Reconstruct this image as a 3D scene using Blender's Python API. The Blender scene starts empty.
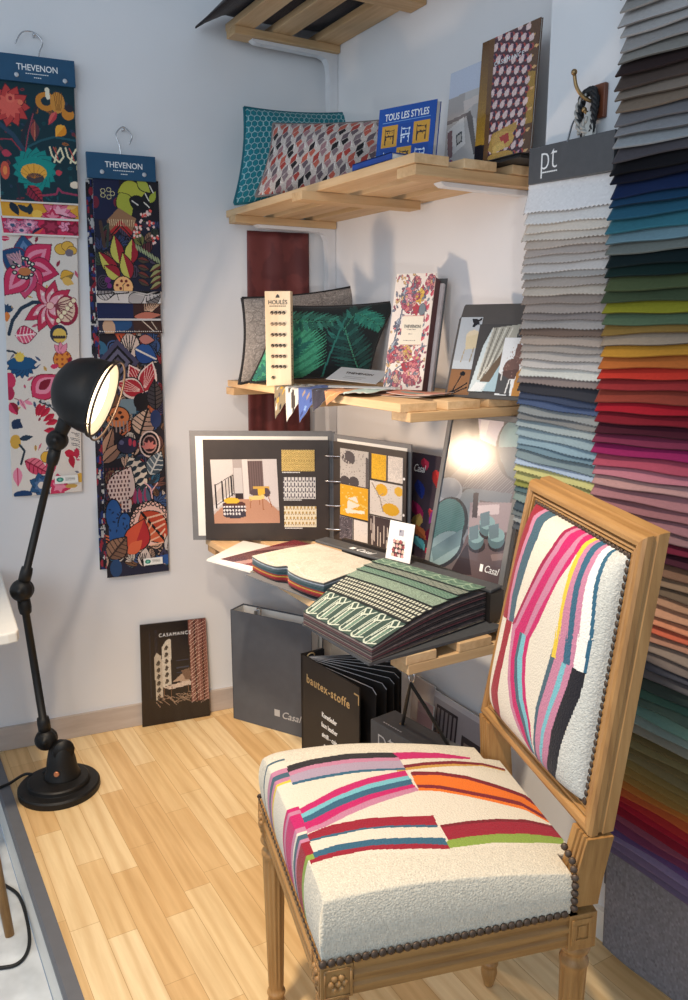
import bpy, bmesh, math, random
import numpy as np
from mathutils import Vector, Matrix
random.seed(7); RNG = np.random.default_rng(11)
C = bpy.context.scene.collection
SC = bpy.context.scene
pi = math.pi

# ------------------------------------------------------------------ camera, world, lights, exposure
cam = bpy.data.cameras.new('camera'); camo = bpy.data.objects.new('camera', cam); C.objects.link(camo)
cam.sensor_width = 36; cam.sensor_fit = 'AUTO'; cam.lens = 36*823/1000
cam.clip_start = .05
camo.matrix_world = Matrix(((.862348, .103578, -.495609, -1.392), (-.506317, .176412, -.844110, -2.465), (0, .978852, .204572, 1.3), (0, 0, 0, 1)))
SC.camera = camo

world = bpy.data.worlds.new('world'); SC.world = world; world.use_nodes = True
world.node_tree.nodes['Background'].inputs[0].default_value = (.64, .80, 1.0, 1)
world.node_tree.nodes['Background'].inputs[1].default_value = .37

def light(name, kind, loc, target, energy, color, **kw):
    l = bpy.data.lights.new(name, kind); o = bpy.data.objects.new(name, l); C.objects.link(o)
    l.energy = energy; l.color = color
    for k, v in kw.items(): setattr(l, k, v)
    o.location = loc
    o.rotation_euler = (Vector(target)-Vector(loc)).to_track_quat('-Z', 'Y').to_euler()
    return o
# daylight from the shop window behind and left of the camera
light('window_daylight', 'AREA', (-3.3, -3.7, 2.0), (-.3, -.5, 1.2), 40, (.74, .88, 1.0), shape='RECTANGLE', size=2.6, size_y=2.0)
light('shop_window_left', 'AREA', (-4.2, -1.2, 2.1), (-.3, -.6, .9), 20, (.84, .92, 1.0), shape='RECTANGLE', size=2.0, size_y=1.8)
# warm ceiling spots of the shop
light('ceiling_spot', 'SPOT', (-1.45, -1.55, 2.8), (-.62, -1.05, 0), 245, (1.0, .82, .60), spot_size=math.radians(52), spot_blend=.6, shadow_soft_size=.07)
light('ceiling_spot.001', 'SPOT', (-2.0, -1.9, 2.6), (-.35, -.3, .8), 70, (1.0, .84, .70), spot_size=math.radians(36), spot_blend=.7, shadow_soft_size=.06)
# sunlight thrown back low through the shop window
light('reflected_sun', 'SPOT', (-1.9, -3.5, .75), (0, -.42, 1.40), 60, (1.0, .92, .86), spot_size=math.radians(17), spot_blend=.35, shadow_soft_size=.05)
SC.view_settings.view_transform = 'Standard'; SC.view_settings.look = 'None'
SC.view_settings.gamma = 1; SC.view_settings.use_curve_mapping = False
SC.view_settings.exposure = 0.03

# ------------------------------------------------------------------ helpers
def lin(c):
    c = np.asarray(c, float)/255.0
    return np.where(c <= .04045, c/12.92, ((c+.055)/1.055)**2.4)
def L4(c): return tuple(lin(c))+(1,)

def newmat(name, rough=.5, metal=0, spec=None, sheen=0, coat=0):
    m = bpy.data.materials.new(name); m.use_nodes = True
    b = m.node_tree.nodes['Principled BSDF']
    b.inputs['Roughness'].default_value = rough; b.inputs['Metallic'].default_value = metal
    if spec is not None: b.inputs['Specular IOR Level'].default_value = spec
    if sheen: b.inputs['Sheen Weight'].default_value = sheen; b.inputs['Sheen Roughness'].default_value = .4
    if coat: b.inputs['Coat Weight'].default_value = coat; b.inputs['Coat Roughness'].default_value = .03
    return m, m.node_tree, b
def bump(nt, b, src, strength, dist):
    n = nt.nodes.new('ShaderNodeBump'); n.inputs['Strength'].default_value = strength; n.inputs['Distance'].default_value = dist
    nt.links.new(src, n.inputs['Height']); nt.links.new(n.outputs[0], b.inputs['Normal'])
def noise(nt, scale, detail=3, vec=None, rough=.5):
    n = nt.nodes.new('ShaderNodeTexNoise'); n.inputs['Scale'].default_value = scale; n.inputs['Detail'].default_value = detail; n.inputs['Roughness'].default_value = rough
    if vec is not None: nt.links.new(vec, n.inputs['Vector'])
    return n
def coords(nt, scale=(1, 1, 1), rot=(0, 0, 0)):
    t = nt.nodes.new('ShaderNodeTexCoord'); m = nt.nodes.new('ShaderNodeMapping')
    m.inputs['Scale'].default_value = scale; m.inputs['Rotation'].default_value = rot
    nt.links.new(t.outputs['Object'], m.inputs['Vector']); return m.outputs[0]
def ramp(nt, fac, stops):
    r = nt.nodes.new('ShaderNodeValToRGB'); e = r.color_ramp.elements
    while len(e) < len(stops): e.new(.5)
    for k, (p, c) in zip(e, stops): k.position = p; k.color = L4(c)
    nt.links.new(fac, r.inputs[0]); return r.outputs[0]
def plain(name, c, rough=.5, metal=0, var=.06, scale=30, bstr=0, bscale=200, **kw):
    """single-colour material with a faint procedural mottling and grain"""
    m, nt, b = newmat(name, rough, metal, **kw)
    n = noise(nt, scale, 3, coords(nt))
    c = np.asarray(c, float)
    col = ramp(nt, n.outputs[0], [(.3, c*(1-var)), (.7, np.minimum(c*(1+var), 255))])
    nt.links.new(col, b.inputs['Base Color'])
    if bstr:
        n2 = noise(nt, bscale, 2, coords(nt)); bump(nt, b, n2.outputs[0], bstr, .002)
    return m
def wood(name, c1, c2, c3, axis, rough=.5, fine=60, **kw):
    m, nt, b = newmat(name, rough, **kw)
    s = [fine, fine, fine]; s[axis] = fine*.06
    v = coords(nt, tuple(s))
    n = noise(nt, 1.0, 6, v, .62)
    s2 = [9, 9, 9]; s2[axis] = .8
    n2 = noise(nt, 1.0, 3, coords(nt, tuple(s2)))
    mx = nt.nodes.new('ShaderNodeMath'); mx.operation = 'MULTIPLY_ADD'; mx.inputs[1].default_value = .55
    nt.links.new(n2.outputs[0], mx.inputs[0])
    m2 = nt.nodes.new('ShaderNodeMath'); m2.operation = 'MULTIPLY'; m2.inputs[1].default_value = .45
    nt.links.new(n.outputs[0], m2.inputs[0]); nt.links.new(m2.outputs[0], mx.inputs[2])
    col = ramp(nt, mx.outputs[0], [(.34, c1), (.5, c2), (.66, c3)])
    nt.links.new(col, b.inputs['Base Color'])
    bump(nt, b, n.outputs[0], .15, .001)
    return m
def printed(name, rough=.45, bstr=0, bscale=900, sheen=0, coat=0, spec=None, mott=.25):
    """ink or dye on paper or cloth: the colour comes from the motif stored on the mesh"""
    m, nt, b = newmat(name, rough, sheen=sheen, coat=coat, spec=spec)
    a = nt.nodes.new('ShaderNodeAttribute'); a.attribute_name = 'Ink'
    n = noise(nt, 420, 2, coords(nt))
    mm = nt.nodes.new('ShaderNodeMix'); mm.data_type = 'RGBA'; mm.blend_type = 'MULTIPLY'; mm.inputs[0].default_value = mott
    nt.links.new(a.outputs['Color'], mm.inputs[6])
    nt.links.new(ramp(nt, n.outputs[0], [(.3, (215, 215, 215)), (.6, (255, 255, 255))]), mm.inputs[7])
    nt.links.new(mm.outputs[2], b.inputs['Base Color'])
    if bstr:
        n2 = noise(nt, bscale, 2, coords(nt)); bump(nt, b, n2.outputs[0], bstr, .002)
    return m

def tag(o, label=None, cat=None, group=None, kind=None):
    if label: o['label'] = label
    if cat: o['category'] = cat
    if group: o['group'] = group
    if kind: o['kind'] = kind
    return o
def empty(name, loc, label, cat, group=None, rz=0):
    o = bpy.data.objects.new(name, None); C.objects.link(o)
    o.location = loc; o.rotation_euler = (0, 0, rz); o.empty_display_size = .05
    return tag(o, label, cat, group)
def link(name, me, mats, parent=None, world=True):
    """world=True: the mesh is written in world coordinates; kept there under its parent"""
    o = bpy.data.objects.new(name, me); C.objects.link(o)
    for m in (mats if isinstance(mats, (list, tuple)) else [mats]): me.materials.append(m)
    if parent:
        o.parent = parent
        if world:
            chain = [parent]
            while chain[-1].parent: chain.append(chain[-1].parent)
            M = Matrix()
            for p in reversed(chain): M = M @ Matrix.LocRotScale(p.location, p.rotation_euler, p.scale)
            me.transform(M.inverted())
    return o
def fin(name, bm, mat, parent=None, smooth=False, world=True, label=None, bevel=0):
    bmesh.ops.recalc_face_normals(bm, faces=bm.faces)
    me = bpy.data.meshes.new(name); bm.to_mesh(me); bm.free()
    if smooth:
        for p in me.polygons: p.use_smooth = True
    o = link(name, me, mat, parent, world)
    if bevel:
        md = o.modifiers.new('edge', 'BEVEL'); md.width = bevel; md.segments = 2; md.limit_method = 'ANGLE'; md.angle_limit = math.radians(40)
    if label: o['label'] = label
    return o
def NB(): return bmesh.new()
def box(bm, lo, hi):
    vs = [bm.verts.new((x, y, z)) for x in (lo[0], hi[0]) for y in (lo[1], hi[1]) for z in (lo[2], hi[2])]
    for f in ((0, 1, 3, 2), (4, 6, 7, 5), (0, 4, 5, 1), (2, 3, 7, 6), (0, 2, 6, 4), (1, 5, 7, 3)): bm.faces.new([vs[i] for i in f])
def obox(bm, O, U, V, W):
    """oriented box: corner O and three edge vectors"""
    O, U, V, W = map(Vector, (O, U, V, W))
    vs = [bm.verts.new(O+U*a+V*b+W*c) for a in (0, 1) for b in (0, 1) for c in (0, 1)]
    for f in ((0, 1, 3, 2), (4, 6, 7, 5), (0, 4, 5, 1), (2, 3, 7, 6), (0, 2, 6, 4), (1, 5, 7, 3)): bm.faces.new([vs[i] for i in f])
def prism(bm, poly, W):
    W = Vector(W); a = [bm.verts.new(p) for p in poly]; b = [bm.verts.new(Vector(p)+W) for p in poly]
    bm.faces.new(a); bm.faces.new(b[::-1]); n = len(a)
    for i in range(n): bm.faces.new((a[i], b[i], b[(i+1) % n], a[(i+1) % n]))
def tube(bm, pts, r, n=10, cap=True):
    pts = [Vector(p) for p in pts]; rs = r if isinstance(r, (list, tuple)) else [r]*len(pts)
    rings = []; up = None
    for i, p in enumerate(pts):
        t = (pts[min(i+1, len(pts)-1)]-pts[max(i-1, 0)]).normalized()
        if up is None: up = Vector((0, 0, 1)) if abs(t.z) < .9 else Vector((1, 0, 0))
        a = t.cross(up).normalized(); b = a.cross(t).normalized(); up = b
        rings.append([bm.verts.new(p+a*math.cos(2*pi*k/n)*rs[i]+b*math.sin(2*pi*k/n)*rs[i]) for k in range(n)])
    for q in range(len(rings)-1):
        for k in range(n): bm.faces.new((rings[q][k], rings[q][(k+1) % n], rings[q+1][(k+1) % n], rings[q+1][k]))
    if cap: bm.faces.new(rings[0][::-1]); bm.faces.new(rings[-1])
def lathe(bm, prof, O=(0, 0, 0), axis=(0, 0, 1), n=32, mod=None, cap=True):
    """profile of (radius, height) turned about an axis through O; mod(k, r, h) may flute it"""
    O = Vector(O); A = Vector(axis).normalized(); q = A.to_track_quat('Z', 'X')
    rings = []
    for r, h in prof:
        if r < 1e-6: rings.append([bm.verts.new(O+A*h)]); continue
        ring = []
        for k in range(n):
            rr = r if mod is None else mod(k, r, h)
            ring.append(bm.verts.new(O+q @ Vector((rr*math.cos(2*pi*k/n), rr*math.sin(2*pi*k/n), h))))
        rings.append(ring)
    for a, b in zip(rings, rings[1:]):
        for k in range(n):
            f = [a[k % len(a)], a[(k+1) % len(a)], b[(k+1) % len(b)], b[k % len(b)]]
            f = list(dict.fromkeys(f))
            if len(f) > 2: bm.faces.new(f)
    if cap and len(rings[0]) > 2: bm.faces.new(rings[0][::-1])
    if cap and len(rings[-1]) > 2: bm.faces.new(rings[-1])
def ball(bm, c, r, n=16, sc=(1, 1, 1)):
    m = Matrix.Translation(Vector(c)) @ Matrix.Diagonal((r*sc[0], r*sc[1], r*sc[2], 1))
    bmesh.ops.create_uvsphere(bm, u_segments=n, v_segments=max(6, n//2), radius=1, matrix=m)
def arc(pts, n=8):
    """Catmull-Rom through points"""
    P = [Vector(p) for p in pts]; P = [P[0]*2-P[1]]+P+[P[-1]*2-P[-2]]; out = []
    for i in range(1, len(P)-2):
        for k in range(n):
            t = k/n
            out.append(.5*((2*P[i])+(P[i+1]-P[i-1])*t+(2*P[i-1]-5*P[i]+4*P[i+1]-P[i+2])*t*t+(3*P[i]-P[i-1]-3*P[i+1]+P[i+2])*t**3))
    out.append(P[-2]); return out

# ------------------------------------------------------------------ a small raster painter for printed motifs
class Art:
    """colours on an ny x nx grid; drawing coordinates run over view (x0, y0)-(x1, y1), y downwards"""
    def __init__(s, nx, ny, view, bg):
        s.nx, s.ny = nx, ny; s.a = np.empty((ny, nx, 3)); s.a[:] = bg; s.view(*view)
    def view(s, x0, y0, x1, y1):
        s.X, s.Y = np.meshgrid(x0+(np.arange(s.nx)+.5)/s.nx*(x1-x0), y0+(np.arange(s.ny)+.5)/s.ny*(y1-y0)); return s
    def warp(s, tl, tr, br, bl):
        """drawing coordinates given by the four corners of a slanted view of the sheet"""
        u, v = np.meshgrid((np.arange(s.nx)+.5)/s.nx, (np.arange(s.ny)+.5)/s.ny)
        f = lambda k: (tl[k]*(1-u)+tr[k]*u)*(1-v)+(bl[k]*(1-u)+br[k]*u)*v
        s.X, s.Y = f(0), f(1); return s
    def put(s, m, c): s.a[m] = c; return s
    def pmask(s, pts):
        m = np.zeros(s.X.shape, bool); n = len(pts); j = n-1
        for i in range(n):
            xi, yi = pts[i]; xj, yj = pts[j]
            if yi != yj:
                c = ((yi > s.Y) != (yj > s.Y)) & (s.X < (xj-xi)*(s.Y-yi)/(yj-yi)+xi); m ^= c
            j = i
        return m
    def poly(s, pts, c): return s.put(s.pmask(pts), c)
    def rect(s, x0, y0, x1, y1, c): return s.put((s.X >= x0) & (s.X < x1) & (s.Y >= y0) & (s.Y < y1), c)
    def emask(s, cx, cy, rx, ry, rot=0):
        t = math.radians(rot); dx, dy = s.X-cx, s.Y-cy
        a = dx*math.cos(t)+dy*math.sin(t); b = -dx*math.sin(t)+dy*math.cos(t)
        return (a/rx)**2+(b/ry)**2 < 1
    def ell(s, cx, cy, rx, ry, c, rot=0, out=None, ow=0):
        if out is not None: s.put(s.emask(cx, cy, rx+ow, ry+ow, rot), out)
        return s.put(s.emask(cx, cy, rx, ry, rot), c)
    def line(s, pts, w, c):
        for (x0, y0), (x1, y1) in zip(pts, pts[1:]):
            dx, dy = x1-x0, y1-y0; q = dx*dx+dy*dy or 1e-9
            t = np.clip(((s.X-x0)*dx+(s.Y-y0)*dy)/q, 0, 1)
            s.put((s.X-x0-t*dx)**2+(s.Y-y0-t*dy)**2 < (w/2)**2, c)
        return s
    def leaf(s, x, y, l, w, ang, c, c2=None, vein=None, out=None, ow=0, ribs=0):
        """pointed leaf from (x, y) along ang degrees; c2 = second half colour"""
        t = math.radians(ang); dx, dy = s.X-x, s.Y-y
        a = (dx*math.cos(t)+dy*math.sin(t))/l; b = -dx*math.sin(t)+dy*math.cos(t)
        hw = w/2*np.sin(np.clip(a, 0, 1)**.8*pi)
        if out is not None: s.put((a > -.03) & (a < 1.03) & (np.abs(b) < hw+ow), out)
        m = (a > 0) & (a < 1) & (np.abs(b) < hw)
        s.put(m, c)
        if c2 is not None: s.put(m & (b > 0), c2)
        if vein is not None:
            s.put(m & (np.abs(b) < w*.045), vein)
            if ribs: s.put(m & (np.mod(a*ribs-np.abs(b)/w*1.6, 1) < .22), vein)
        return s
    def petal(s, x, y, r, w, n, a0, c, c2=None, out=None, ow=0, span=360):
        for k in range(n):
            s.leaf(x, y, r, w, a0+span*k/n, c, None, None, out, ow)
        if c2 is not None:
            for k in range(n): s.leaf(x, y, r*.62, w*.5, a0+span*k/n, c2)
        return s
    def grain(s, amp): s.a = np.clip(s.a*(1+RNG.normal(0, amp, (s.ny, s.nx, 1))), 0, 255); return s

def inked(name, P, cells, mat, parent=None, back=None, thick=None, n=None, edge=(230, 230, 230), smooth=True, world=True, label=None):
    """P: (ny+1, nx+1, 3) points of a sheet, first row at its top; cells: (ny, nx, 3) sRGB colours.
    thick: the sheet gets a second face behind it and closed edges."""
    ny, nx = cells.shape[:2]; V = P.reshape(-1, 3)
    i = np.arange(ny)[:, None]*(nx+1)+np.arange(nx)[None, :]
    F = np.stack([i, i+nx+1, i+nx+2, i+1], -1).reshape(-1, 4)
    col = lin(cells.reshape(-1, 3)); smo = np.ones(len(F), bool)
    if thick:
        if n is None:
            du = np.gradient(P, axis=1); dv = np.gradient(P, axis=0); N = np.cross(dv, du)
            N /= np.linalg.norm(N, axis=2, keepdims=True)+1e-12
        else: N = np.broadcast_to(np.asarray(n, float), P.shape)
        flat = n is not None
        B = P-N*thick; nb = len(V)
        rim = np.concatenate([np.arange(nx+1), np.arange(1, ny+1)*(nx+1)+nx, ny*(nx+1)+np.arange(nx-1, -1, -1), np.arange(ny-1, 0, -1)*(nx+1)])
        V = np.concatenate([V, B.reshape(-1, 3)]); ec = lin(edge)
        bf = F[:, ::-1]+nb
        k = len(rim); S = np.stack([rim, rim[(np.arange(k)+1) % k], rim[(np.arange(k)+1) % k]+nb, rim+nb], -1)
        F = np.concatenate([F, bf, S]); col = np.concatenate([col, np.tile(ec, (len(bf)+len(S), 1))])
        smo = np.concatenate([smo, np.ones(len(bf), bool), np.zeros(len(S), bool)])
    me = bpy.data.meshes.new(name)
    me.vertices.add(len(V)); me.vertices.foreach_set('co', V.astype(np.float32).ravel())
    me.loops.add(len(F)*4); me.loops.foreach_set('vertex_index', F.astype(np.int32).ravel())
    me.polygons.add(len(F)); me.polygons.foreach_set('loop_start', np.arange(len(F), dtype=np.int32)*4)
    me.polygons.foreach_set('use_smooth', smo & smooth)
    at = me.attributes.new('Ink', 'FLOAT_COLOR', 'CORNER')
    c4 = np.concatenate([np.repeat(col, 4, 0), np.ones((len(F)*4, 1))], 1)
    at.data.foreach_set('color', c4.astype(np.float32).ravel())
    me.update(); me.validate()
    o = link(name, me, mat, parent, world)
    if label: o['label'] = label
    return o
def plane_pts(O, U, V, nx, ny, bend=None):
    """O = top-left corner, U = vector to the right edge, V = vector down; bend(u, v) -> extra vectors (ny+1, nx+1, 3)"""
    u, v = np.meshgrid(np.linspace(0, 1, nx+1), np.linspace(0, 1, ny+1))
    P = np.asarray(O, float)+u[..., None]*np.asarray(U, float)+v[..., None]*np.asarray(V, float)
    if bend is not None: P = P+bend(u, v)
    return P
def card(name, art, O, U, V, mat, parent=None, thick=.0012, edge=(225, 225, 222), bend=None, label=None, world=True):
    """flat printed sheet; O top-left seen from the front"""
    O, U, V = map(np.asarray, (O, U, V)); n = np.cross(V, U); n = n/np.linalg.norm(n)
    return inked(name, plane_pts(O, U, V, art.nx, art.ny, bend), art.a, mat, parent, thick=thick, n=None if bend else n, edge=edge, smooth=bool(bend), label=label, world=world)
def quad_pts(tl, tr, br, bl, nx, ny):
    u, v = np.meshgrid(np.linspace(0, 1, nx+1), np.linspace(0, 1, ny+1)); u = u[..., None]; v = v[..., None]
    tl, tr, br, bl = map(lambda p: np.asarray(p, float), (tl, tr, br, bl))
    return (tl*(1-u)+tr*u)*(1-v)+(bl*(1-u)+br*u)*v
def text(name, s, O, U, V, size, mat, parent, align='LEFT', depth=.0006, shear=0, fat=0, space=1.0, squeeze=1.0, world=True):
    """raised lettering; O = baseline point, U = unit vector along the line, V = unit vector upwards"""
    cu = bpy.data.curves.new(name, 'FONT'); cu.body = s; cu.size = size; cu.align_x = align; cu.extrude = depth/2
    cu.shear = shear; cu.offset = fat; cu.space_character = space; cu.resolution_u = 3
    t = bpy.data.objects.new(name, cu); C.objects.link(t)
    bpy.context.view_layer.update()
    me = bpy.data.meshes.new_from_object(t); bpy.data.objects.remove(t)
    U, V = Vector(U).normalized(), Vector(V).normalized(); N = U.cross(V)
    M = Matrix(((U.x*squeeze, V.x, N.x, O[0]), (U.y*squeeze, V.y, N.y, O[1]), (U.z*squeeze, V.z, N.z, O[2]), (0, 0, 0, 1)))
    me.transform(M); me.materials.clear()
    return link(name, me, mat, parent, world)

# ------------------------------------------------------------------ materials
M = {}
M['wall'] = plain('wall_paint', (226, 225, 226), .85, var=.012, scale=3, bstr=.08, bscale=160)
M['skirting'] = wood('limed_skirting', (176, 160, 150), (190, 176, 166), (202, 190, 181), 0, .6, 40)
M['grey_trim'] = plain('grey_aluminium_trim', (106, 108, 114), .5, .2, var=.02)
M['concrete'] = plain('pale_concrete', (196, 200, 204), .8, var=.12, scale=9, bstr=.3, bscale=90)
M['pine'] = wood('pallet_pine', (184, 146, 102), (208, 172, 128), (222, 192, 150), 1, .6, 70)
M['pine_x'] = wood('pallet_pine_cross', (168, 130, 88), (196, 160, 116), (214, 182, 138), 0, .6, 70)
M['oak'] = wood('chair_oak', (122, 82, 42), (162, 119, 69), (184, 141, 88), 2, .42, 90)
M['oak_x'] = wood('chair_oak_rail', (122, 82, 42), (162, 119, 69), (184, 141, 88), 0, .42, 90)
M['oak_y'] = wood('chair_oak_cross', (122, 82, 42), (162, 119, 69), (184, 141, 88), 1, .42, 90)
M['white_metal'] = plain('white_enamel', (222, 222, 224), .4, var=.01)
M['white'] = plain('white_laminate', (232, 228, 220), .4, var=.01)
M['black'] = plain('matt_black_steel', (26, 25, 25), .5, .3, var=.1, bstr=.1, bscale=300)
M['rubber'] = plain('black_cable', (20, 20, 21), .6)
M['steel'] = plain('polished_wire', (200, 200, 202), .22, 1, var=.03)
M['brass'] = plain('aged_brass', (150, 122, 84), .35, .9, var=.1)
M['bronze'] = plain('bronze_nail', (84, 70, 60), .5, .6, var=.12)
M['copper'] = plain('copper_badge', (206, 132, 92), .3, .7)
M['paper'] = printed('printed_paper', .42)
M['gloss'] = printed('glossy_print', .16, spec=.6)
M['film'] = printed('display_under_film', .22, coat=1.0, spec=.5)
M['cloth'] = printed('printed_cloth', .9, bstr=.25, bscale=900, sheen=.15)
M['boucle'] = printed('boucle_upholstery', .95, bstr=.9, bscale=330, sheen=.1)
M['velvet'] = printed('velvet', .8, bstr=.04, bscale=300, sheen=.05, mott=.08, spec=.12)
M['linen'] = printed('linen', .9, bstr=.12, bscale=1200, mott=.12)
M['grey_board'] = plain('charcoal_board', (74, 76, 80), .55, var=.04, scale=60)
M['mid_board'] = plain('grey_board', (112, 112, 114), .55, var=.03, scale=60)
M['black_card'] = plain('black_card', (32, 29, 29), .55, var=.06)
M['brown_page'] = plain('dark_brown_page', (52, 44, 40), .5, var=.05)
M['cream_paper'] = plain('white_paper', (232, 229, 222), .6, var=.01)
M['letter_white'] = plain('white_lettering', (236, 236, 236), .5, var=0)
M['letter_gold'] = plain('gold_lettering', (206, 178, 128), .35, .4, var=.05)
M['letter_dark'] = plain('dark_lettering', (58, 46, 40), .5, var=0)
M['letter_grey'] = plain('silver_lettering', (190, 192, 196), .4, .2, var=0)
M['teal_board'] = plain('teal_header_board', (18, 72, 106), .5, var=.03)
M['burgundy'] = None

def floor_mat():
    m, nt, b = newmat('beech_parquet', .36)
    v = coords(nt, (1, 1, 1), (0, 0, pi/2))
    br = nt.nodes.new('ShaderNodeTexBrick'); nt.links.new(v, br.inputs['Vector'])
    br.inputs['Scale'].default_value = 1; br.inputs['Brick Width'].default_value = .40; br.inputs['Row Height'].default_value = .0655
    br.inputs['Mortar Size'].default_value = .0006; br.inputs['Mortar Smooth'].default_value = .3; br.inputs['Bias'].default_value = 0
    br.offset = .37; br.offset_frequency = 3; br.squash = .72; br.squash_frequency = 2
    br.inputs['Color1'].default_value = (0, 0, 0, 1); br.inputs['Color2'].default_value = (1, 1, 1, 1); br.inputs['Mortar'].default_value = (.15, .15, .15, 1)
    w = coords(nt, (46, 3.2, 1))
    nn = noise(nt, 1, 5, w, .6)
    dist = noise(nt, 2.3, 2, coords(nt, (2.5, .8, 1)))
    wv = nt.nodes.new('ShaderNodeTexWave'); wv.inputs['Scale'].default_value = 9; wv.inputs['Distortion'].default_value = 5; wv.inputs['Detail'].default_value = 2
    nt.links.new(coords(nt, (1, .16, 1)), wv.inputs['Vector'])
    base = ramp(nt, br.outputs['Color'], [(0, (226, 186, 130)), (.35, (232, 196, 142)), (.7, (238, 206, 154)), (1, (246, 220, 174))])
    m1 = nt.nodes.new('ShaderNodeMix'); m1.data_type = 'RGBA'; m1.blend_type = 'MULTIPLY'; m1.inputs[0].default_value = .5
    nt.links.new(base, m1.inputs[6]); nt.links.new(ramp(nt, nn.outputs[0], [(.3, (214, 200, 180)), (.65, (255, 255, 255))]), m1.inputs[7])
    m2 = nt.nodes.new('ShaderNodeMix'); m2.data_type = 'RGBA'; m2.blend_type = 'MULTIPLY'; m2.inputs[0].default_value = .35
    nt.links.new(m1.outputs[2], m2.inputs[6]); nt.links.new(ramp(nt, wv.outputs['Fac'], [(.0, (222, 204, 180)), (.5, (255, 255, 255))]), m2.inputs[7])
    m3 = nt.nodes.new('ShaderNodeMix'); m3.data_type = 'RGBA'; m3.blend_type = 'MIX'
    nt.links.new(br.outputs['Fac'], m3.inputs[0]); nt.links.new(m2.outputs[2], m3.inputs[6]); m3.inputs[7].default_value = L4((178, 134, 84))
    nt.links.new(m3.outputs[2], b.inputs['Base Color'])
    return m
M['floor'] = floor_mat()
def damask():
    m, nt, b = newmat('burgundy_damask', .62, sheen=.3)
    v = coords(nt, (14, 14, 11))
    n = noise(nt, 1, 1, v); vo = nt.nodes.new('ShaderNodeTexWave'); vo.wave_type = 'RINGS'; vo.inputs['Scale'].default_value = 1.1; vo.inputs['Distortion'].default_value = 9; vo.inputs['Detail'].default_value = 1
    vo = noise(nt, 1.0, 2.5, v, .55)
    nt.links.new(ramp(nt, vo.outputs[0], [(.46, (88, 34, 34)), (.53, (104, 44, 42))]), b.inputs['Base Color'])
    return m
M['burgundy'] = damask()

# ------------------------------------------------------------------ the setting
def struct(name, bm, mat, bevel=0):
    o = fin(name, bm, mat, bevel=bevel); o['kind'] = 'structure'; return o
WS = -.115                                   # the back wall is not quite square to the shelf wall: y = WS * x
def wy(x, off=0): return WS*x-off
WU = Vector((1, WS, 0)).normalized(); WN = Vector((WS, -1, 0)).normalized()   # along the back wall, and out of it
PX = -.115                                   # face of the wall section nearer the shop window
FE = -1.135                                  # edge of the raised display floor
bm = NB(); prism(bm, [(-3.2, wy(-3.2), -.15), (.15, wy(.15), -.15), (.15, wy(.15), 3.0), (-3.2, wy(-3.2), 3.0)], (0, .12, 0)); struct('wall_left', bm, M['wall'])
bm = NB(); box(bm, (0, -1.112, -.15), (.12, .12, 3.0)); struct('wall_right', bm, M['wall'])
bm = NB(); box(bm, (PX, -3.3, -.15), (.12, -1.112, 3.0)); struct('wall_near', bm, M['wall'])
bm = NB(); prism(bm, [(FE, wy(FE), -.02), (0, 0, -.02), (0, -1.112, -.02), (PX, -1.112, -.02), (PX, -3.3, -.02), (FE, -3.3, -.02)], (0, 0, .02)); struct('floor', bm, M['floor'])
bm = NB(); box(bm, (-3.2, -3.3, -.19), (FE-.026, .36, -.15)); struct('floor_lower', bm, M['concrete'])
bm = NB(); prism(bm, [(FE-.03, -3.3, -.012), (FE+.004, -3.3, -.012), (FE+.004, -3.3, .005), (FE-.024, -3.3, .005), (FE-.03, -3.3, 0)], (0, 3.3+wy(FE)-.001, 0)); struct('trim_1', bm, M['grey_trim'])
bm = NB(); box(bm, (FE-.024, -3.3, -.15), (FE, wy(FE)-.001, -.012)); struct('trim_2', bm, M['white'])
bm = NB(); prism(bm, [Vector((-1.13, wy(-1.13), .001)), Vector((-.013, wy(-.013)-.001, .001)), Vector((-.013, wy(-.013)-.001, .076)), Vector((-1.13, wy(-1.13), .076))], WN*.012); struct('baseboard_left', bm, M['skirting'])
bm = NB(); box(bm, (-.012, -1.1, .001), (-.0003, -.014, .076)); struct('baseboard_right', bm, M['skirting'])
bm = NB(); box(bm, (PX-.013, -3.3, .001), (PX-.0003, -1.113, .072)); struct('baseboard_near', bm, M['white'])
bm = NB(); box(bm, (-.018, -1.108, 1.2), (-.0003, -1.066, 3.0)); struct('trim_3', bm, M['white'], .002)

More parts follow.
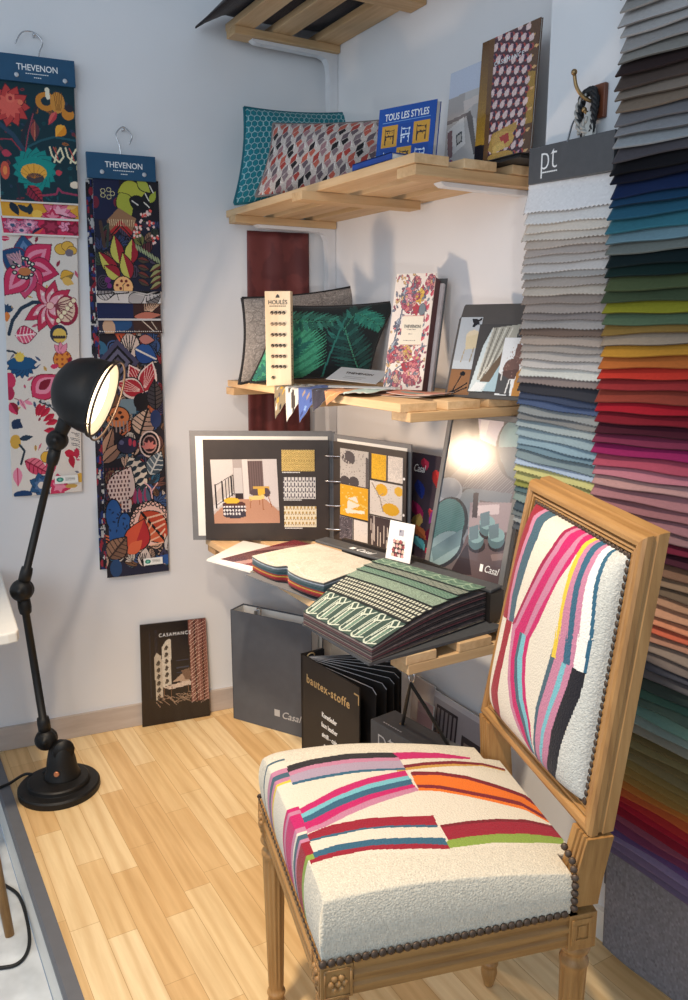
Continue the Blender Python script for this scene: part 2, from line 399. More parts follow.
# ------------------------------------------------------------------ pallet shelves
def bracket(bm, x0, y, zt, w=.028, drop=.2, xw=-.002):
    """white steel shelf bracket: arm under the shelf, leg down the wall, rounded at the bend"""
    pr = [(x0, zt-.0035), (x0+.012, zt-.010), (xw-.06, zt-.012), (xw-.042, zt-.018), (xw-.032, zt-.034), (xw-.029, zt-.06), (xw-.027, zt-drop), (xw, zt-drop), (xw, zt-.0005), (x0, zt-.0005)]
    if y < -.5: pr = [(x0, zt-.0035), (x0+.012, zt-.010), (xw, zt-.012), (xw, zt-.0005), (x0, zt-.0005)]      # flat arm only
    prism(bm, [(x, y-w/2, z) for x, z in pr], (0, w, 0))
    for hx in (x0+.03, (x0+xw)/2):
        lathe(bm, [(.004, 0), (.004, .0015)], (hx, y, zt-.0112), n=8)
def pallet_shelf(label, ztop, slats, beams, y0, y1, st=.02, bt=.022, brs=()):
    root = empty('pallet_shelf', (0, y0, ztop-st-bt), label, 'shelf', 'pallet wood shelves on the right wall')
    for x0, x1, ya, yb in slats:
        bm = NB(); box(bm, (x0, yb, ztop-st), (x1, ya, ztop)); fin('slat', bm, M['pine'], root, bevel=.0015)
    for ya, w, x0, x1 in beams:
        bm = NB(); box(bm, (x0, ya-w, ztop-st-bt), (x1, ya, ztop-st-.0002)); fin('crossbeam', bm, M['pine_x'], root, bevel=.0015)
    for x0, y in brs:
        bm = NB(); bracket(bm, x0, y, ztop-st-bt); fin('bracket', bm, M['white_metal'], root)
    return root
pallet_shelf('topmost pallet wood shelf, seen from below, with a dark cushion on it', 2.172,
    [(-.352, -.288, -.005, -1.0), (-.232, -.165, -.005, -1.0), (-.085, -.002, -.005, -1.0)],
    [(-.012, .062, -.352, -.001), (-.452, .072, -.352, -.001), (-.92, .07, -.352, -.001)], 0, -1.0, brs=[(-.29, -.045)])
pallet_shelf('pallet wood shelf with the teal and geometric cushions, second from top', 1.655,
    [(-.352, -.262, .028, -.98), (-.225, -.135, .014, -.985), (-.09, -.002, -.001, -.985)],
    [(-.002, .05, -.356, -.003), (-.50, .055, -.392, -.03), (-.905, .07, -.345, -.001)], 0, -.96, brs=[(-.28, -.03), (-.25, -.925)])
pallet_shelf('pallet wood shelf with the palm leaf cushion and floral catalogue', 1.137,
    [(-.368, -.268, .016, -.965), (-.24, -.145, .004, -.968), (-.118, -.002, -.012, -.965)],
    [(-.012, .06, -.385, -.003), (-.49, .055, -.36, -.003), (-.9, .075, -.348, -.001)], 0, -.965, brs=[(-.20, -.035)])
pallet_shelf('low pallet wood shelf carrying the open swatch books, edge of it behind chair', .66,
    [(-.505, -.43, -.10, -1.2), (-.372, -.285, -.02, -1.2), (-.24, -.15, .016, -1.2), (-.105, -.03, .002, -1.1)],
    [(-.105, .06, -.50, -.03), (-.55, .06, -.43, -.03), (-1.135, .065, -.50, -.13)], 0, -1.2, brs=[(-.25, -.135)])

# ------------------------------------------------------------------ fabric hangers on the back wall
def bpt(xw, z, off): return Vector((xw, wy(xw), z))+WN*off
def hanger(label, xl, xr, zt, zb_head, hook, panels, sticker, holes):
    """header board on a wire hook with sample cloths in layers; panels: (name, art, xl_top, xr_top, z_top, xl_bot, xr_bot, z_bot, off)"""
    root = empty('fabric_hanger', bpt((xl+xr)/2, zt, .0), label, 'fabric samples', 'fabric hangers on the back wall')
    bm = NB(); obox(bm, bpt(xl, zb_head, .018), WU*(xr-xl), (0, 0, zt-zb_head), WN*.012); hb = fin('header_board', bm, M['teal_board'], root, bevel=.001)
    xm = (xl+xr)/2+.006; w = xr-xl
    O = bpt(xm, zt-.038, .0304)
    text('lettering', 'THEVENON', O, WU, (0, 0, 1), .0225, M['letter_white'], hb, 'CENTER', fat=.0002, squeeze=.9)
    bm = NB()
    for k, (ww, dz) in enumerate(((.062, .047), (.020, .056))):
        for q in range(int(ww/.005)):
            p = bpt(xm-ww/2+q*.005, zt-dz, .0301); obox(bm, p, WU*.0034, (0, 0, .0022), WN*.0005)
    fin('small_print', bm, M['letter_white'], hb)
    for hx in holes:
        bm = NB(); lathe(bm, [(.0035, 0), (.006, .0005), (.0062, .0018), (.004, .0026), (0, .0024)], bpt(xl+hx[0]*w, zt-hx[1], .0298), WN, 14)
        fin('rivet', bm, M['letter_grey'], root, smooth=True)
    bm = NB(); tube(bm, arc([bpt(x, z, o) for x, z, o in hook], 7), .0019, 8); fin('hook', bm, M['steel'], root, smooth=True)
    for nm, art, a, b, z0, c, d, z1, off in panels:
        tl, tr, br, bl = bpt(a, z0, off), bpt(b, z0, off), bpt(d, z1, off+.004), bpt(c, z1, off+.004)
        P = quad_pts(tl, tr, br, bl, art.nx, art.ny)
        u, v = np.meshgrid(np.linspace(0, 1, art.nx+1), np.linspace(0, 1, art.ny+1))
        wob = (.0022*np.sin(u*5+v*3+off*300)*v)[..., None]*np.array(WN)
        inked(nm, P+wob, art.a, M['cloth'], root, thick=.0012, edge=(228, 222, 214))
    if sticker:
        x0, x1, z0, z1, off = sticker
        a = Art(40, 22, (0, 0, 100, 52), (238, 236, 230)); a.ell(22, 25, 15, 16, (24, 130, 110)); a.ell(22, 25, 7, 8, (120, 190, 170))
        for y in (14, 22, 30): a.rect(46, y, 88, y+3, (130, 130, 128))
        card('care_label', a, bpt(x0, z0, off), bpt(x1, z0, off)-bpt(x0, z0, off), (0, 0, z1-z0), M['paper'], root, thick=.0006, label='white care label with a green dot')
    bm = NB(); p = bpt(hook[0][0]*.0+hook[2][0], hook[2][1]-.006, 0); tube(bm, [p, p+WN*.02], .0025, 8); ball(bm, p+WN*.021, .0045, 10)
    fin('nail', bm, M['steel'], root, smooth=True)
    return root

# first hanger: teal flowered top cloth, amber and raspberry strips, white flowered cloth
NAVY, CRM, TEAL = (22, 44, 62), (226, 216, 206), (22, 70, 84)
a = Art(130, 204, (5, 130, 530, 950), (15, 50, 60))
_r = np.random.default_rng(21)
for k in range(70): a.leaf(_r.uniform(0, 530), _r.uniform(130, 950), _r.uniform(30, 70), _r.uniform(12, 26), _r.uniform(0, 360), ((24, 84, 92), (120, 50, 60), (38, 60, 84), (150, 90, 50), (18, 70, 76))[k % 5], None, (14, 34, 44))
for pts, w, c in (([(160, 600), (170, 480), (230, 370), (270, 290)], 26, (36, 42, 54)), ([(180, 600), (205, 470), (240, 350)], 8, (150, 62, 78)), ([(165, 590), (100, 500), (20, 440)], 30, (40, 66, 88)),
                  ([(150, 600), (90, 530), (10, 535)], 9, (150, 50, 66)), ([(200, 570), (290, 520), (380, 490), (530, 505)], 14, (34, 84, 96)), ([(120, 800), (130, 920)], 16, (36, 44, 58)),
                  ([(250, 900), (380, 880), (395, 840), (420, 865), (530, 880)], 14, (150, 56, 84)), ([(140, 440), (70, 330)], 12, (46, 40, 50))): a.line(pts, w, c)
a.petal(80, 310, 140, 80, 11, 0, (188, 62, 60), (220, 96, 84), (100, 26, 40), 5); a.ell(90, 262, 30, 30, (226, 110, 92)); a.ell(90, 262, 14, 14, (160, 40, 50)); a.ell(155, 282, 18, 18, (226, 120, 92))
a.ell(330, 260, 72, 62, (202, 130, 50)); a.ell(330, 258, 34, 30, (24, 50, 62)); a.ell(410, 260, 50, 70, (206, 140, 62)); a.line([(340, 180), (345, 230)], 30, (236, 226, 200))
for k in range(5): a.line([(385+k*14, 190), (400+k*8, 310)], 4, (120, 74, 30))
a.ell(480, 330, 44, 40, (206, 132, 48)); a.ell(490, 290, 30, 26, (40, 40, 52)); a.leaf(400, 320, 110, 44, 122, (190, 60, 70), (214, 96, 90)); a.leaf(455, 410, 100, 80, 130, (226, 140, 36), (240, 170, 60)); a.leaf(250, 400, 130, 62, 92, (90, 50, 60), (150, 70, 66), (200, 120, 90))
a.petal(240, 720, 150, 110, 16, 6, (18, 136, 130), (26, 150, 140), (20, 86, 92), 4); a.ell(240, 720, 120, 80, (18, 140, 132)); a.ell(232, 740, 88, 58, (232, 168, 66)); a.ell(240, 778, 60, 34, (70, 60, 66)); 
for k in range(7): a.line([(232, 780), (232+88*math.cos(pi+k*pi/6), 745+58*math.sin(pi+k*pi/6))], 3, (180, 110, 40))
a.leaf(190, 830, 150, 90, 50, (170, 46, 60), (140, 36, 60), (60, 20, 40), ribs=6); a.leaf(380, 740, 50, 40, -20, (196, 66, 76))
for cx in (390, 500):
    a.line([(cx-45, 560), (cx-30, 620), (cx+20, 660), (cx+50, 620), (cx+30, 560), (cx, 610), (cx-15, 660)], 12, (230, 218, 180)); a.line([(cx-20, 560), (cx, 600), (cx+10, 640)], 7, (200, 90, 80))
a.ell(40, 740, 30, 60, (202, 84, 66)); a.ell(40, 740, 14, 30, (232, 140, 80)); a.leaf(20, 620, 70, 50, 10, (180, 60, 80)); a.ell(510, 810, 34, 24, (232, 214, 190)); a.line([(540, 570), (535, 700)], 16, (230, 218, 180))
a.rect(0, 936, 600, 960, (224, 214, 206)); top1 = a
a = Art(130, 39, (30, 10, 490, 165), (222, 160, 52))
a.leaf(90, 40, 110, 50, 70, (24, 40, 56)); a.leaf(130, 60, 100, 44, 40, (30, 50, 64)); a.leaf(190, 130, 90, 40, -80, (30, 48, 60)); a.ell(240, 125, 34, 34, (238, 190, 80)); a.petal(370, 110, 110, 60, 7, 10, (222, 110, 140), (238, 170, 186), (140, 30, 60), 4); a.petal(330, 140, 70, 40, 5, 200, (196, 40, 80), (230, 130, 150)); a.line([(370, 120), (480, 150)], 8, (40, 40, 50)); a.leaf(420, 70, 90, 40, -30, (240, 190, 110)); a.rect(0, 148, 600, 170, (228, 220, 212)); str1 = a
a = Art(130, 39, (30, 130, 490, 280), (206, 44, 84))
for x, y in ((90, 200), (190, 190), (140, 240)): a.petal(x, y, 60, 40, 8, 20, (214, 120, 150), (236, 170, 190), (60, 60, 90), 4); a.ell(x, y, 14, 14, (70, 90, 120))
a.petal(320, 200, 70, 50, 6, 0, (130, 26, 56), (170, 50, 80)); a.petal(410, 195, 46, 34, 6, 0, (236, 150, 180), None, (120, 30, 60), 4); a.petal(470, 210, 60, 44, 6, 30, (130, 24, 52), (170, 50, 80)); a.leaf(200, 270, 100, 40, -40, (24, 36, 70), (230, 80, 70)); a.rect(0, 266, 600, 290, (228, 220, 212)); str2 = a
a = Art(136, 460, (50, 270, 512, 1919), CRM)
for k in range(46): a.leaf(_r.uniform(50, 512), _r.uniform(300, 1900), _r.uniform(26, 56), _r.uniform(10, 20), _r.uniform(0, 360), ((206, 96, 120), (50, 84, 120), (214, 170, 90), (150, 40, 64), (120, 126, 140))[k % 5], None, (110, 60, 70))
RS, PKL, DRD = (206, 52, 92), (230, 140, 164), (140, 22, 50)
for r, c in ((1, RS), (.75, PKL), (.5, RS)): a.leaf(210, 270, 70*r+40, 130*r, 90, c)
a.leaf(140, 290, 100, 70, 60, RS, PKL); a.leaf(280, 280, 70, 60, 110, RS, PKL); a.leaf(40, 380, 60, 30, 0, RS, None, (240, 200, 206)); a.leaf(20, 320, 70, 60, 270, PKL); a.leaf(400, 280, 60, 40, 100, DRD)
a.petal(200, 520, 0.1, 1, 1, 0, RS)
for ang, l, w, c1, c2 in ((-95, 185, 140, (40, 84, 128), (96, 130, 170)), (-150, 170, 150, (30, 70, 112), (150, 120, 130)), (-40, 205, 150, RS, PKL), (10, 200, 140, (196, 40, 84), PKL), (60, 170, 120, RS, PKL), (95, 180, 140, (206, 70, 110), (196, 140, 160)), (130, 210, 150, RS, PKL)):
    a.leaf(190, 540, l, w, ang, c1, None, None, (120, 30, 60), 6); a.leaf(190, 540, l*.82, w*.62, ang, c2); a.leaf(190, 540, l*.66, w*.3, ang, c1)
for k in range(16): a.ell(180+70*math.cos(k*1.9)*(.5+.5*(k % 3)/2), 545+56*math.sin(k*1.9), 17, 13, (24, 44, 54)); a.ell(180+70*math.cos(k*1.9)*(.5+.5*(k % 3)/2), 545+56*math.sin(k*1.9), 8, 6, (214, 220, 200))
a.ell(180, 565, 38, 24, (196, 120, 70))
for k in range(5): a.line([(160, 530), (80+k*18, 480-k*8)], 8, (200, 150, 160))
for dx, dy, r in ((0, 0, 40), (40, -18, 36), (66, 6, 30)): a.ell(410+dx, 430+dy, r, r*.75, (226, 176, 70), 0, (130, 90, 40), 4)
a.ell(460, 450, 26, 22, (120, 110, 120)); a.leaf(400, 600, 90, 70, -20, (222, 168, 60), (150, 120, 60), None, (90, 70, 50), 4); a.leaf(410, 605, 80, 50, 20, (226, 180, 90))
a.line([(70, 930), (95, 850), (150, 780), (220, 745), (310, 742)], 22, (36, 54, 74))
for ang, l in ((-120, 150), (-75, 150), (-35, 160), (150, 175), (115, 170), (80, 175), (50, 120)):
    a.leaf(325, 760, l, 78, ang, (196, 48, 80), None, None, (110, 20, 50), 4); a.leaf(325, 760, l*.7, 50, ang, (232, 170, 180)); a.ell(325+l*.5*math.cos(math.radians(ang)), 760+l*.5*math.sin(math.radians(ang)), 9, 9, (240, 220, 210))
a.ell(435, 790, 74, 90, (150, 30, 60)); a.ell(430, 785, 58, 74, (226, 196, 170)); 
for k in range(6): a.line([(350, 760), (470, 720+k*28)], 7, (130, 60, 70))
for k in range(6): a.ell(380+k*20, 850-k*24, 14, 14, (240, 226, 190), 0, (130, 30, 50), 4)
a.ell(330, 762, 22, 20, (238, 190, 180), 0, (190, 60, 80), 4); a.leaf(110, 940, 130, 100, -5, RS, (226, 90, 120), (244, 214, 214), (120, 20, 50), 5, 6); a.leaf(60, 800, 60, 40, 90, (226, 130, 60)); a.petal(60, 800, 50, 24, 7, 180, (40, 70, 100), None, span=180)
a.ell(380, 930, 56, 56, (40, 50, 70)); a.ell(385, 940, 44, 44, (222, 186, 90)); 
for k in range(5): a.ell(350+k*16, 950, 10, 10, (60, 50, 50))
a.view(50, -668, 512, 981)
a.line([(50, 90), (90, 95), (130, 120)], 12, (40, 54, 70)); a.petal(140, 160, 95, 52, 9, 0, (24, 78, 122), None, (18, 50, 84), 4, 200); a.ell(140, 165, 80, 40, (26, 84, 128)); a.petal(130, 130, 36, 22, 6, 180, (232, 196, 80), None, None, 0, 200); a.ell(130, 135, 26, 22, (232, 200, 90))
a.ell(400, 145, 56, 52, (222, 136, 56), 0, (120, 60, 30), 5); 
for k in range(9): a.ell(365+(k % 3)*34, 115+(k//3)*30, 8, 8, (160, 70, 40))
for an in (-130, -95, -60): a.leaf(395, 110, 70, 34, an, PKL, None, None, (140, 30, 60), 3)
a.leaf(320, 190, 60, 30, -5, RS); a.leaf(460, 130, 50, 26, 120, DRD)
a.leaf(205, 365, 200, 150, -38, (206, 56, 96), None, None, DRD, 8); a.leaf(225, 345, 150, 96, -38, PKL); a.leaf(245, 325, 100, 54, -38, (130, 20, 44))
a.ell(60, 270, 40, 50, RS); a.ell(60, 345, 30, 40, (180, 40, 80)); a.line([(90, 375), (140, 400), (180, 380)], 5, (150, 70, 80)); a.leaf(120, 380, 80, 26, 60, PKL, None, (120, 40, 60)); a.leaf(150, 395, 60, 24, 20, PKL); a.leaf(60, 400, 90, 60, 60, DRD, RS)
a.line([(250, 400), (320, 430), (380, 490), (360, 560)], 18, (60, 66, 76))
for k, (x, y) in enumerate(((250, 410), (280, 420), (310, 440), (340, 480), (360, 520), (350, 580))): a.leaf(x, y, 86, 38, 110+k*14, (200, 36, 66), (176, 26, 54)); a.ell(x+20, y-10, 12, 9, (190, 190, 190))
for k in range(14): a.line([(450+RNG.uniform(-10, 50), 600+k*11), (500, 612+k*11)], 4, (70, 70, 76))
a.leaf(400, 720, 80, 50, 20, (196, 30, 60)); a.leaf(440, 740, 90, 44, 80, (176, 22, 50)); a.leaf(480, 700, 70, 40, 90, (190, 40, 70))
a.leaf(70, 560, 80, 60, -50, (34, 56, 88)); a.leaf(75, 520, 70, 50, 30, (30, 50, 84)); a.ell(85, 640, 34, 44, (214, 166, 70)); a.leaf(110, 625, 90, 34, -8, (36, 56, 76)); a.line([(110, 660), (140, 700), (115, 780)], 14, (36, 52, 64))
a.ell(280, 745, 36, 34, (222, 170, 60), 0, (120, 80, 30), 4); a.leaf(140, 760, 180, 100, 30, (222, 110, 130), (206, 70, 100), (140, 20, 50), ribs=6); a.leaf(300, 760, 100, 70, 80, RS)
a.leaf(90, 800, 120, 60, 90, PKL, None, RS); a.petal(240, 920, 80, 60, 7, 0, (40, 84, 126), (80, 110, 150), (24, 40, 70), 4); a.ell(240, 920, 22, 22, (220, 210, 200)); a.petal(360, 930, 80, 60, 6, 20, RS, PKL); a.ell(120, 970, 60, 24, (24, 60, 104)); a.ell(500, 890, 26, 30, (226, 176, 70)); a.ell(440, 940, 40, 14, (200, 160, 80))
low1 = a
hanger('taller-hung fabric hanger with white flowered cloth, behind the lamp head', -.985, -.774, 2.026, 1.958,
       [(-.925, 2.055, .02), (-.905, 2.085, .02), (-.875, 2.088, .02), (-.855, 2.066, .022), (-.864, 2.04, .024), (-.868, 2.02, .024)],
       [('swatch', low1, -.995, -.793, 1.60, -1.027, -.828, .808, .010), ('swatch', str2, -.995, -.789, 1.607, -.992, -.792, 1.556, .0155),
        ('swatch', str1, -.995, -.788, 1.655, -.992, -.789, 1.601, .0185), ('swatch', top1, -.978, -.779, 1.966, -.993, -.788, 1.644, .0215)],
       (-.905, -.838, .862, .838, .0185), [(.27, .052), (.86, .055)])

# second hanger: dark jungle cloths
DK = (28, 24, 34); BK = (16, 13, 18)
def thicket(a, n, x0, y0, x1, y1, size, seed, pal, bk=BK):
    r = np.random.default_rng(seed)
    for k in range(n):
        x, y, l = r.uniform(x0, x1), r.uniform(y0, y1), size*r.uniform(.6, 1.2); c = pal[r.integers(len(pal))]; an = r.uniform(-150, -30); kind = r.integers(5)
        if kind == 0: a.leaf(x, y, l, l*.55, an, c, tuple(int(q*.75) for q in c), bk, bk, size*.05, 6)
        elif kind == 1:
            for j in range(5): a.leaf(x, y, l, l*.26, an-50+j*25, c, None, bk, bk, size*.04)
        elif kind == 2: a.ell(x, y, l*.42, l*.5, c, 0, bk, size*.06); [a.line([(x+(j-2)*l*.14, y-l*.3), (x+(j-2)*l*.14, y+l*.4)], size*.05, bk) for j in range(5)]
        elif kind == 3: [a.ell(x, y, l*.5*f, l*.55*f, c if i % 2 == 0 else bk) for i, f in enumerate((1, .82, .66, .5, .34, .2))]
        else: a.leaf(x, y, l*1.1, l*.7, an, c, None, None, bk, size*.06); [a.line([(x, y), (x+l*math.cos(math.radians(an+j*9)), y+l*math.sin(math.radians(an+j*9)))], size*.04, bk) for j in (-2, -1, 0, 1, 2)]
JP = [(196, 160, 138), (120, 84, 60), (60, 84, 128), (150, 46, 52), (200, 104, 64), (84, 96, 108), (70, 62, 92), (206, 190, 176), (46, 92, 120), (110, 70, 60)]
GP = [(70, 60, 80), (96, 44, 50), (110, 112, 60), (52, 62, 100), (140, 104, 84), (60, 74, 62)]
a = Art(130, 218, (70, 60, 500, 725), (26, 28, 50))
thicket(a, 46, 60, 120, 510, 730, 80, 9, GP); a.rect(60, 60, 240, 300, (24, 30, 62)); a.rect(240, 40, 520, 300, DK); a.ell(80, 205, 26, 36, (110, 30, 50)); a.ell(225, 200, 26, 30, (110, 30, 50))
for k in range(5): a.ell(160+34*math.cos(k*1.256), 150+22*math.sin(k*1.256), 12, 10, (24, 30, 62), 0, (200, 190, 140), 4)
a.leaf(230, 140, 190, 130, -5, (176, 176, 62), None, None, (14, 14, 18), 6); a.leaf(240, 145, 150, 110, 60, (166, 170, 62), None, None, (14, 14, 18), 6); a.leaf(360, 60, 110, 60, 40, (170, 176, 70), None, None, (14, 14, 18), 6); a.leaf(300, 175, 140, 90, 20, (18, 18, 24)); a.leaf(400, 140, 120, 80, 60, (20, 18, 24)); a.leaf(440, 190, 80, 40, -60, (160, 170, 60))
for x, y, t in ((320, 185, 30), (410, 140, 60), (400, 190, 40), (440, 90, 60)): a.line([(x, y), (x+46*math.cos(math.radians(t)), y+46*math.sin(math.radians(t)))], 7, (220, 216, 206))
a.poly([(150, 310), (230, 230), (345, 290), (310, 380), (245, 330), (180, 390)], (150, 110, 80)); a.poly([(170, 370), (240, 300), (320, 370), (300, 400), (240, 345), (190, 400)], (170, 40, 40)); a.line([(180, 390), (240, 330), (310, 395)], 8, (30, 20, 24))
for k in range(12): a.line([(165+k*15, 300), (172+k*14, 335)], 4, (220, 190, 150))
for x, y in ((420, 255), (440, 325), (350, 385), (465, 410), (360, 330), (400, 280)):
    for k in range(9): a.ell(x+RNG.uniform(-24, 24), y+RNG.uniform(-24, 24), 8, 8, (226, 84, 76) if k % 2 else (230, 200, 190))
a.line([(110, 320), (130, 460)], 22, (74, 54, 46)); a.line([(160, 330), (150, 460)], 16, (50, 60, 52))
for x, y, l, an in ((215, 640, 190, -130), (225, 560, 170, -100), (300, 560, 150, -85), (290, 650, 160, -105), (225, 645, 120, -145)):
    a.leaf(x, y, l, 84, an, (196, 190, 90), (150, 30, 46), None, (14, 12, 16), 6)
a.ell(245, 700, 62, 62, (236, 180, 120), 0, (20, 14, 16), 6)
for x, y in ((205, 690), (235, 665), (265, 665), (275, 690), (228, 710)): a.ell(x, y, 9, 9, (110, 30, 30))
a.line([(245, 725), (242, 690), (262, 670)], 4, (60, 24, 24)); a.ell(145, 660, 20, 18, (110, 40, 110)); a.ell(155, 695, 16, 16, (110, 40, 110))
for k in range(9): a.leaf(350+k*18, 480+k*10, 50, 13, -110, (150, 160, 120))
for k in range(4): a.leaf(345, 530+k*42, 80, 34, 10+k*5, (110, 50, 44), (70, 60, 50), (30, 24, 26), (12, 12, 14), 4); a.leaf(500, 560+k*36, 90, 36, 150, (96, 44, 40), (150, 150, 100), None, (12, 12, 14), 4)
top2 = a
a = Art(130, 46, (95, 715, 505, 840), (214, 204, 198))
a.rect(330, 700, 520, 780, (30, 26, 30)); a.leaf(100, 780, 110, 90, -10, (150, 140, 140), (196, 186, 182), (30, 26, 28), (20, 18, 20), 5, 5); a.line([(180, 800), (210, 770), (300, 760), (300, 720)], 9, (24, 20, 24)); a.leaf(300, 830, 120, 90, -30, (176, 166, 162), None, None, (24, 20, 24), 6); a.leaf(410, 830, 110, 80, -30, (190, 180, 176), (120, 112, 110), (30, 26, 30), (20, 18, 20), 5, 4); a.line([(320, 745), (420, 770), (510, 730)], 10, (206, 196, 190)); a.line([(340, 765), (430, 790), (510, 760)], 6, (206, 196, 190)); a.line([(225, 760), (235, 820)], 4, (40, 36, 36)); sb1 = a
a = Art(130, 39, (95, 835, 505, 940), (24, 34, 74)); a.rect(325, 830, 520, 960, (60, 32, 30))
for k in range(8): a.line([(400, 925), (400+k*16, 840)], 5, (220, 180, 150))
a.leaf(330, 920, 180, 40, -4, (190, 110, 90), None, None, (20, 16, 18), 5); a.rect(0, 928, 600, 942, (210, 200, 196)); sb2 = a
a = Art(130, 36, (95, 935, 505, 1020), (40, 40, 60)); a.ell(230, 970, 80, 40, (36, 76, 120)); a.ell(160, 990, 40, 40, (200, 160, 130)); a.rect(320, 930, 520, 1040, (66, 40, 34)); a.line([(370, 950), (450, 1010)], 6, (220, 200, 180)); a.line([(440, 960), (470, 1000)], 5, (220, 200, 180))
for k in range(30): a.ell(100+k*14, 1010, 4, 3, (220, 210, 200))
sb3 = a
a = Art(136, 475, (158, 80, 598, 1754), (34, 28, 36))
BK = (16, 13, 18)
thicket(a, 120, 150, 80, 610, 1760, 95, 4, JP)
a.poly([(265, 110), (420, 110), (400, 160), (300, 170)], (206, 90, 60)); a.leaf(360, 110, 180, 130, 80, (214, 190, 176), None, None, BK, 8)
for k in range(6): a.line([(300+k*24, 130), (365, 270)], 7, BK)
a.leaf(410, 215, 170, 130, 25, (40, 80, 140), (34, 66, 124), (220, 210, 200), BK, 8); a.ell(150, 230, 66, 70, (52, 100, 130)); a.ell(140, 200, 26, 26, BK); a.ell(170, 270, 20, 26, (30, 50, 80)); a.leaf(440, 150, 110, 60, 5, (190, 120, 110), None, None, BK, 5)
for r, c in ((150, (70, 66, 92)), (110, BK), (88, (98, 94, 116)), (54, BK), (34, (76, 70, 90))): a.poly([(285, 300-r), (285+r, 300), (285, 300+r), (285-r, 300)], c)
a.ell(200, 400, 60, 110, (110, 74, 50)); a.ell(215, 560, 70, 90, (120, 80, 56))
for an, l, w in ((-118, 210, 110), (-70, 215, 110), (-162, 210, 110)):
    a.leaf(460, 500, l, w+26, an, (232, 206, 196), None, None, BK, 8); a.leaf(458, 497, l*.93, w, an, (176, 36, 50))
    for k in (-2, -1, 0, 1, 2): t = math.radians(an+k*7); a.line([(458+30*math.cos(t), 497+30*math.sin(t)), (458+l*.8*math.cos(t), 497+l*.8*math.sin(t))], 4, (236, 190, 180))
a.rect(280, 540, 400, 640, (120, 140, 150)); a.ell(440, 560, 56, 56, (28, 22, 26)); a.leaf(540, 620, 200, 110, -90, (60, 54, 60), (84, 70, 66), BK, BK, 6, 7)
a.ell(268, 660, 80, 66, (204, 118, 70), 0, BK, 8)
for x, y in ((240, 640), (285, 630), (260, 670), (300, 660), (225, 665)): a.ell(x, y, 14, 11, (60, 30, 24))
for k in range(6): a.line([(205+k*26, 690), (205+k*26, 755)], 11, (150, 130, 124))
a.leaf(420, 790, 190, 160, -70, (200, 168, 146), (176, 140, 120), BK, BK, 8, 6); a.ell(540, 680, 40, 60, (44, 58, 100))
for an in (-100, -70, -40): a.leaf(150, 960, 250 if an != -40 else 200, 84, an, (186, 140, 112), (150, 110, 90), BK, BK, 6)
a.ell(330, 850, 70, 54, (46, 42, 66), 0, BK, 6); a.ell(350, 830, 12, 26, (190, 60, 80)); a.ell(380, 840, 12, 22, (190, 60, 80)); a.ell(290, 830, 16, 16, (100, 96, 130))
for r, c in ((76, (222, 196, 186)), (66, BK), (52, (190, 150, 140)), (44, (60, 30, 34))): a.ell(490, 850, r, r*1.2, c)
a.petal(485, 880, 60, 26, 5, -160, (222, 130, 120), None, None, 0, 170)
a.view(153, -714, 580, 900)
a.leaf(330, 110, 240, 130, 62, (230, 210, 190), None, None, BK, 8)
for k in range(5): a.leaf(360+k*22, 130+k*40, 70, 30, -20, (40, 50, 60)); a.leaf(360+k*22, 130+k*40, 70, 30, 150, (40, 50, 60))
a.leaf(470, 230, 170, 120, -60, (86, 100, 110), (60, 74, 86), (200, 200, 196), BK, 6, 5); a.line([(480, 390), (470, 320), (430, 280)], 9, (222, 170, 170)); a.line([(475, 345), (520, 290)], 8, (222, 170, 170))
a.leaf(215, 400, 260, 190, -62, (226, 196, 184), None, None, BK, 8)
for r in range(9):
    for c in range(7): a.rect(165+c*24+(r % 2)*8, 170+r*28, 176+c*24+(r % 2)*8, 188+r*28, (90, 40, 44))
a.rect(265, 390, 325, 470, (226, 196, 184)); 
for r in range(3): a.rect(275, 395+r*26, 290, 412+r*26, (90, 40, 44)); a.rect(300, 395+r*26, 314, 412+r*26, (90, 40, 44))
for k in range(6): a.leaf(360+k*20, 420, 110, 30, -90+RNG.uniform(-15, 15), (70, 90, 110) if k % 2 else (150, 50, 90))
a.ell(210, 480, 50, 100, (40, 86, 146), 0, BK, 8); a.ell(285, 560, 44, 86, (40, 86, 146), 0, BK, 8); a.rect(175, 560, 330, 650, (38, 82, 140))
for k in range(16): a.leaf(180+RNG.uniform(0, 140), 430+RNG.uniform(0, 200), 26, 12, RNG.uniform(0, 360), (22, 40, 76))
a.ell(460, 560, 140, 150, (236, 190, 176), 0, BK, 6)
for k in range(14): a.ell(460+128*math.cos(pi+k*.25), 560+135*math.sin(pi+k*.25), 16, 16, BK); a.ell(460+128*math.cos(pi+k*.25), 560+135*math.sin(pi+k*.25), 9, 9, (236, 190, 176))
a.leaf(400, 480, 290, 190, 52, (190, 70, 44), (206, 96, 60), BK, BK, 8)
for k in range(5): a.line([(440+k*30, 520+k*40), (560, 500+k*36)], 12, (236, 190, 160)); a.line([(440+k*26, 530+k*42), (420+k*10, 590+k*30)], 10, (232, 180, 150))
a.leaf(330, 740, 230, 170, -68, (206, 80, 54), (176, 40, 44), None, BK, 8); a.leaf(300, 750, 130, 80, -40, (216, 100, 64)); a.leaf(170, 770, 180, 140, -48, (150, 110, 86), (126, 90, 70), (60, 40, 34), BK, 8, 6)
a.poly([(180, 900), (260, 800), (330, 860), (420, 780), (600, 880), (600, 940), (150, 940)], (34, 34, 56)); a.ell(215, 840, 40, 60, (40, 70, 110)); a.leaf(400, 850, 130, 90, -80, (210, 190, 180), None, None, BK, 6)
for k in range(5): a.line([(370+k*14, 760), (400, 850)], 6, BK)
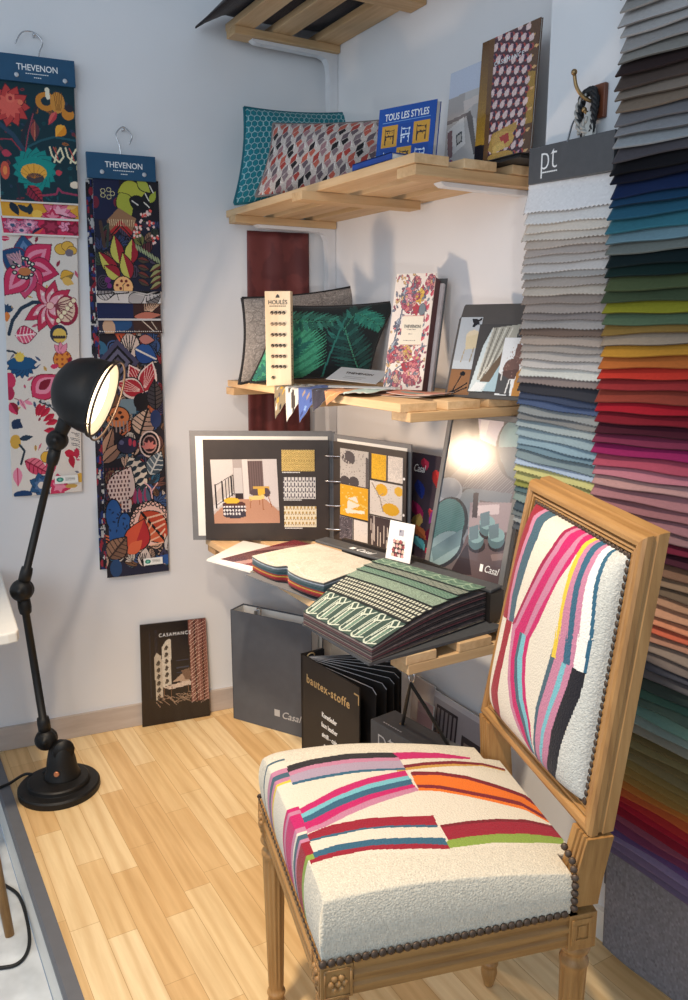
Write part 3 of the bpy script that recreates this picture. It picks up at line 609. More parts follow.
a.poly([(440, 800), (600, 780), (600, 850), (430, 840)], (44, 84, 150)); a.leaf(570, 760, 130, 50, -80, (200, 190, 186), None, BK, BK, 5)
low2 = a
a = Art(70, 260, (0, 0, 70, 260), (40, 36, 52))
for k in range(420): a.ell(RNG.uniform(0, 12), RNG.uniform(0, 260), RNG.uniform(.6, 2.4), RNG.uniform(.6, 3), ((36, 52, 110), (196, 190, 186), (150, 40, 54), (24, 22, 30))[k % 4])
und2 = a
hanger('lower-hung fabric hanger with dark jungle pattern cloth, right of the lamp head', -.759, -.563, 1.792, 1.722,
       [(-.635, 1.822, .024), (-.628, 1.845, .024), (-.650, 1.868, .024), (-.672, 1.846, .024), (-.664, 1.815, .026), (-.662, 1.786, .026)],
       [('swatch', und2, -.762, -.575, 1.722, -.790, -.60, .552, .006), ('swatch', low2, -.750, -.567, 1.30, -.770, -.575, .524, .0105), ('swatch', sb3, -.752, -.566, 1.335, -.750, -.563, 1.284, .0150),
        ('swatch', sb2, -.753, -.565, 1.38, -.753, -.567, 1.322, .0180), ('swatch', sb1, -.754, -.565, 1.42, -.753, -.565, 1.373, .0210), ('swatch', top2, -.744, -.557, 1.726, -.752, -.562, 1.408, .0240)],
       (-.655, -.595, .575, .552, .0185), [(.21, .052), (.82, .052)])

# ------------------------------------------------------------------ floor lamp
B = Vector((-1.01, -.197, 0))
lamp = empty('articulated_lamp', B, 'black jointed metal lamp with lit round shade, standing on the parquet', 'lamp')
bm = NB(); lathe(bm, [(.112, 0), (.113, .004), (.113, .017), (.109, .022), (.086, .024), (.085, .034), (.081, .038), (.045, .041), (0, .041)], B, n=56); fin('base', bm, M['black'], lamp, smooth=False, bevel=.0012)
bm = NB(); q = B+Vector((.012, .006, .038)); lathe(bm, [(.052, 0), (.051, .006), (.044, .02), (.04, .05), (.033, .082), (.024, .10), (.010, .108), (0, .108)], q, n=32)
prism(bm, [q+Vector((.004+.030*math.cos(t), -.028, .088+.030*math.sin(t))) for t in np.linspace(0, 2*pi, 16)[:-1]], (0, .012, 0)); fin('pivot_housing', bm, M['black'], lamp, smooth=True)
JB, JE, JS = Vector((-1.031, -.170, .151)), Vector((-1.060, -.154, .596)), Vector((-.951, -.217, 1.010))
def joint(c, r, ax):
    bm = NB(); lathe(bm, [(0, -r*.92), (r*.62, -r*.86), (r*.95, -r*.45), (r, -r*.06), (r*.955, 0), (r, r*.06), (r*.95, r*.45), (r*.62, r*.86), (r*.3, r*.9), (r*.28, r*1.02), (0, r*1.02)], c, ax, 28)
    return bm
AX = Vector((-.42, -.90, .1))
fin('joint', joint(JB, .031, AX), M['black'], lamp, smooth=True); fin('joint', joint(JE, .031, AX), M['black'], lamp, smooth=True); fin('joint', joint(JS, .028, AX), M['black'], lamp, smooth=True)
def arm(a, b, r):
    d = (b-a).normalized(); L = (b-a).length; bm = NB()
    lathe(bm, [(r*1.55, .020), (r*1.6, .05), (r*1.45, .066), (r, .068), (r*.93, L-.07), (r*1.4, L-.066), (r*1.6, L-.05), (r*1.5, L-.02)], a, d, 20); return bm
fin('arm', arm(JB, JE, .0112), M['black'], lamp, smooth=True); fin('arm', arm(JE, JS, .0104), M['black'], lamp, smooth=True)
NS = Vector((.79, -.51, -.34)).normalized(); RC = Vector((-.845, -.280, 1.118))
bm = NB()
outer = [(.1035, .006), (.106, .004), (.1055, 0), (.100, -.004), (.099, -.030), (.094, -.056), (.082, -.084), (.064, -.106), (.040, -.120), (.018, -.126), (0, -.1265)]
lathe(bm, outer[::-1]+[(.098, .005)], RC, NS, 48, cap=False); fin('lamp_shade', bm, M['black'], lamp, smooth=True)
shade = [o for o in lamp.children if o.name.startswith('lamp_shade')][0]
mr, nt, b_ = newmat('pale_reflector', .3); b_.inputs['Base Color'].default_value = L4((226, 220, 208))
bm = NB(); lathe(bm, [(.0975, .004), (.0955, -.004), (.095, -.03), (.09, -.054), (.078, -.08), (.06, -.1), (.036, -.113), (0, -.116)], RC, NS, 48, cap=False); fin('reflector', bm, mr, shade, smooth=True)
me_, nt, b_ = newmat('lit_bulb', .4); b_.inputs['Base Color'].default_value = L4((255, 240, 214)); b_.inputs['Emission Color'].default_value = (1, .80, .54, 1); b_.inputs['Emission Strength'].default_value = 3.4
bm = NB(); lathe(bm, [(0, -.004), (.03, -.005), (.06, -.008), (.080, -.014), (.084, -.02), (.076, -.028), (0, -.032)], RC, NS, 40); fin('bulb', bm, me_, shade, smooth=True, label='glowing white lamp face')
ll = bpy.data.lights.new('lamp_light', 'AREA'); ll.shape = 'DISK'; ll.size = .075; ll.energy = 4.8; ll.color = (1, .74, .52)
lo_ = bpy.data.objects.new('lamp_light', ll); C.objects.link(lo_); lo_.matrix_world = Matrix.Translation(RC+NS*.006) @ (-NS).to_track_quat('Z', 'X').to_matrix().to_4x4()
bm = NB()
ring = [RC+NS*.017+Matrix.Rotation(0, 3, 'X') @ (NS.to_track_quat('Z', 'X') @ Vector((.108*math.cos(t), .108*math.sin(t), 0))) for t in np.linspace(0, 2*pi, 49)]
tube(bm, ring, .003, 8, cap=False)
for k in (0, 16, 32): tube(bm, [ring[k], ring[k]-NS*.014], .0022, 6)
fin('guard_ring', bm, M['bronze'], shade, smooth=True)
bm = NB(); e = RC-NS*.085-Vector((0, 0, .052)); tube(bm, [JS, JS*.55+e*.45, e, e+(RC-NS*.07-e)*.45], [.017, .019, .025, .03], 18); fin('shade_neck', bm, M['black'], shade, smooth=True)
pb = q+Vector((-.0225, -.0405, .03)); bm = NB(); lathe(bm, [(.0075, 0), (.0075, .0035), (.006, .0045), (0, .0045)], pb, (-.45, -.86, .15), 20); fin('badge', bm, M['copper'], lamp)
text('lettering', 'P', pb+Vector((-.0022, -.0042, -.0045)), (.86, -.5, 0), (.06, .13, .98), .013, M['letter_white'], lamp, 'CENTER', depth=.0004)
bm = NB(); tube(bm, arc([q+Vector((-.03, .03, .016)), (-1.055, -.14, .03), (-1.085, -.098, .02), (-1.13, -.105, .008), (-1.175, -.125, .004), (-1.215, -.16, -.05), (-1.235, -.24, -.139), (-1.201, -.329, -.145), (-1.168, -.408, -.145), (-1.165, -.517, -.145), (-1.176, -.609, -.145), (-1.204, -.655, -.145), (-1.247, -.651, -.145), (-1.34, -.60, -.145)], 8), .0042, 10); fin('power_cord', bm, M['rubber'], lamp, smooth=True)

# ------------------------------------------------------------------ table at the left edge
tb = empty('side_table', (-1.5, -.2, -.15), 'white table top with wooden legs, cut off by the left edge of the photo', 'table')
bm = NB(); prism(bm, [(-2.0, -.497, .573), (-1.148, -.497, .573), (-1.128, -.492, .573), (-1.121, -.474, .573), (-1.084, .06, .573), (-1.09, .08, .573), (-2.0, .16, .573)], (0, 0, .027)); fin('tabletop', bm, M['white'], tb, bevel=.004)
for a, b in (((-1.21, -.545, -.15), (-1.262, -.41, .573)), ((-1.225, .1, -.15), (-1.262, .03, .573)), ((-1.95, -.52, -.15), (-1.9, -.41, .573)), ((-1.95, .14, -.15), (-1.9, .06, .573))):
    bm = NB(); tube(bm, [a, tuple(np.array(a)*.5+np.array(b)*.5), b], [.011, .015, .019], 14); fin('leg', bm, M['oak'], tb, smooth=True)

# ------------------------------------------------------------------ catalogue leaning on the back wall, drape
a = Art(86, 132, (98, 108, 440, 605), (26, 22, 26))
a.rect(98, 480, 440, 620, (34, 26, 26)); a.rect(140, 150, 150, 470, (36, 34, 42)); a.rect(170, 140, 185, 440, (32, 30, 40)); a.rect(255, 180, 345, 420, (24, 24, 32))
for y in (300, 335, 360): a.rect(275, y, 340, y+5, (58, 62, 78))
a.poly([(205, 230), (225, 200), (245, 188), (252, 195), (250, 415), (205, 425)], (206, 196, 180)); a.poly([(165, 275), (178, 250), (200, 268), (207, 300), (207, 470), (170, 485)], (190, 176, 158))
for k in range(6):
    for x0, y0 in ((228, 220), (187, 290)): a.leaf(x0, y0+k*33, 26, 17, 90, (70, 62, 56)); a.leaf(x0-12, y0+14+k*33, 18, 10, 40, (96, 86, 76))
a.poly([(205, 425), (345, 405), (350, 430), (240, 440)], (206, 186, 170)); a.poly([(255, 405), (300, 372), (345, 380), (340, 410)], (176, 150, 130)); a.poly([(300, 355), (345, 345), (350, 400), (320, 400)], (120, 92, 76))
for x in (212, 250, 335): a.line([(x, 430), (x-4, 490)], 4, (110, 80, 60))
for k in range(26): a.line([(170+k*7, 470+RNG.uniform(-10, 40)), (190+k*9, 474+RNG.uniform(0, 50))], 3, (150, 124, 104))
a.poly([(345, 105), (445, 105), (445, 515), (350, 520)], (120, 74, 66))
for k in range(5): a.line([(355+k*21, 105), (357+k*20, 515)], 7, (70, 38, 36) if k % 2 else (150, 104, 94))
for k in range(24): a.line([(350, 130+k*17), (385+RNG.uniform(0, 20), 100+k*17)], 2.5, (206, 176, 160)); a.line([(392, 140+k*17), (440, 118+k*17)], 2.5, (196, 160, 146))
a.grain(.04)
TL, TR, BR, BL = map(np.array, ((-.679, .0635, .352), (-.462, .0385, .345), (-.467, .016, .001), (-.692, .050, .001)))
cat = empty('interiors_catalogue', tuple((BL+BR)/2), 'dark interiors catalogue leaning against the back wall, on the floor', 'catalogue')
inked('cover', quad_pts(TL, TR, BR, BL, a.nx, a.ny), a.a, M['gloss'], cat, thick=.006, n=(TR-TL)[[1, 0, 2]]*0+np.cross(BL-TL, TR-TL)/np.linalg.norm(np.cross(BL-TL, TR-TL)), edge=(60, 52, 50), smooth=False)
U = Vector(TR-TL).normalized(); V = Vector(TL-BL).normalized(); Nn = U.cross(V)
text('lettering', 'CASAMANCE', Vector(TL)+U*.060-V*.048+Nn*.0008, U, V, .0168, M['letter_white'], cat, space=1.25, squeeze=.92)
bm = NB()
for k in range(9): obox(bm, Vector(BL)+U*(.085+k*.006)+V*.016+Nn*.0004, U*.0045, V*.003, Nn*.0004)
fin('small_print', bm, M['letter_white'], cat)

bm = NB(); nx, nz = 40, 40; g = []
for j in range(nz+1):
    z = 1.6-j/nz*.80; row = []
    for i in range(nx+1):
        u = i/nx; x = -.285+.013*j/nz*(-1)+u*(.208+.012*j/nz)
        off = .010+.0032*math.sin(u*15+.4)+.002*math.sin(u*37)*(j/nz)
        p = bpt(x, z, off); row.append(bm.verts.new(p))
    g.append(row)
for j in range(nz):
    for i in range(nx): bm.faces.new((g[j][i], g[j+1][i], g[j+1][i+1], g[j][i+1]))
dr = fin('curtain_length', bm, M['burgundy'], smooth=True); md = dr.modifiers.new('thick', 'SOLIDIFY'); md.thickness = .0015; md.offset = 0
tag(dr, 'burgundy damask curtain length hanging on the back wall behind the shelves', 'curtain')

# ------------------------------------------------------------------ cushions
def pillow(name, label, group, art, c, U, N, w, h, t, mat, pipe=None, piper=.004, back=None, sag=.075, cat='cushion', shear=0):
    """scatter cushion: front U (to the viewer's right) x up, N out of its front; corners stay sharp, sides curve in"""
    N = Vector(N).normalized(); V = N.cross(Vector(U)).normalized(); U = V.cross(N).normalized()
    c = Vector(c); ny, nx = art.ny, art.nx
    aa, bb = np.meshgrid(np.linspace(-1, 1, nx+1), np.linspace(1, -1, ny+1))
    Y = bb*(1-sag*(1-aa**2))*h/2; X = aa*(1-sag*(1-bb**2))*w/2+shear*Y
    D = t/2*np.clip((1-aa**2), 0, 1)**.55*np.clip((1-bb**2), 0, 1)**.55
    D = D*(1+.06*np.sin(aa*4+bb*3))
    base = np.array(c)+X[..., None]*np.array(U)+Y[..., None]*np.array(V)
    F = base+D[..., None]*np.array(N); K = base-D[..., None]*np.array(N)
    root = empty(name, tuple(c-V*h/2), label, cat, group)
    inked('front_panel', F, art.a, mat, root)
    ba = np.empty_like(art.a); ba[:] = back if back is not None else art.a.mean((0, 1))
    inked('back_panel', K[:, ::-1], ba, mat, root)
    rim = [base[0, i] for i in range(0, nx+1, 3)]+[base[j, -1] for j in range(0, ny+1, 3)]+[base[-1, i] for i in range(nx, -1, -3)]+[base[j, 0] for j in range(ny, -1, -3)]
    out = [rim[0]]
    for p in rim[1:]:
        if np.linalg.norm(p-out[-1]) > .004: out.append(p)
    bm = NB(); tube(bm, out+[out[0]], piper, 6, cap=False); fin('piping', bm, pipe, root, smooth=True)
    return root
a = Art(200, 150, (0, 0, 36, 27), (24, 122, 134))
yy = a.Y/1.35; xx = a.X/1.55
ra = (np.mod(xx, 1)-.5); 
def hexd(x, y):
    r, h = np.array([1, 1.7320508]), None
    ax_, ay_ = np.mod(x, 1)-.5, np.mod(y, 1.732)-.866
    bx_, by_ = np.mod(x-.5, 1)-.5, np.mod(y-.866, 1.732)-.866
    pick = ax_**2+ay_**2 < bx_**2+by_**2
    gx, gy = np.where(pick, ax_, bx_), np.where(pick, ay_, by_)
    return np.maximum(np.abs(gx), np.abs(gx)*.5+np.abs(gy)*.866)
d = hexd(a.X/1.75, a.Y/1.9); a.put(d > .43, (150, 190, 194)); a.put((d > .37) & (d < .43), (14, 96, 110)); a.grain(.05)
pillow('scatter_cushion', 'teal honeycomb patterned cushion, rearmost on the second shelf', 'cushions on the pallet shelves', a, (-.176, -.108, 1.807), (.98, -.11, .09), (-.05, -.97, .22), .37, .285, .085, M['cloth'], plain('teal_piping', (22, 100, 112), .8), back=(20, 110, 120), shear=.30)
a = Art(220, 130, (0, 0, 9.6, 5.4), (190, 178, 170))
pal = [(26, 22, 26), (96, 82, 88), (176, 88, 72), (150, 112, 116), (120, 104, 108), (160, 60, 52)]
for i in range(15):
    for j in range(11):
        x, y = i*.95+(j % 2)*.42-.3, j*.82-.2; c1, c2 = pal[(i*3+j*2) % 6], pal[(i+j*5+1) % 6]
        a.poly([(x, y), (x+.42, y-.38), (x+.42, y+.16), (x, y+.5)], c1); a.poly([(x+.05, y+.52), (x+.42, y+.2), (x+.60, y+.42), (x+.3, y+.86)], c2)
        a.line([(x-.12, y+.5), (x+.05, y+.9)], .05, (228, 224, 220))
a.grain(.05)
pillow('scatter_cushion', 'beige cushion with black, grey and rust rhombus pattern, leaning on the teal one', 'cushions on the pallet shelves', a, (-.214, -.352, 1.758), (.2, -.225, -.010), (-.72, -.66, .22), .36, .205, .10, M['cloth'], plain('beige_piping', (120, 110, 106), .8), back=(176, 168, 160), shear=.16)
a = Art(110, 80, (0, 0, 36, 26), (142, 134, 128))
for k in range(70): a.line([(RNG.uniform(0, 36), RNG.uniform(0, 26)), (RNG.uniform(0, 36), RNG.uniform(0, 26))], .12, (118, 110, 106) if k % 2 else (160, 152, 146))
for k in range(26):
    x, y = RNG.uniform(0, 36), RNG.uniform(0, 26); a.ell(x, y, 1.9, 1.9, (126, 118, 112)); a.ell(x, y, 1.5, 1.5, (148, 140, 134))
a.grain(.07)
pipb = plain('black_piping', (26, 24, 26), .7)
pillow('scatter_cushion', 'grey cushion with black piping, standing behind the palm leaf cushion', 'cushions on the pallet shelves', a, (-.188, -.138, 1.283), (.985, -.14, .12), (-.12, -.97, .2), .385, .255, .085, M['cloth'], pipb, .0045, back=(130, 124, 120), shear=.24)
a = Art(130, 90, (262, 280, 700, 600), (16, 26, 30))
a.view(180, 60, 650, 560)
def palm(x, y, l, ang, n, ll, c, spread=70, c2=None):
    t = math.radians(ang)
    a.line([(x, y), (x+l*math.cos(t), y+l*math.sin(t))], 5, (60, 130, 104))
    for k in range(n):
        s = l*(k+.5)/n; px, py = x+s*math.cos(t), y+s*math.sin(t); f = 1-.55*abs(k/n-.35)
        for sg in (-1, 1): a.leaf(px, py, ll*f, 19, ang+sg*(spread-22*k/n), c if (k+sg) % 3 else (c2 or c))
palm(340, 600, 360, -104, 22, 220, (66, 150, 116), 58, (46, 122, 94))
palm(200, 160, 240, 8, 12, 90, (38, 92, 80), 70, (52, 120, 104)); palm(470, 360, 250, -80, 10, 110, (24, 66, 62), 50, (40, 110, 100)); palm(620, 560, 340, -112, 14, 120, (20, 60, 58), 60, (30, 84, 78)); palm(520, 130, 150, 40, 9, 70, (34, 110, 98), 60, (46, 130, 112)); palm(200, 560, 260, -60, 12, 90, (34, 100, 90), 60)
a.line([(460, 560), (480, 140)], 8, (40, 110, 100)); a.grain(.05)
pillow('scatter_cushion', 'dark green palm leaf cushion behind the small wooden sample board', 'cushions on the pallet shelves', a, (-.186, -.287, 1.259), (.87, -.49, .04), (-.47, -.86, .2), .355, .225, .10, M['cloth'], pipb, .004, back=(20, 40, 40), shear=.40)
a = Art(40, 30, (0, 0, 1, 1), (42, 30, 32)); a.grain(.05)
dc = pillow('scatter_cushion', 'dark brown cushion lying flat on the topmost shelf, one corner sticking out', 'cushions on the pallet shelves', a, (-.232, -.210, 2.208), (1, -.02, .0), (0, .0, 1), .41, .45, .075, M['cloth'], plain('brown_piping', (34, 24, 26), .8), back=(42, 30, 32), sag=.012)
for ch in dc.children:                                          # the overhanging corner sags over the front slat
    for vtx in ch.data.vertices:
        x = vtx.co.x+dc.location.x
        if x < -.357: vtx.co.z -= (-.357-x)*.66

# ------------------------------------------------------------------ things on the second shelf
def booklet(name, label, art, tl, u, w, h, lean, t, mat, cover=(60, 60, 64), pages=(226, 224, 218), cat='catalogue', group=None, bendamt=0):
    """upright bound booklet: printed front cover, page block, back cover; u = direction along its top edge, tl = top left of the front,
    lean = how far the foot stands out from the head"""
    u = Vector(u).normalized(); n = u.cross(Vector((0, 0, 1))).normalized()      # out of the front
    tl = Vector(tl); down = (Vector((0, 0, -h))+n*lean); dv = down.normalized(); nn = u.cross(-dv).normalized()
    root = empty(name, tuple(tl+u*w/2+down), label, cat, group)
    inked('cover', plane_pts(tl, u*w, down, art.nx, art.ny), art.a, mat, root, thick=.0012, n=tuple(nn), edge=cover, smooth=False)
    bm = NB(); obox(bm, tl-nn*(t-.0012)+u*.001+dv*.002, u*(w-.003), down*.99, nn*(t-.0027)); o = fin('pages', bm, M['cream_paper'], root)
    bm = NB(); obox(bm, tl-nn*t, u*w, down, nn*.0011); fin('back_cover', bm, plain(name+'_back', cover, .5), root)
    return root, u, -dv, nn, tl
FB = empty('book', (-.255, -.79, 1.656), 'blue book lying flat under the upright blue book', 'book')
bm = NB(); obox(bm, (-.345, -.885, 1.6562), (.17, .012, 0), (0, .165, 0), (0, 0, .002)); obox(bm, (-.345, -.885, 1.6705), (.17, .012, 0), (0, .165, 0), (0, 0, .002)); obox(bm, (-.345, -.885, 1.6562), (.002, 0, 0), (0, .165, 0), (0, 0, .016)); fin('cover', bm, plain('blue_book_cover', (24, 62, 140), .4), FB)
bm = NB(); obox(bm, (-.342, -.882, 1.6583), (.165, .012, 0), (0, .16, 0), (0, 0, .012)); fin('pages', bm, M['cream_paper'], FB)
a = Art(90, 86, (25, 225, 565, 740), (28, 78, 160))
for x0, y0, x1, y1, c in ((70, 375, 215, 555, 0), (225, 375, 360, 555, 1), (370, 375, 515, 555, 0), (70, 565, 215, 720, 1), (225, 565, 360, 720, 0), (370, 565, 515, 720, 1)):
    a.rect(x0, y0, x1, y1, (214, 156, 56) if c == 0 else (26, 70, 150)); f = (58, 44, 36) if c == 0 else (214, 226, 240)
    a.line([(x0+30, y0+30), (x0+34, y1-25)], 9, f); a.line([(x1-30, y0+40), (x1-34, y1-25)], 9, f); a.line([(x0+30, (y0+y1)/2), (x1-32, (y0+y1)/2)], 12, f); a.line([(x0+34, y0+40), (x1-36, y0+46)], 8, f)
    for k in range(7): a.ell(x0+40+k*11, (y0+y1)/2+RNG.uniform(-40, 30), 5, 8, f)
a.rect(70, 345, 515, 349, (120, 160, 210))
r, u, v, n, tl = booklet('book', 'upright blue book of furniture styles, gold and blue squares on its cover', a, (-.233, -.662, 1.816), (.37, -.93, 0), .163, .143, .02, .018, M['gloss'], (24, 62, 140), cat='book')
text('lettering', 'TOUS LES STYLES', tl+u*.0815-v*.030+n*.0007, u, v, .0225, M['letter_white'], r, 'CENTER', squeeze=.72, fat=.0003)
bk = empty('flat_folder', (-.16, -.9, 1.656), 'black folder lying flat under the two catalogues by the shelf end', 'folder')
bm = NB(); box(bm, (-.125, -1.045, 1.6562), (-.01, -.74, 1.658)); box(bm, (-.125, -1.045, 1.6645), (-.01, -.74, 1.6665)); box(bm, (-.013, -1.045, 1.6562), (-.01, -.74, 1.6665)); fin('cover', bm, M['black_card'], bk)
bm = NB(); box(bm, (-.120, -1.04, 1.6581), (-.0135, -.745, 1.6643)); fin('pages', bm, M['black_card'], bk)
a = Art(80, 105, (0, 0, 1, 1), (200, 206, 222)).warp((28, 310), (255, 225), (238, 735), (5, 742))
a.poly([(0, 425), (260, 340), (260, 760), (0, 760)], (196, 190, 186)); a.poly([(0, 425), (110, 388), (112, 470), (15, 522)], (176, 168, 164)); a.poly([(10, 512), (260, 430), (260, 446), (10, 528)], (122, 112, 110)); a.poly([(104, 425), (260, 372), (260, 392), (110, 470)], (216, 202, 194))
a.poly([(120, 480), (150, 462), (186, 660), (170, 668)], (104, 96, 94)); a.poly([(150, 462), (260, 410), (260, 640), (190, 655)], (210, 202, 198)); a.ell(175, 470, 30, 34, (186, 178, 174)); a.ell(195, 505, 22, 36, (168, 160, 158))
a.poly([(22, 548), (108, 492), (124, 612), (36, 668)], (230, 226, 222)); a.poly([(22, 556), (48, 545), (56, 660), (30, 672)], (122, 80, 84)); a.poly([(70, 570), (102, 552), (106, 600), (76, 618)], (58, 58, 60)); a.poly([(76, 576), (98, 563), (101, 594), (81, 607)], (192, 188, 182))
a.ell(42, 710, 26, 38, (172, 74, 90)); a.ell(40, 692, 18, 14, (206, 112, 122)); a.ell(128, 716, 36, 34, (182, 84, 98)); a.ell(126, 702, 24, 15, (212, 122, 130))
booklet('interiors_catalogue', 'pale catalogue with pink round stools on its cover, beside the blue book', a, (-.062, -.716, 1.908), (0, -1, 0), .165, .240, .018, .005, M['gloss'], (206, 206, 208))
a = Art(110, 150, (195, 100, 515, 745), (104, 66, 40)).warp((222, 228), (515, 97), (503, 745), (195, 748))
gy = (a.Y-100)/645
m = (a.X < 285) | (a.X > 462)
a.a[m] = (1-gy[m, None])*np.array((74, 46, 34))+gy[m, None]*np.array((206, 156, 50)); a.rect(195, 660, 260, 745, (34, 28, 30)); a.rect(462, 100, 515, 745, (96, 64, 40)); a.rect(470, 350, 505, 600, (168, 128, 52))
a.poly([(290, 195), (465, 130), (462, 745), (262, 745)], (78, 46, 56))
for j in range(12):
    for i in range(5):
        x, y = 290+i*40+(j % 2)*20-j*2, 160+j*50
        a.leaf(x, y, 44, 24, -70, (226, 196, 190)); a.leaf(x+16, y+6, 40, 22, 110, (176, 70, 62)); a.leaf(x-10, y+12, 30, 16, 40, (212, 150, 170)); a.ell(x+6, y+22, 8, 12, (60, 34, 60)); a.leaf(x+22, y+26, 26, 14, -30, (220, 170, 110))
a.poly([(262, 100), (290, 100), (275, 745), (250, 745)], (110, 74, 40))
a.poly([(295, 620), (425, 580), (428, 610), (390, 650), (400, 690), (300, 710), (275, 690)], (190, 146, 70)); a.ell(355, 655, 60, 40, (206, 160, 80)); a.poly([(335, 640), (385, 625), (390, 665), (360, 680)], (180, 60, 50)); a.poly([(300, 680), (360, 660), (372, 695), (305, 712)], (222, 180, 96)); a.ell(345, 728, 70, 22, (196, 150, 70)); a.grain(.05)
r, u, v, n, tl = booklet('interiors_catalogue', 'tall gold catalogue showing houndstooth wallpaper and an ochre armchair', a, (-.085, -.862, 1.934), (0, -1, 0), .188, .266, .016, .006, M['gloss'], (90, 62, 44))
text('lettering', 'CASAMANCE', tl+u*.048-v*.062+n*.0007, u, v, .0135, M['letter_white'], r, space=1.3, squeeze=1.0)

# ------------------------------------------------------------------ things on the third shelf
hs = empty('braid_sample_board', (-.35, -.31, 1.137), 'small upright wooden sample board with rows of curled braids, front of third shelf', 'sample board')
HU = Vector((.80, -.60, 0)); HN = Vector((-.60, -.80, 0)); h0 = Vector((-.379, -.300, 1.1372))
bm = NB(); obox(bm, h0, HU*.073, -HN*.036, (0, 0, .264)); fin('block', bm, wood('maple', (220, 190, 150), (232, 206, 170), (240, 218, 186), 2, .5, 50), hs, bevel=.001)
text('lettering', 'HOULÈS', h0+HU*.0365+HN*.0008+Vector((0, 0, .228)), HU, (0, 0, 1), .0165, M['letter_dark'], hs, 'CENTER', squeeze=.9)
bm = NB()
for k in range(9): obox(bm, h0+HU*(.013+k*.0053)+HN*.0002+Vector((0, 0, .222)), HU*.0042, HN*.0004, (0, 0, .0022))
prism(bm, [h0+HU*(.0365+dx)+HN*.0003+Vector((0, 0, dz)) for dx, dz in ((-.006, .246), (.006, .246), (.004, .252), (0, .256), (-.004, .252))], HN*.0003); fin('small_print', bm, M['letter_dark'], hs)
for r_, (zz, cnt) in enumerate(((.205, 4), (.174, 4), (.144, 4), (.114, 4), (.084, 4), (.055, 4), (.024, 1))):
    bm = NB()
    for k in range(cnt):
        c = h0+HU*(.019+k*.0112)+Vector((0, 0, zz)); pts = [c+HN*.002+HU*(.0042*math.cos(t)*(1-.06*t))+Vector((0, 0, .0052*math.sin(t)*(1-.05*t)-.001*t)) for t in np.linspace(2.6, -2.4, 14)]
        tube(bm, pts, [.0016]*8+[.0014, .0013, .0011, .0009, .0007, .0005], 6); ball(bm, c+HN*.002+Vector((0, 0, .0016)), .0026, 8)
    fin('braid_row', bm, plain('braid_%s' % 'abcdefg'[r_], ((46, 34, 30), (132, 112, 92), (70, 52, 42), (30, 24, 24), (84, 66, 52), (52, 40, 34), (60, 60, 44))[r_], .7), hs, smooth=True)
bm = NB()
for zz in (.205, .174, .144, .114, .084, .055, .024):
    for q in range(2): obox(bm, h0+HU*.0731-HN*.008+Vector((0, 0, zz-q*.008)), -HN*.013, HU*.0003, (0, 0, .0032))
fin('side_marks', bm, plain('burnt_marks', (150, 110, 80), .6), hs)

a = Art(74, 160, (75, 85, 455, 905), (238, 224, 212))
FL = [(176, 92, 110), (206, 120, 120), (150, 90, 104), (222, 160, 150)]
a.line([(200, 120), (180, 300), (150, 480), (100, 700), (90, 880)], 16, (110, 116, 130)); a.line([(250, 720), (180, 760), (120, 830)], 10, (120, 124, 134)); a.line([(200, 130), (260, 170), (330, 220)], 8, (110, 116, 126))
def bloom(x, y, r, c):
    for k in range(14): t = k*.449*5.1; a.ell(x+r*.62*math.cos(t), y+r*.7*math.sin(t), r*.26, r*.24, FL[k % 4], 0, (104, 50, 70), 3)
    for k in range(7): t = k*.9; a.ell(x+r*.28*math.cos(t), y+r*.3*math.sin(t), r*.2, r*.18, c, 0, (104, 50, 70), 3)
bloom(225, 270, 92, (216, 150, 160)); bloom(280, 150, 50, (206, 176, 140)); bloom(330, 790, 96, (220, 150, 150)); bloom(190, 830, 66, (206, 176, 150)); bloom(130, 660, 66, (196, 90, 96)); bloom(420, 150, 56, (206, 120, 120)); bloom(210, 650, 60, (214, 160, 150))
for x, y, an in ((190, 170, 100), (160, 400, 110), (120, 760, 90), (150, 560, 120)): a.leaf(x, y, 110, 44, an, (130, 138, 152), (170, 176, 186), (80, 84, 98), (80, 84, 98), 3)
for x, y, c in ((340, 230, (226, 186, 84)), (265, 620, (226, 184, 80)), (330, 260, (214, 170, 70)), (280, 660, (210, 160, 90)), (370, 690, (206, 100, 120)), (310, 340, (180, 50, 70)), (265, 740, (170, 40, 64))):
    a.petal(x, y, 46, 30, 6, 20, c, None, (130, 80, 60), 3)
for x, y in ((400, 350), (410, 430), (420, 500), (390, 560), (400, 640), (380, 240), (430, 250)): a.leaf(x, y, 60, 30, -60, (186, 50, 74), (214, 110, 120)); a.leaf(x-8, y+10, 36, 18, 130, (120, 130, 140))
for k in range(230):
    x, y = RNG.uniform(80, 450), RNG.uniform(90, 900); c_ = ((150, 80, 96), (206, 120, 126), (120, 126, 138), (206, 170, 120), (170, 60, 80), (96, 100, 116))[k % 6]
    a.leaf(x, y, RNG.uniform(22, 46), RNG.uniform(12, 20), RNG.uniform(0, 360), c_, None, None, (96, 70, 80), 2)
a.ell(365, 340, 30, 40, (120, 128, 134), 0, (70, 74, 84), 4); a.rect(190, 385, 390, 590, (240, 228, 206)); a.rect(186, 381, 394, 388, (206, 150, 140)); a.rect(186, 586, 394, 593, (206, 150, 140))
for x0, x1, y in ((240, 330, 480), (262, 300, 508), (220, 345, 558)): 
    for q in range(int((x1-x0)/9)): a.rect(x0+q*9, y, x0+q*9+6, y+6, (120, 104, 96))
TL = Vector((-.128, -.589, 1.440)); TR = Vector((-.072, -.683, 1.440)); BL = Vector((-.195, -.629, 1.1425)); 
u = (TR-TL).normalized(); dn = BL-TL; dn = dn-u*dn.dot(u); v = -dn.normalized(); n = u.cross(v).normalized(); w = .112
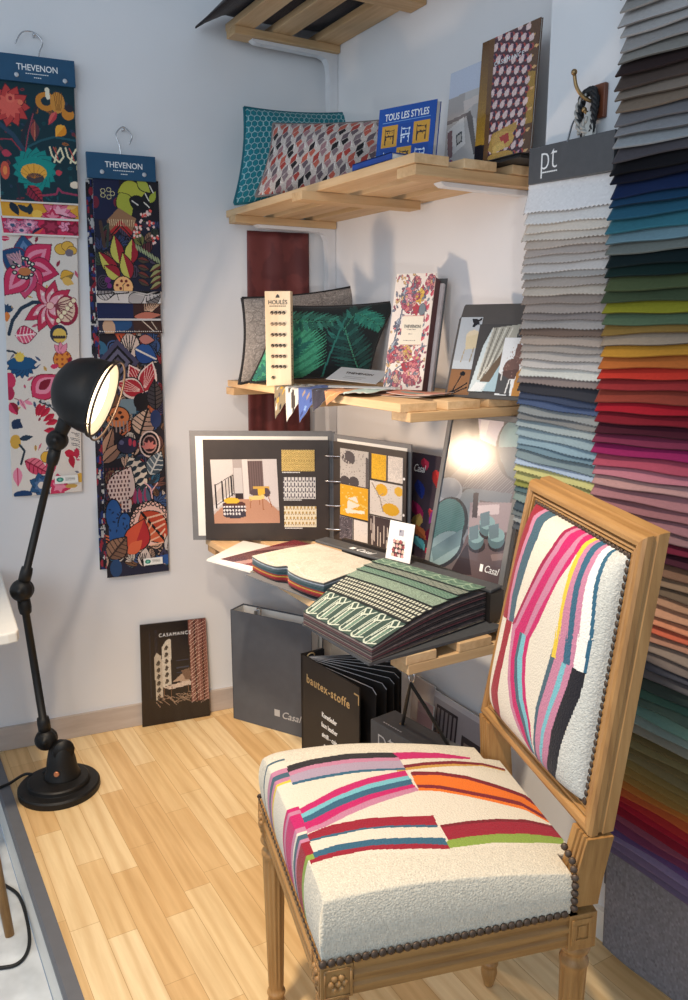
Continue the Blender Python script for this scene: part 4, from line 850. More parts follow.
fc = empty('sample_catalogue', tuple(TL+dn), 'tall white floral sample catalogue leaning on the wall, third shelf', 'catalogue')
inked('cover', plane_pts(TL, u*w, dn, a.nx, a.ny), a.a, M['paper'], fc, thick=.003, n=tuple(n), edge=(214, 196, 186), smooth=False)
text('lettering', 'THEVENON', TL+u*w*.565-v*.145+n*.0006, u, v, .0125, M['letter_dark'], fc, 'CENTER', squeeze=.72)
bm = NB(); obox(bm, TL-n*.040+u*.004+dn*.03, u*(w-.006), dn*.965, n*.0365); fin('page_block', bm, plain('maroon_page_edge', (84, 44, 46), .7, scale=3, var=.1), fc)
bm = NB(); obox(bm, TL-n*.052+u*.004+dn*.05, u*(w+.004), dn*.95, n*.0115); fin('page_block', bm, plain('grey_page_edge', (190, 184, 186), .7), fc)
bm = NB(); obox(bm, TL-n*.0545+u*.002-dn*.005, u*(w+.01), dn*1.0, n*.0022); fin('back_cover', bm, M['grey_board'], fc)

# dark presentation folder with three pictures
TL = Vector((-.094, -.826, 1.356)); u = Vector((.36, -.933, 0)).normalized(); dn = Vector((-.068, -.026, -.2185)); dn = dn-u*dn.dot(u); v = -dn.normalized(); n = u.cross(v).normalized()
pf = empty('presentation_folder', tuple(TL+dn), 'dark folder with cut-out chair pictures, leaning at right end of third shelf', 'folder')
W, Hh = .205, dn.length
def P2(x, y, o=0): return TL+u*(x*W)-v*(y*Hh)+n*o
bm = NB(); prism(bm, [P2(.0, 1), P2(-.0, .16), P2(.02, .13), P2(.035, .02), P2(.05, 0), P2(1, 0), P2(1, 1)], -n*.004); fin('board', bm, plain('dark_folder', (74, 70, 68), .5, var=.04), pf)
a = Art(34, 62, (115, 185, 300, 560), (178, 184, 190)); a.rect(100, 500, 300, 560, (190, 198, 204)); a.leaf(215, 200, 80, 40, 30, (34, 30, 32)); a.leaf(225, 260, 80, 30, -50, (30, 28, 30)); a.line([(240, 225), (290, 200)], 14, (40, 34, 34)); a.ell(345, 225, 30, 40, (226, 212, 186)); a.line([(340, 240), (290, 330)], 10, (110, 86, 60)); a.ell(245, 330, 62, 52, (214, 200, 172)); a.poly([(185, 330), (300, 300), (290, 410), (200, 420)], (206, 192, 160)); a.line([(195, 420), (180, 510)], 9, (170, 156, 130)); a.line([(270, 410), (255, 505)], 9, (150, 140, 120))
card('picture', a, P2(.03, .14, .0008), u*(W*.29), -v*(Hh*.56), M['gloss'], pf, .0005)
a = Art(34, 28, (110, 560, 280, 745), (140, 100, 66)); a.line([(205, 580), (150, 720)], 9, (24, 20, 18)); a.line([(150, 730), (250, 660)], 10, (24, 20, 18)); a.line([(150, 740), (255, 690)], 9, (24, 20, 18)); a.ell(205, 590, 22, 16, (24, 20, 18)); a.line([(120, 740), (155, 715)], 12, (24, 20, 18))
card('picture', a, P2(.03, .705, .0008), u*(W*.29), -v*(Hh*.27), M['gloss'], pf, .0005)
a = Art(60, 90, (250, 250, 530, 710), (74, 70, 68))
a.poly([(345, 275), (530, 250), (500, 420), (440, 700), (255, 705), (300, 400)], (206, 218, 220)); a.poly([(440, 440), (500, 420), (440, 700), (360, 700)], (170, 196, 206)); a.poly([(345, 275), (530, 250), (520, 340), (370, 640), (300, 625), (325, 420)], (168, 166, 154))
for k in range(7): a.line([(350+k*22, 275), (305+k*12, 600)], 8, (120, 116, 108) if k % 2 else (206, 204, 194))
a.poly([(470, 390), (500, 380), (390, 640), (320, 640)], (110, 92, 74)); a.line([(390, 480), (320, 620)], 6, (226, 222, 210)); a.poly([(300, 640), (370, 650), (340, 700), (260, 705)], (232, 236, 236)); 
card('picture', a, P2(.30, .22, .0016), u*(W*.52), -v*(Hh*.72), M['gloss'], pf, .0005)
a = Art(44, 66, (440, 350, 680, 760), (228, 230, 232)); a.poly([(560, 395), (670, 400), (650, 470), (610, 540), (550, 500)], (122, 92, 84)); a.ell(545, 570, 70, 70, (116, 88, 80)); a.poly([(470, 590), (610, 570), (590, 640), (480, 650)], (96, 72, 66))
for k in range(30): a.line([(RNG.uniform(480, 650), RNG.uniform(400, 640)), (RNG.uniform(480, 650), RNG.uniform(400, 640))][:2], .5, (160, 126, 116))
a.poly([(440, 600), (560, 650), (570, 760), (430, 745)], (80, 78, 78)); a.poly([(600, 600), (650, 540), (660, 760), (585, 760)], (190, 134, 66)); a.line([(545, 650), (530, 740)], 12, (224, 222, 220)); a.line([(470, 600), (475, 650)], 12, (210, 206, 204))
card('picture', a, P2(.66, .36, .0024), u*(W*.34), -v*(Hh*.60), M['gloss'], pf, .0005)
text('lettering', 'Fast & confort', P2(.79, .335, .001), u, v, .009, M['letter_white'], pf, shear=.25, squeeze=.8)

# leaflets and fabric offcuts spilling over the front edge
def offcut(label, cols, x0, y0, dirn, L, w, drop, col_fn, z0, mat='cloth'):
    """strip lying on the shelf then hanging over its front edge at x = -.370"""
    a = Art(24, 60, (0, 0, 24, 60), cols); col_fn(a)
    d = Vector(dirn).normalized(); s = Vector((-d.y, d.x, 0)); P = np.zeros((61, 25, 3))
    for j in range(61):
        t = j/60*L
        for i in range(25):
            q = Vector((x0, y0, z0))+d*t+s*(i/24-.5)*w*(1 if j < 46 else 1-.25*((j-46)/14)*abs(i/24-.3))
            over = max(0, -.3705-q.x); zz = z0
            if over > 0: zz = z0-over*1.75*drop; q.x = -.3705-over*.30-.002-(z0-1.139)*.8
            P[j, i] = (q.x, q.y, zz+.0012*math.sin(i*.8+j*.2))
    me = inked('fabric_offcut', P, a.a, M[mat], None, thick=.0009, edge=(216, 206, 196)); return tag(me, label, 'fabric offcut', 'fabric offcuts on the third shelf')
def f1(a):
    for k in range(70): a.ell(RNG.uniform(0, 24), RNG.uniform(0, 60), RNG.uniform(.8, 2.4), RNG.uniform(.8, 2.4), ((196, 150, 40), (30, 30, 34), (206, 200, 190), (80, 78, 80))[k % 4])
def f2(a):
    for k in range(9): a.line([(RNG.uniform(-4, 24), k*7), (RNG.uniform(0, 28), k*7+9)], 3.4, (56, 48, 44) if k % 2 else (104, 82, 68))
def f3(a):
    for k in range(26): a.ell(RNG.uniform(0, 24), RNG.uniform(0, 60), 1.6, 1.1, ((120, 150, 200), (30, 48, 110), (150, 130, 110))[k % 3])
def f4(a):
    for k in range(12): a.ell(RNG.uniform(0, 24), RNG.uniform(0, 60), 2.2, 3, (44, 40, 60))
def f5(a):
    for k in range(10): a.line([(0, k*6), (24, k*6+5)], 1.1, (226, 170, 120))
def f6(a):
    for k in range(14): a.ell(RNG.uniform(0, 24), RNG.uniform(0, 60), 3, 2, (190, 206, 196))
offcut('yellow, black and white patterned fabric offcut hanging over the shelf edge, leftmost', (128, 116, 92), -.245, -.335, (-.9, -.5, 0), .172, .115, 1.0, f1, 1.1392)
offcut('white fabric offcut with dark brushstrokes hanging over the shelf edge', (206, 202, 196), -.24, -.405, (-.88, -.52, 0), .180, .12, 1.0, f2, 1.1412)
offcut('blue speckled fabric offcut hanging over the shelf edge', (66, 92, 160), -.24, -.485, (-.88, -.52, 0), .180, .12, .95, f3, 1.1432)
offcut('navy fabric offcut hanging over the shelf edge', (36, 34, 52), -.235, -.56, (-.87, -.52, 0), .182, .12, .65, f4, 1.1452)
offcut('orange fabric offcut at the front of the third shelf', (206, 138, 88), -.215, -.62, (-.86, -.55, 0), .19, .13, .55, f5, 1.1472)
offcut('pale green fabric offcut at the front of the third shelf', (176, 196, 188), -.20, -.66, (-.82, -.57, 0), .20, .07, .25, f6, 1.1492)
def flat(name, label, cat, pts, cols, z, group=None, fn=None, curl=.0):
    a = Art(40, 30, (0, 0, 40, 30), cols)
    if fn: fn(a)
    P = quad_pts(*[(x, y, z) for x, y in pts], 40, 30)
    u_, v_ = np.meshgrid(np.linspace(0, 1, 41), np.linspace(0, 1, 31)); P[..., 2] += curl*(u_-.5)**2*4+.0004
    return tag(inked(name, P, a.a, M['cloth'] if name == 'fabric_offcut' else M['paper'], None, thick=.0009, edge=(216, 210, 204)), label, cat, group)
def terr(a):
    for k in range(14): a.line([(0, k*3), (40, k*3+RNG.uniform(-3, 3))], .8, (176, 106, 66) if k % 2 else (222, 168, 120))
flat('fabric_offcut', 'terracotta striped fabric offcut lying in front of the floral catalogue', 'fabric offcut', [(-.155, -.60), (-.10, -.86), (-.27, -.90), (-.30, -.66)], (200, 128, 82), 1.1388, 'fabric offcuts on the third shelf', terr, .004)
flat('fabric_offcut', 'rust and green fabric offcut lying beside the dark folder', 'fabric offcut', [(-.20, -.74), (-.155, -.88), (-.255, -.92), (-.29, -.79)], (196, 116, 86), 1.1442, 'fabric offcuts on the third shelf', lambda a: (a.ell(14, 14, 10, 5, (120, 140, 124)), a.ell(28, 20, 7, 4, (226, 190, 160))), .004)
def prt(a):
    for k in range(3): a.rect(10, 9+k*4, 30-k*4, 10+k*4, (120, 122, 126))
def leaflet(label, c0, du, dv, fn=None):
    a = Art(40, 26, (0, 0, 40, 26), (206, 210, 214))
    if fn: fn(a)
    o = card('leaflet', a, c0, du, dv, M['paper'], None, .0012)
    return tag(o, label, 'leaflet', 'grey leaflets on the third shelf'), a
o, _ = leaflet('pale grey leaflet lying flat under the printed one, third shelf', (-.315, -.555, 1.1525), (.105, -.155, .0), (-.03, -.045, -.001))
du, dv = Vector((.085, -.125, -.010)), Vector((-.085, -.060, -.028))
o, _ = leaflet('pale grey printed leaflet tilted up against the palm leaf cushion', (-.185, -.395, 1.1905), tuple(du), tuple(dv), lambda a: [a.rect(11, 14+k*3, 30-k*2, 15+k*3, (150, 154, 158)) for k in (1, 2)])
uu, vv = du.normalized(), -(dv-du*(dv.dot(du)/du.length_squared)).normalized()
text('lettering', 'THEVENON', Vector((-.185, -.395, 1.1905))+du*.22+dv*.48+uu.cross(vv)*.0009, uu, vv, .02, M['letter_dark'], o, squeeze=.8)

# ------------------------------------------------------------------ ring binder standing open on the low shelf
ZD = .6605
A0, H0, R0 = Vector((-.548, -.109, ZD)), Vector((-.181, -.338, ZD)), Vector((-.112, -.646, ZD))
rb = empty('ring_binder', tuple(H0), 'large open ring binder of upholstery samples standing on the low shelf in the corner', 'binder')
UL = (H0-A0).normalized(); NL = UL.cross(Vector((0, 0, 1))); UR = (R0-H0).normalized(); NR_ = UR.cross(Vector((0, 0, 1)))
WL_, WR_ = (H0-A0).length, (R0-H0).length
up = Vector((0, 0, 1))
bm = NB(); obox(bm, A0-NL*.004, UL*(WL_-.004), NL*.004, up*.338); obox(bm, H0-NR_*.004+UR*.004, UR*(WR_-.004), NR_*.004, up*.33); obox(bm, H0-NL*.004-UL*.006, UL*.012-NL*.0, NL*.004, up*.336); fin('cover', bm, M['mid_board'], rb)
bm = NB(); obox(bm, A0+UL*.018+up*.014, UL*(WL_-.034), NL*.0014, up*.308); obox(bm, H0+UR*.02+up*.012, UR*(WR_-.034), NR_*.0014, up*.306); fin('lining', bm, M['cream_paper'], rb, label='white inner lining')
pl = NB(); o0 = A0+UL*.042+NL*.010+up*.004; obox(pl, o0-NL*.006, UL*(WL_-.055), NL*.006, up*.308); pgl = fin('page', pl, M['brown_page'], rb)
o1 = H0+UR*.012+NR_*.010+up*.004; pr_ = NB(); obox(pr_, o1-NR_*.006, UR*(WR_-.02), NR_*.006, up*.306); pgr = fin('page', pr_, M['brown_page'], rb)
WPL, WPR = WL_-.055, WR_-.02
for zz in (.045, .118, .192, .268):
    c = H0+up*zz+NL*.012; bm = NB()
    tube(bm, [c+(-UL*.022)*math.cos(t)+UR*.0*math.cos(t)+(UR*.022)*max(0, -math.cos(t))*1.0+(NL+NR_)*.010*math.sin(t)+(NL*.004) for t in np.linspace(0, pi, 12)], .0026, 8); fin('ring', bm, M['steel'], rb, smooth=True)
def onL(x, y, o=.0004): return o0+UL*(x*WPL)+up*((1-y)*.308)+NL*o
def onR(x, y, o=.0004): return o1+UR*(x*WPR)+up*((1-y)*.306)+NR_*o
def swL(nm, a, x0, y0, x1, y1, mat, t=.0012): return card(nm, a, onL(x0, y0, t), onL(x1, y0, t)-onL(x0, y0, t), onL(x0, y1, t)-onL(x0, y0, t), M[mat], pgl, t)
def swR(nm, a, x0, y0, x1, y1, mat='cloth', t=.0012): return card(nm, a, onR(x0, y0, t), onR(x1, y0, t)-onR(x0, y0, t), onR(x0, y1, t)-onR(x0, y0, t), M[mat], pgr, t)
a = Art(84, 76, (97, 82, 408, 372), (190, 180, 174))
a.poly([(97, 82), (200, 82), (200, 140), (97, 250)], (206, 198, 194)); a.rect(200, 82, 245, 270, (170, 160, 156)); a.rect(205, 120, 240, 235, (196, 190, 188)); a.rect(205, 235, 243, 262, (56, 44, 42)); a.poly([(245, 82), (272, 82), (272, 275), (245, 275)], (214, 206, 202)); a.rect(272, 88, 342, 240, (112, 92, 88))
for k in range(6): a.rect(276+k*11, 88, 280+k*11, 240, (92, 76, 74))
a.rect(342, 82, 408, 300, (206, 198, 196)); a.poly([(97, 330), (180, 262), (345, 262), (408, 318), (408, 372), (97, 372)], (184, 138, 112)); a.poly([(97, 290), (200, 222), (203, 236), (97, 316)], (212, 206, 204))
for x, y0, y1 in ((112, 195, 300), (145, 180, 272), (162, 172, 262), (177, 165, 252), (190, 158, 244), (198, 154, 238)): a.line([(x, y0), (x, y1)], 5, (44, 38, 38))
a.line([(110, 200), (200, 150)], 3, (44, 38, 38)); a.line([(110, 290), (200, 235)], 3, (60, 52, 52))
a.rect(142, 284, 250, 335, (66, 58, 66)); a.ell(196, 335, 54, 14, (66, 58, 66)); a.ell(196, 284, 54, 14, (88, 56, 48))
for k in range(22): a.ell(148+(k % 8)*14, 296+(k//8)*16, 5, 5, (220, 214, 214))
a.ell(185, 268, 38, 14, (222, 176, 56)); a.poly([(288, 205), (366, 203), (368, 248), (292, 250)], (206, 164, 82)); a.ell(300, 232, 24, 16, (90, 74, 76)); a.ell(352, 232, 18, 20, (90, 74, 76)); a.poly([(310, 215), (345, 215), (345, 240), (312, 242)], (224, 178, 62)); a.poly([(268, 250), (340, 243), (342, 262), (270, 268)], (232, 200, 128))
for x0, y0, x1, y1 in ((276, 265, 272, 302), (316, 266, 316, 285), (332, 262, 334, 310), (360, 250, 374, 296)): a.line([(x0, y0), (x1, y1)], 4, (150, 96, 62))
card('photograph', a, onL(.055, .195, .0008), onL(.585, .185, .0008)-onL(.055, .195, .0008), onL(.075, .835, .0008)-onL(.055, .195, .0008), M['gloss'], pgl, .0006)
a = Art(52, 34, (0, 0, 52, 34), (206, 180, 112)); d = np.abs(a.X-24)+np.abs(a.Y-17)*1.2; a.put(np.mod(d, 4) < 1.4, (166, 138, 76)); a.grain(.06); swL('swatch', a, .625, .095, .888, .305, 'cloth')
a = Art(54, 36, (0, 0, 54, 36), (210, 208, 206)); a.put((np.mod(a.X, 6) < 2.2) & (np.mod(a.Y, 9) < 7), (88, 84, 92)); a.put((np.mod(a.X+3, 6) < 1.6) & (np.mod(a.Y+4, 9) < 3), (70, 66, 76)); a.put(np.mod(a.Y, 9) > 8, (210, 208, 206)); swL('swatch', a, .636, .365, .895, .58, 'cloth')
a = Art(54, 36, (0, 0, 54, 36), (226, 216, 190)); a.put((np.mod(a.Y, 9) < 4) & (np.mod(a.X+3*(np.mod(a.Y, 18) < 9), 6) < 3.4), (176, 146, 84)); a.put((np.mod(a.Y, 9) > 4.2) & (np.mod(a.Y, 9) < 5.6) & (np.mod(a.X, 3) < 1.4), (108, 84, 50)); swL('swatch', a, .640, .655, .900, .865, 'cloth')
bm = NB()
for y0, x0 in ((.322, .63), (.597, .64), (.882, .645)):
    for k in range(12): obox(bm, onL(x0+k*.012, y0, .0003), UL*.0032, NL*.0003, up*.003)
fin('small_print', bm, M['letter_white'], pgl)
def scat(a, n, x0, y0, x1, y1, r, c):
    for k in range(n): a.ell(RNG.uniform(x0, x1), RNG.uniform(y0, y1), r*RNG.uniform(.5, 1), r*RNG.uniform(.5, 1), c)
GY = (178, 170, 164)
a = Art(34, 44, (0, 0, 34, 44), (186, 180, 174)); scat(a, 200, 0, 0, 34, 44, .5, (140, 134, 130)); a.leaf(3, 6, 18, 14, 40, (96, 88, 88), None, (186, 180, 174), ribs=5); a.leaf(8, 2, 18, 12, 60, (84, 78, 80)); a.ell(6, 40, 6, 6, (70, 64, 66)); a.ell(17, 40, 6, 7, (74, 68, 70)); a.line([(32, 8), (33, 44)], 3, (90, 84, 84)); swR('swatch', a, .105, .055, .505, .395)
a = Art(20, 32, (0, 0, 20, 32), (222, 172, 44)); a.grain(.05); swR('swatch', a, .55, .06, .745, .295)
a = Art(20, 32, (0, 0, 20, 32), (216, 206, 196)); a.grain(.04); swR('swatch', a, .768, .06, .958, .295)
a = Art(34, 44, (0, 0, 34, 44), (220, 164, 32)); scat(a, 26, 3, 3, 32, 40, 1.3, (232, 200, 120)); a.poly([(10, 18), (20, 14), (24, 26), (12, 34), (8, 38)], (232, 222, 206)); a.line([(10, 20), (32, 26)], 2, (226, 190, 90)); a.poly([(6, 34), (30, 32), (30, 36), (8, 40)], (236, 226, 206)); a.ell(24, 40, 9, 3, (214, 156, 30)); swR('swatch', a, .105, .405, .505, .71)
a = Art(38, 44, (0, 0, 38, 44), (214, 206, 198)); scat(a, 120, 0, 0, 38, 44, .5, (180, 172, 164)); a.ell(14, 10, 7, 8, (222, 170, 44)); a.ell(34, 8, 5, 6, (222, 174, 60)); a.ell(25, 33, 10, 8, (218, 166, 36)); a.line([(2, 2), (12, 20), (16, 38)], 1.2, (150, 136, 120)); a.line([(10, 20), (16, 14)], 1, (150, 136, 120)); swR('swatch', a, .53, .315, .958, .635)
a = Art(20, 26, (0, 0, 20, 26), (78, 72, 80)); scat(a, 80, 0, 0, 20, 26, .8, (120, 112, 120)); scat(a, 50, 0, 0, 20, 26, .8, (50, 46, 54)); swR('swatch', a, .095, .725, .285, .955)
a = Art(20, 26, (0, 0, 20, 26), (206, 200, 196)); scat(a, 50, 0, 0, 20, 26, .4, (186, 180, 176)); swR('swatch', a, .305, .73, .50, .955)
a = Art(34, 30, (0, 0, 34, 30), (60, 48, 50))
for k in range(9): a.line([(3+k*3.2, 30), (1+k*4, RNG.uniform(0, 12))], .8, (190, 178, 170))
a.line([(5, 0), (3, 30)], 2, (160, 150, 146)); swR('swatch', a, .53, .65, .93, .955)
for zz in (.23, .128, .035):
    bm = NB(); lathe(bm, [(.0038, 0), (.0038, .0006)], onR(.975, 1-zz/.306, .0), NR_, 12); fin('punch_hole', bm, M['letter_white'], pgr)

# small white card
p0, p1 = Vector((-.304, -.815, .7405)), Vector((-.283, -.89, .7405)); u = (p1-p0).normalized(); n = u.cross(up); tilt = (up*.094-n*.018)
a = Art(34, 42, (380, 640, 575, 940), (238, 236, 234)); a.rect(458, 700, 500, 748, (160, 158, 170)); a.rect(464, 706, 480, 722, (90, 90, 110)); a.rect(425, 780, 517, 915, (60, 40, 44))
for k in range(16): a.ell(432+(k % 4)*26, 792+(k//4)*36, 11, 14, ((206, 150, 150), (226, 206, 200), (150, 70, 76), (214, 180, 160))[(k*3+k//4) % 4])
tag(card('postcard', a, p0+tilt, u*.078, -tilt, M['paper'], None, .0012), 'small white card with a dark square picture, standing on the charcoal binding bar', 'card')

# dark colourful brochure between the binder and the display
p0, p1 = Vector((-.092, -.585, ZD)), Vector((-.068, -.76, ZD)); u = (p1-p0).normalized(); n = u.cross(up); tilt = up*.298-n*.03
a = Art(50, 100, (255, 135, 345, 500), (66, 56, 66))
for x, y, l, w, an, c in ((280, 150, 40, 16, 80, (214, 60, 90)), (305, 180, 76, 20, 80, (206, 58, 58)), (272, 225, 66, 20, 80, (44, 60, 140)), (265, 300, 70, 24, 70, (160, 40, 90)), (300, 315, 66, 22, 60, (196, 70, 80)), (330, 290, 80, 24, 110, (150, 60, 160)), (282, 340, 60, 22, 100, (190, 160, 90)), (268, 380, 60, 26, 50, (176, 100, 60)), (310, 375, 60, 22, 95, (110, 30, 60)), (275, 420, 46, 24, 60, (90, 170, 180)), (300, 450, 50, 40, 30, (214, 50, 90)), (325, 420, 60, 26, 100, (50, 120, 130)), (335, 200, 40, 26, 60, (40, 120, 150))): a.leaf(x, y, l, w, an, c, tuple(int(k*.8) for k in c))
cb = card('brochure', a, p0+tilt, u*.175, -tilt, M['gloss'], None, .003); tag(cb, 'dark brochure with brightly coloured shapes, behind the small white card', 'brochure')
tv = tilt.normalized(); text('lettering', 'Casal', p0+tilt+u*.012-tv*.052+u.cross(tv)*.0008, u, tv, .030, M['letter_white'], cb, shear=.3, squeeze=.7)

# glossy display panel
u = Vector((.121, -.993, 0)).normalized(); n0 = Vector((-.974, -.119, .192)).normalized(); v = n0.cross(u).normalized(); n = n0
bl = Vector((-.143, -.766, .70)); bl = bl-v*((.70-ZD)/v.z); PW, PH = .272, .44
dp = empty('display_stand', tuple(bl+u*PW/2), 'grey framed glossy poster stand on the low shelf, reflecting the lamp', 'display')
def PP(x, y, o=0): return bl+u*(x*PW)+v*(y*PH)+n*o
bm = NB(); obox(bm, PP(0, 0)-n*.010, u*PW, v*PH, n*.010); fin('board', bm, M['mid_board'], dp)
for x0, y0, x1, y1 in ((0, 0, .055, 1), (.945, 0, 1, 1), (.055, 0, .945, .075), (.055, .965, .945, 1)):
    bm = NB(); obox(bm, PP(x0, y0, .0002), u*((x1-x0)*PW), v*((y1-y0)*PH), n*.005); fin('frame', bm, M['mid_board'], dp, bevel=.0015)
a = Art(140, 215, (325, 50, 635, 540), (104, 96, 100)).warp((378, 52), (632, 52), (570, 552), (325, 486))
a.poly([(370, 50), (480, 50), (470, 240), (350, 250)], (66, 60, 62)); a.poly([(470, 50), (560, 50), (545, 130), (480, 110)], (206, 196, 206)); a.poly([(480, 55), (510, 55), (500, 100), (478, 100)], (230, 224, 226))
a.poly([(500, 120), (600, 220), (610, 260), (520, 275), (370, 240)], (96, 94, 102)); a.put(a.pmask([(470, 170), (600, 180), (600, 270), (430, 255)]) & (np.mod(a.X+a.Y, 9) < 3), (128, 126, 134))
a.ell(615, 130, 78, 98, (72, 76, 86)); a.ell(618, 120, 72, 88, (118, 150, 156)); a.poly([(540, 130), (640, 118), (640, 240), (580, 210)], (88, 100, 112))
a.poly([(350, 250), (600, 265), (590, 300), (480, 290), (460, 470), (330, 470)], (112, 118, 128)); a.ell(450, 320, 46, 62, (74, 76, 84)); a.ell(456, 316, 40, 56, (120, 130, 138)); a.ell(380, 270, 50, 40, (150, 156, 166)); a.ell(378, 262, 44, 32, (126, 132, 142))
a.ell(385, 368, 70, 84, (46, 50, 56), 24); a.ell(380, 366, 62, 76, (86, 128, 128), 24); a.put(a.emask(380, 366, 62, 76, 24) & (np.mod(a.Y*1.3+a.X*.5, 9) < 3), (72, 110, 112))
a.ell(375, 445, 76, 50, (54, 58, 66), -30); a.ell(372, 440, 70, 44, (132, 158, 166), -30); a.poly([(330, 440), (440, 380), (435, 430), (340, 480)], (104, 130, 140))
a.poly([(460, 300), (635, 290), (635, 400), (460, 400)], (150, 136, 142)); a.poly([(470, 310), (560, 300), (560, 330), (480, 340)], (190, 176, 182)); a.poly([(455, 400), (620, 380), (600, 560), (400, 560)], (98, 84, 88)); a.rect(470, 270, 488, 345, (66, 56, 60)); a.poly([(540, 455), (610, 445), (610, 465), (545, 475)], (130, 112, 112))
for x, y, s in ((488, 405, 26), (523, 362, 26), (555, 398, 27)):
    a.ell(x+4, y+26, s*1.1, s*.8, (52, 46, 52)); a.ell(x, y+10, s, s*1.05, (84, 108, 116)); a.ell(x, y-4, s, s*.8, (126, 156, 162)); a.poly([(x-s, y-30), (x+6, y-40), (x+8, y+2), (x-s*.8, y+12)], (98, 118, 128))
a.poly([(400, 520), (460, 420), (480, 520)], (60, 52, 58))
card('poster', a, PP(.055, .965, .0018), u*(.89*PW), v*(-.89*PH), M['film'], dp, .001)
bm = NB(); obox(bm, PP(.70, .125, .0022), u*.010, v*.018, n*.0006); fin('logo_block', bm, M['letter_white'], dp)
text('lettering', 'Casal', PP(.75, .128, .0022), u, v, .0255, M['letter_white'], dp, shear=.32, squeeze=.82)

# ------------------------------------------------------------------ magazines and sample books on the low shelf
def slab(name, label, cat, q, z, t, art, mat, page=None, edge=(230, 228, 224), group=None):
    """thin printed magazine lying flat: q = corners tl, tr, br, bl in plan"""
    root = empty(name, (sum(p[0] for p in q)/4, sum(p[1] for p in q)/4, z), label, cat, group)
    inked('cover', quad_pts(*[(x, y, z+t) for x, y in q], art.nx, art.ny), art.a, mat, root, thick=.0008, edge=edge, smooth=False)
    bm = NB(); prism(bm, [(x, y, z) for x, y in q], (0, 0, t-.0009)); fin('pages', bm, page or M['cream_paper'], root); return root
a = Art(40, 40, (0, 0, 40, 40), (236, 234, 228))
slab('magazine', 'white magazine under the dark red one, sticking out over the shelf edge', 'magazine', [(-.425, -.212), (-.33, -.42), (-.540, -.520), (-.598, -.352)], ZD, .0045, a, M['gloss'])
a = Art(70, 50, (0, 0, 70, 50), (122, 42, 52)); a.poly([(0, 50), (0, 30), (40, 0), (60, 0), (20, 50)], (84, 46, 54)); a.poly([(20, 50), (50, 0), (58, 0), (34, 50)], (176, 140, 136)); a.poly([(0, 20), (26, 0), (34, 0), (0, 32)], (140, 96, 96)); a.rect(40, 8, 66, 14, (170, 60, 66)); 
for k in range(8): a.rect(44+k*2.6, 9.5, 45.6+k*2.6, 12.5, (226, 206, 204))
slab('magazine', 'dark red glossy magazine half under the beige sample book', 'magazine', [(-.295, -.300), (-.245, -.50), (-.500, -.545), (-.572, -.385)], ZD+.0048, .005, a, M['gloss'])

def sbook(root, zb, layers, TLb, TRb, FRb, FLb, zt_back, zt_front, lobes, edgemat, amp, bulge):
    """stack of swatches held in a header at the back; layers from bottom to top: (nested art, shrink)"""
    n = len(layers)
    for k, (art, inset) in enumerate(layers):
        f = (k+1)/n; nx, ny = art.nx, art.ny
        u, v = np.meshgrid(np.linspace(0, 1, nx+1), np.linspace(0, 1, ny+1))
        P = quad_pts((*TLb, 0), (*TRb, 0), (*FRb, 0), (*FLb, 0), nx, ny)
        # pull the front edge back a little on upper layers, and scallop it
        back = quad_pts((*TLb, 0), (*TRb, 0), (*FRb, 0), (*FLb, 0), nx, ny)
        d = (P[-1:, :, :]-P[:1, :, :])
        P = P-d*((inset+amp*lobes(u)*v**3)[..., None])*v[..., None]
        z = zb+(zt_back-zb)*f*(1-v)+(zt_front-zb)*f*v+bulge*f*np.sin(v*pi)*(.6+.4*np.sin(u*pi))+.004*f*lobes(u)*v
        P[..., 2] = z+.0006*k
        o = inked('swatch', P, art.a, M['cloth'], root, thick=.0016, edge=edgemat[k % len(edgemat)])
g1 = empty('sample_book', (-.4, -.70, ZD), 'open sample book with plain beige cloth on top, beside the dark red magazine', 'sample book', 'open sample books on the low shelf')
bm = NB(); prism(bm, [(-.272, -.52, ZD+.0104), (-.31, -.785, ZD+.0104), (-.500, -.824, ZD+.0005), (-.573, -.568, ZD+.0104)], (0, 0, .003)); fin('board', bm, M['mid_board'], g1)
cols = [(96, 36, 42), (150, 34, 44), (176, 44, 52), (206, 164, 70), (170, 60, 50), (60, 92, 104), (50, 80, 92), (72, 100, 110), (90, 110, 124), (170, 184, 200), (104, 108, 112), (204, 196, 180)]
lays = []
for i, c in enumerate(cols):
    a = Art(60, 40, (0, 0, 60, 40), c); a.grain(.05)
    if i == len(cols)-1:
        a = Art(120, 60, (0, 0, 120, 60), c); scat(a, 30, 0, 0, 120, 60, 7, (198, 189, 172)); a.grain(.03)
        for k in range(38): a.ell(2+k*3.1, 54-3*math.cos(k*.33), .7, .7, (236, 230, 214))
    lays.append((a, .0+.004*(len(cols)-1-i)*0))
def lobe(u): return -np.abs(np.sin(u*2*pi))*.6+(np.exp(-((u-.46)/.05)**2))*1.0
sbook(g1, ZD+.0136, lays, (-.362, -.565), (-.322, -.818), (-.497, -.846), (-.545, -.545), .722, .708, lobe, [tuple(int(k*.8) for k in c) for c in cols], .07, .004)
g2 = empty('sample_book', (-.42, -1.0, ZD), 'open sample book of green and black geometric weaves on the low shelf, nearest the chair', 'sample book', 'open sample books on the low shelf')
bm = NB(); prism(bm, [(-.36, -.80, ZD+.0005), (-.235, -1.175, ZD+.0005), (-.262, -1.186, ZD+.0005), (-.596, -1.205, ZD+.0005), (-.605, -.942, ZD+.0005)], (0, 0, .006)); fin('board', bm, M['grey_board'], g2)
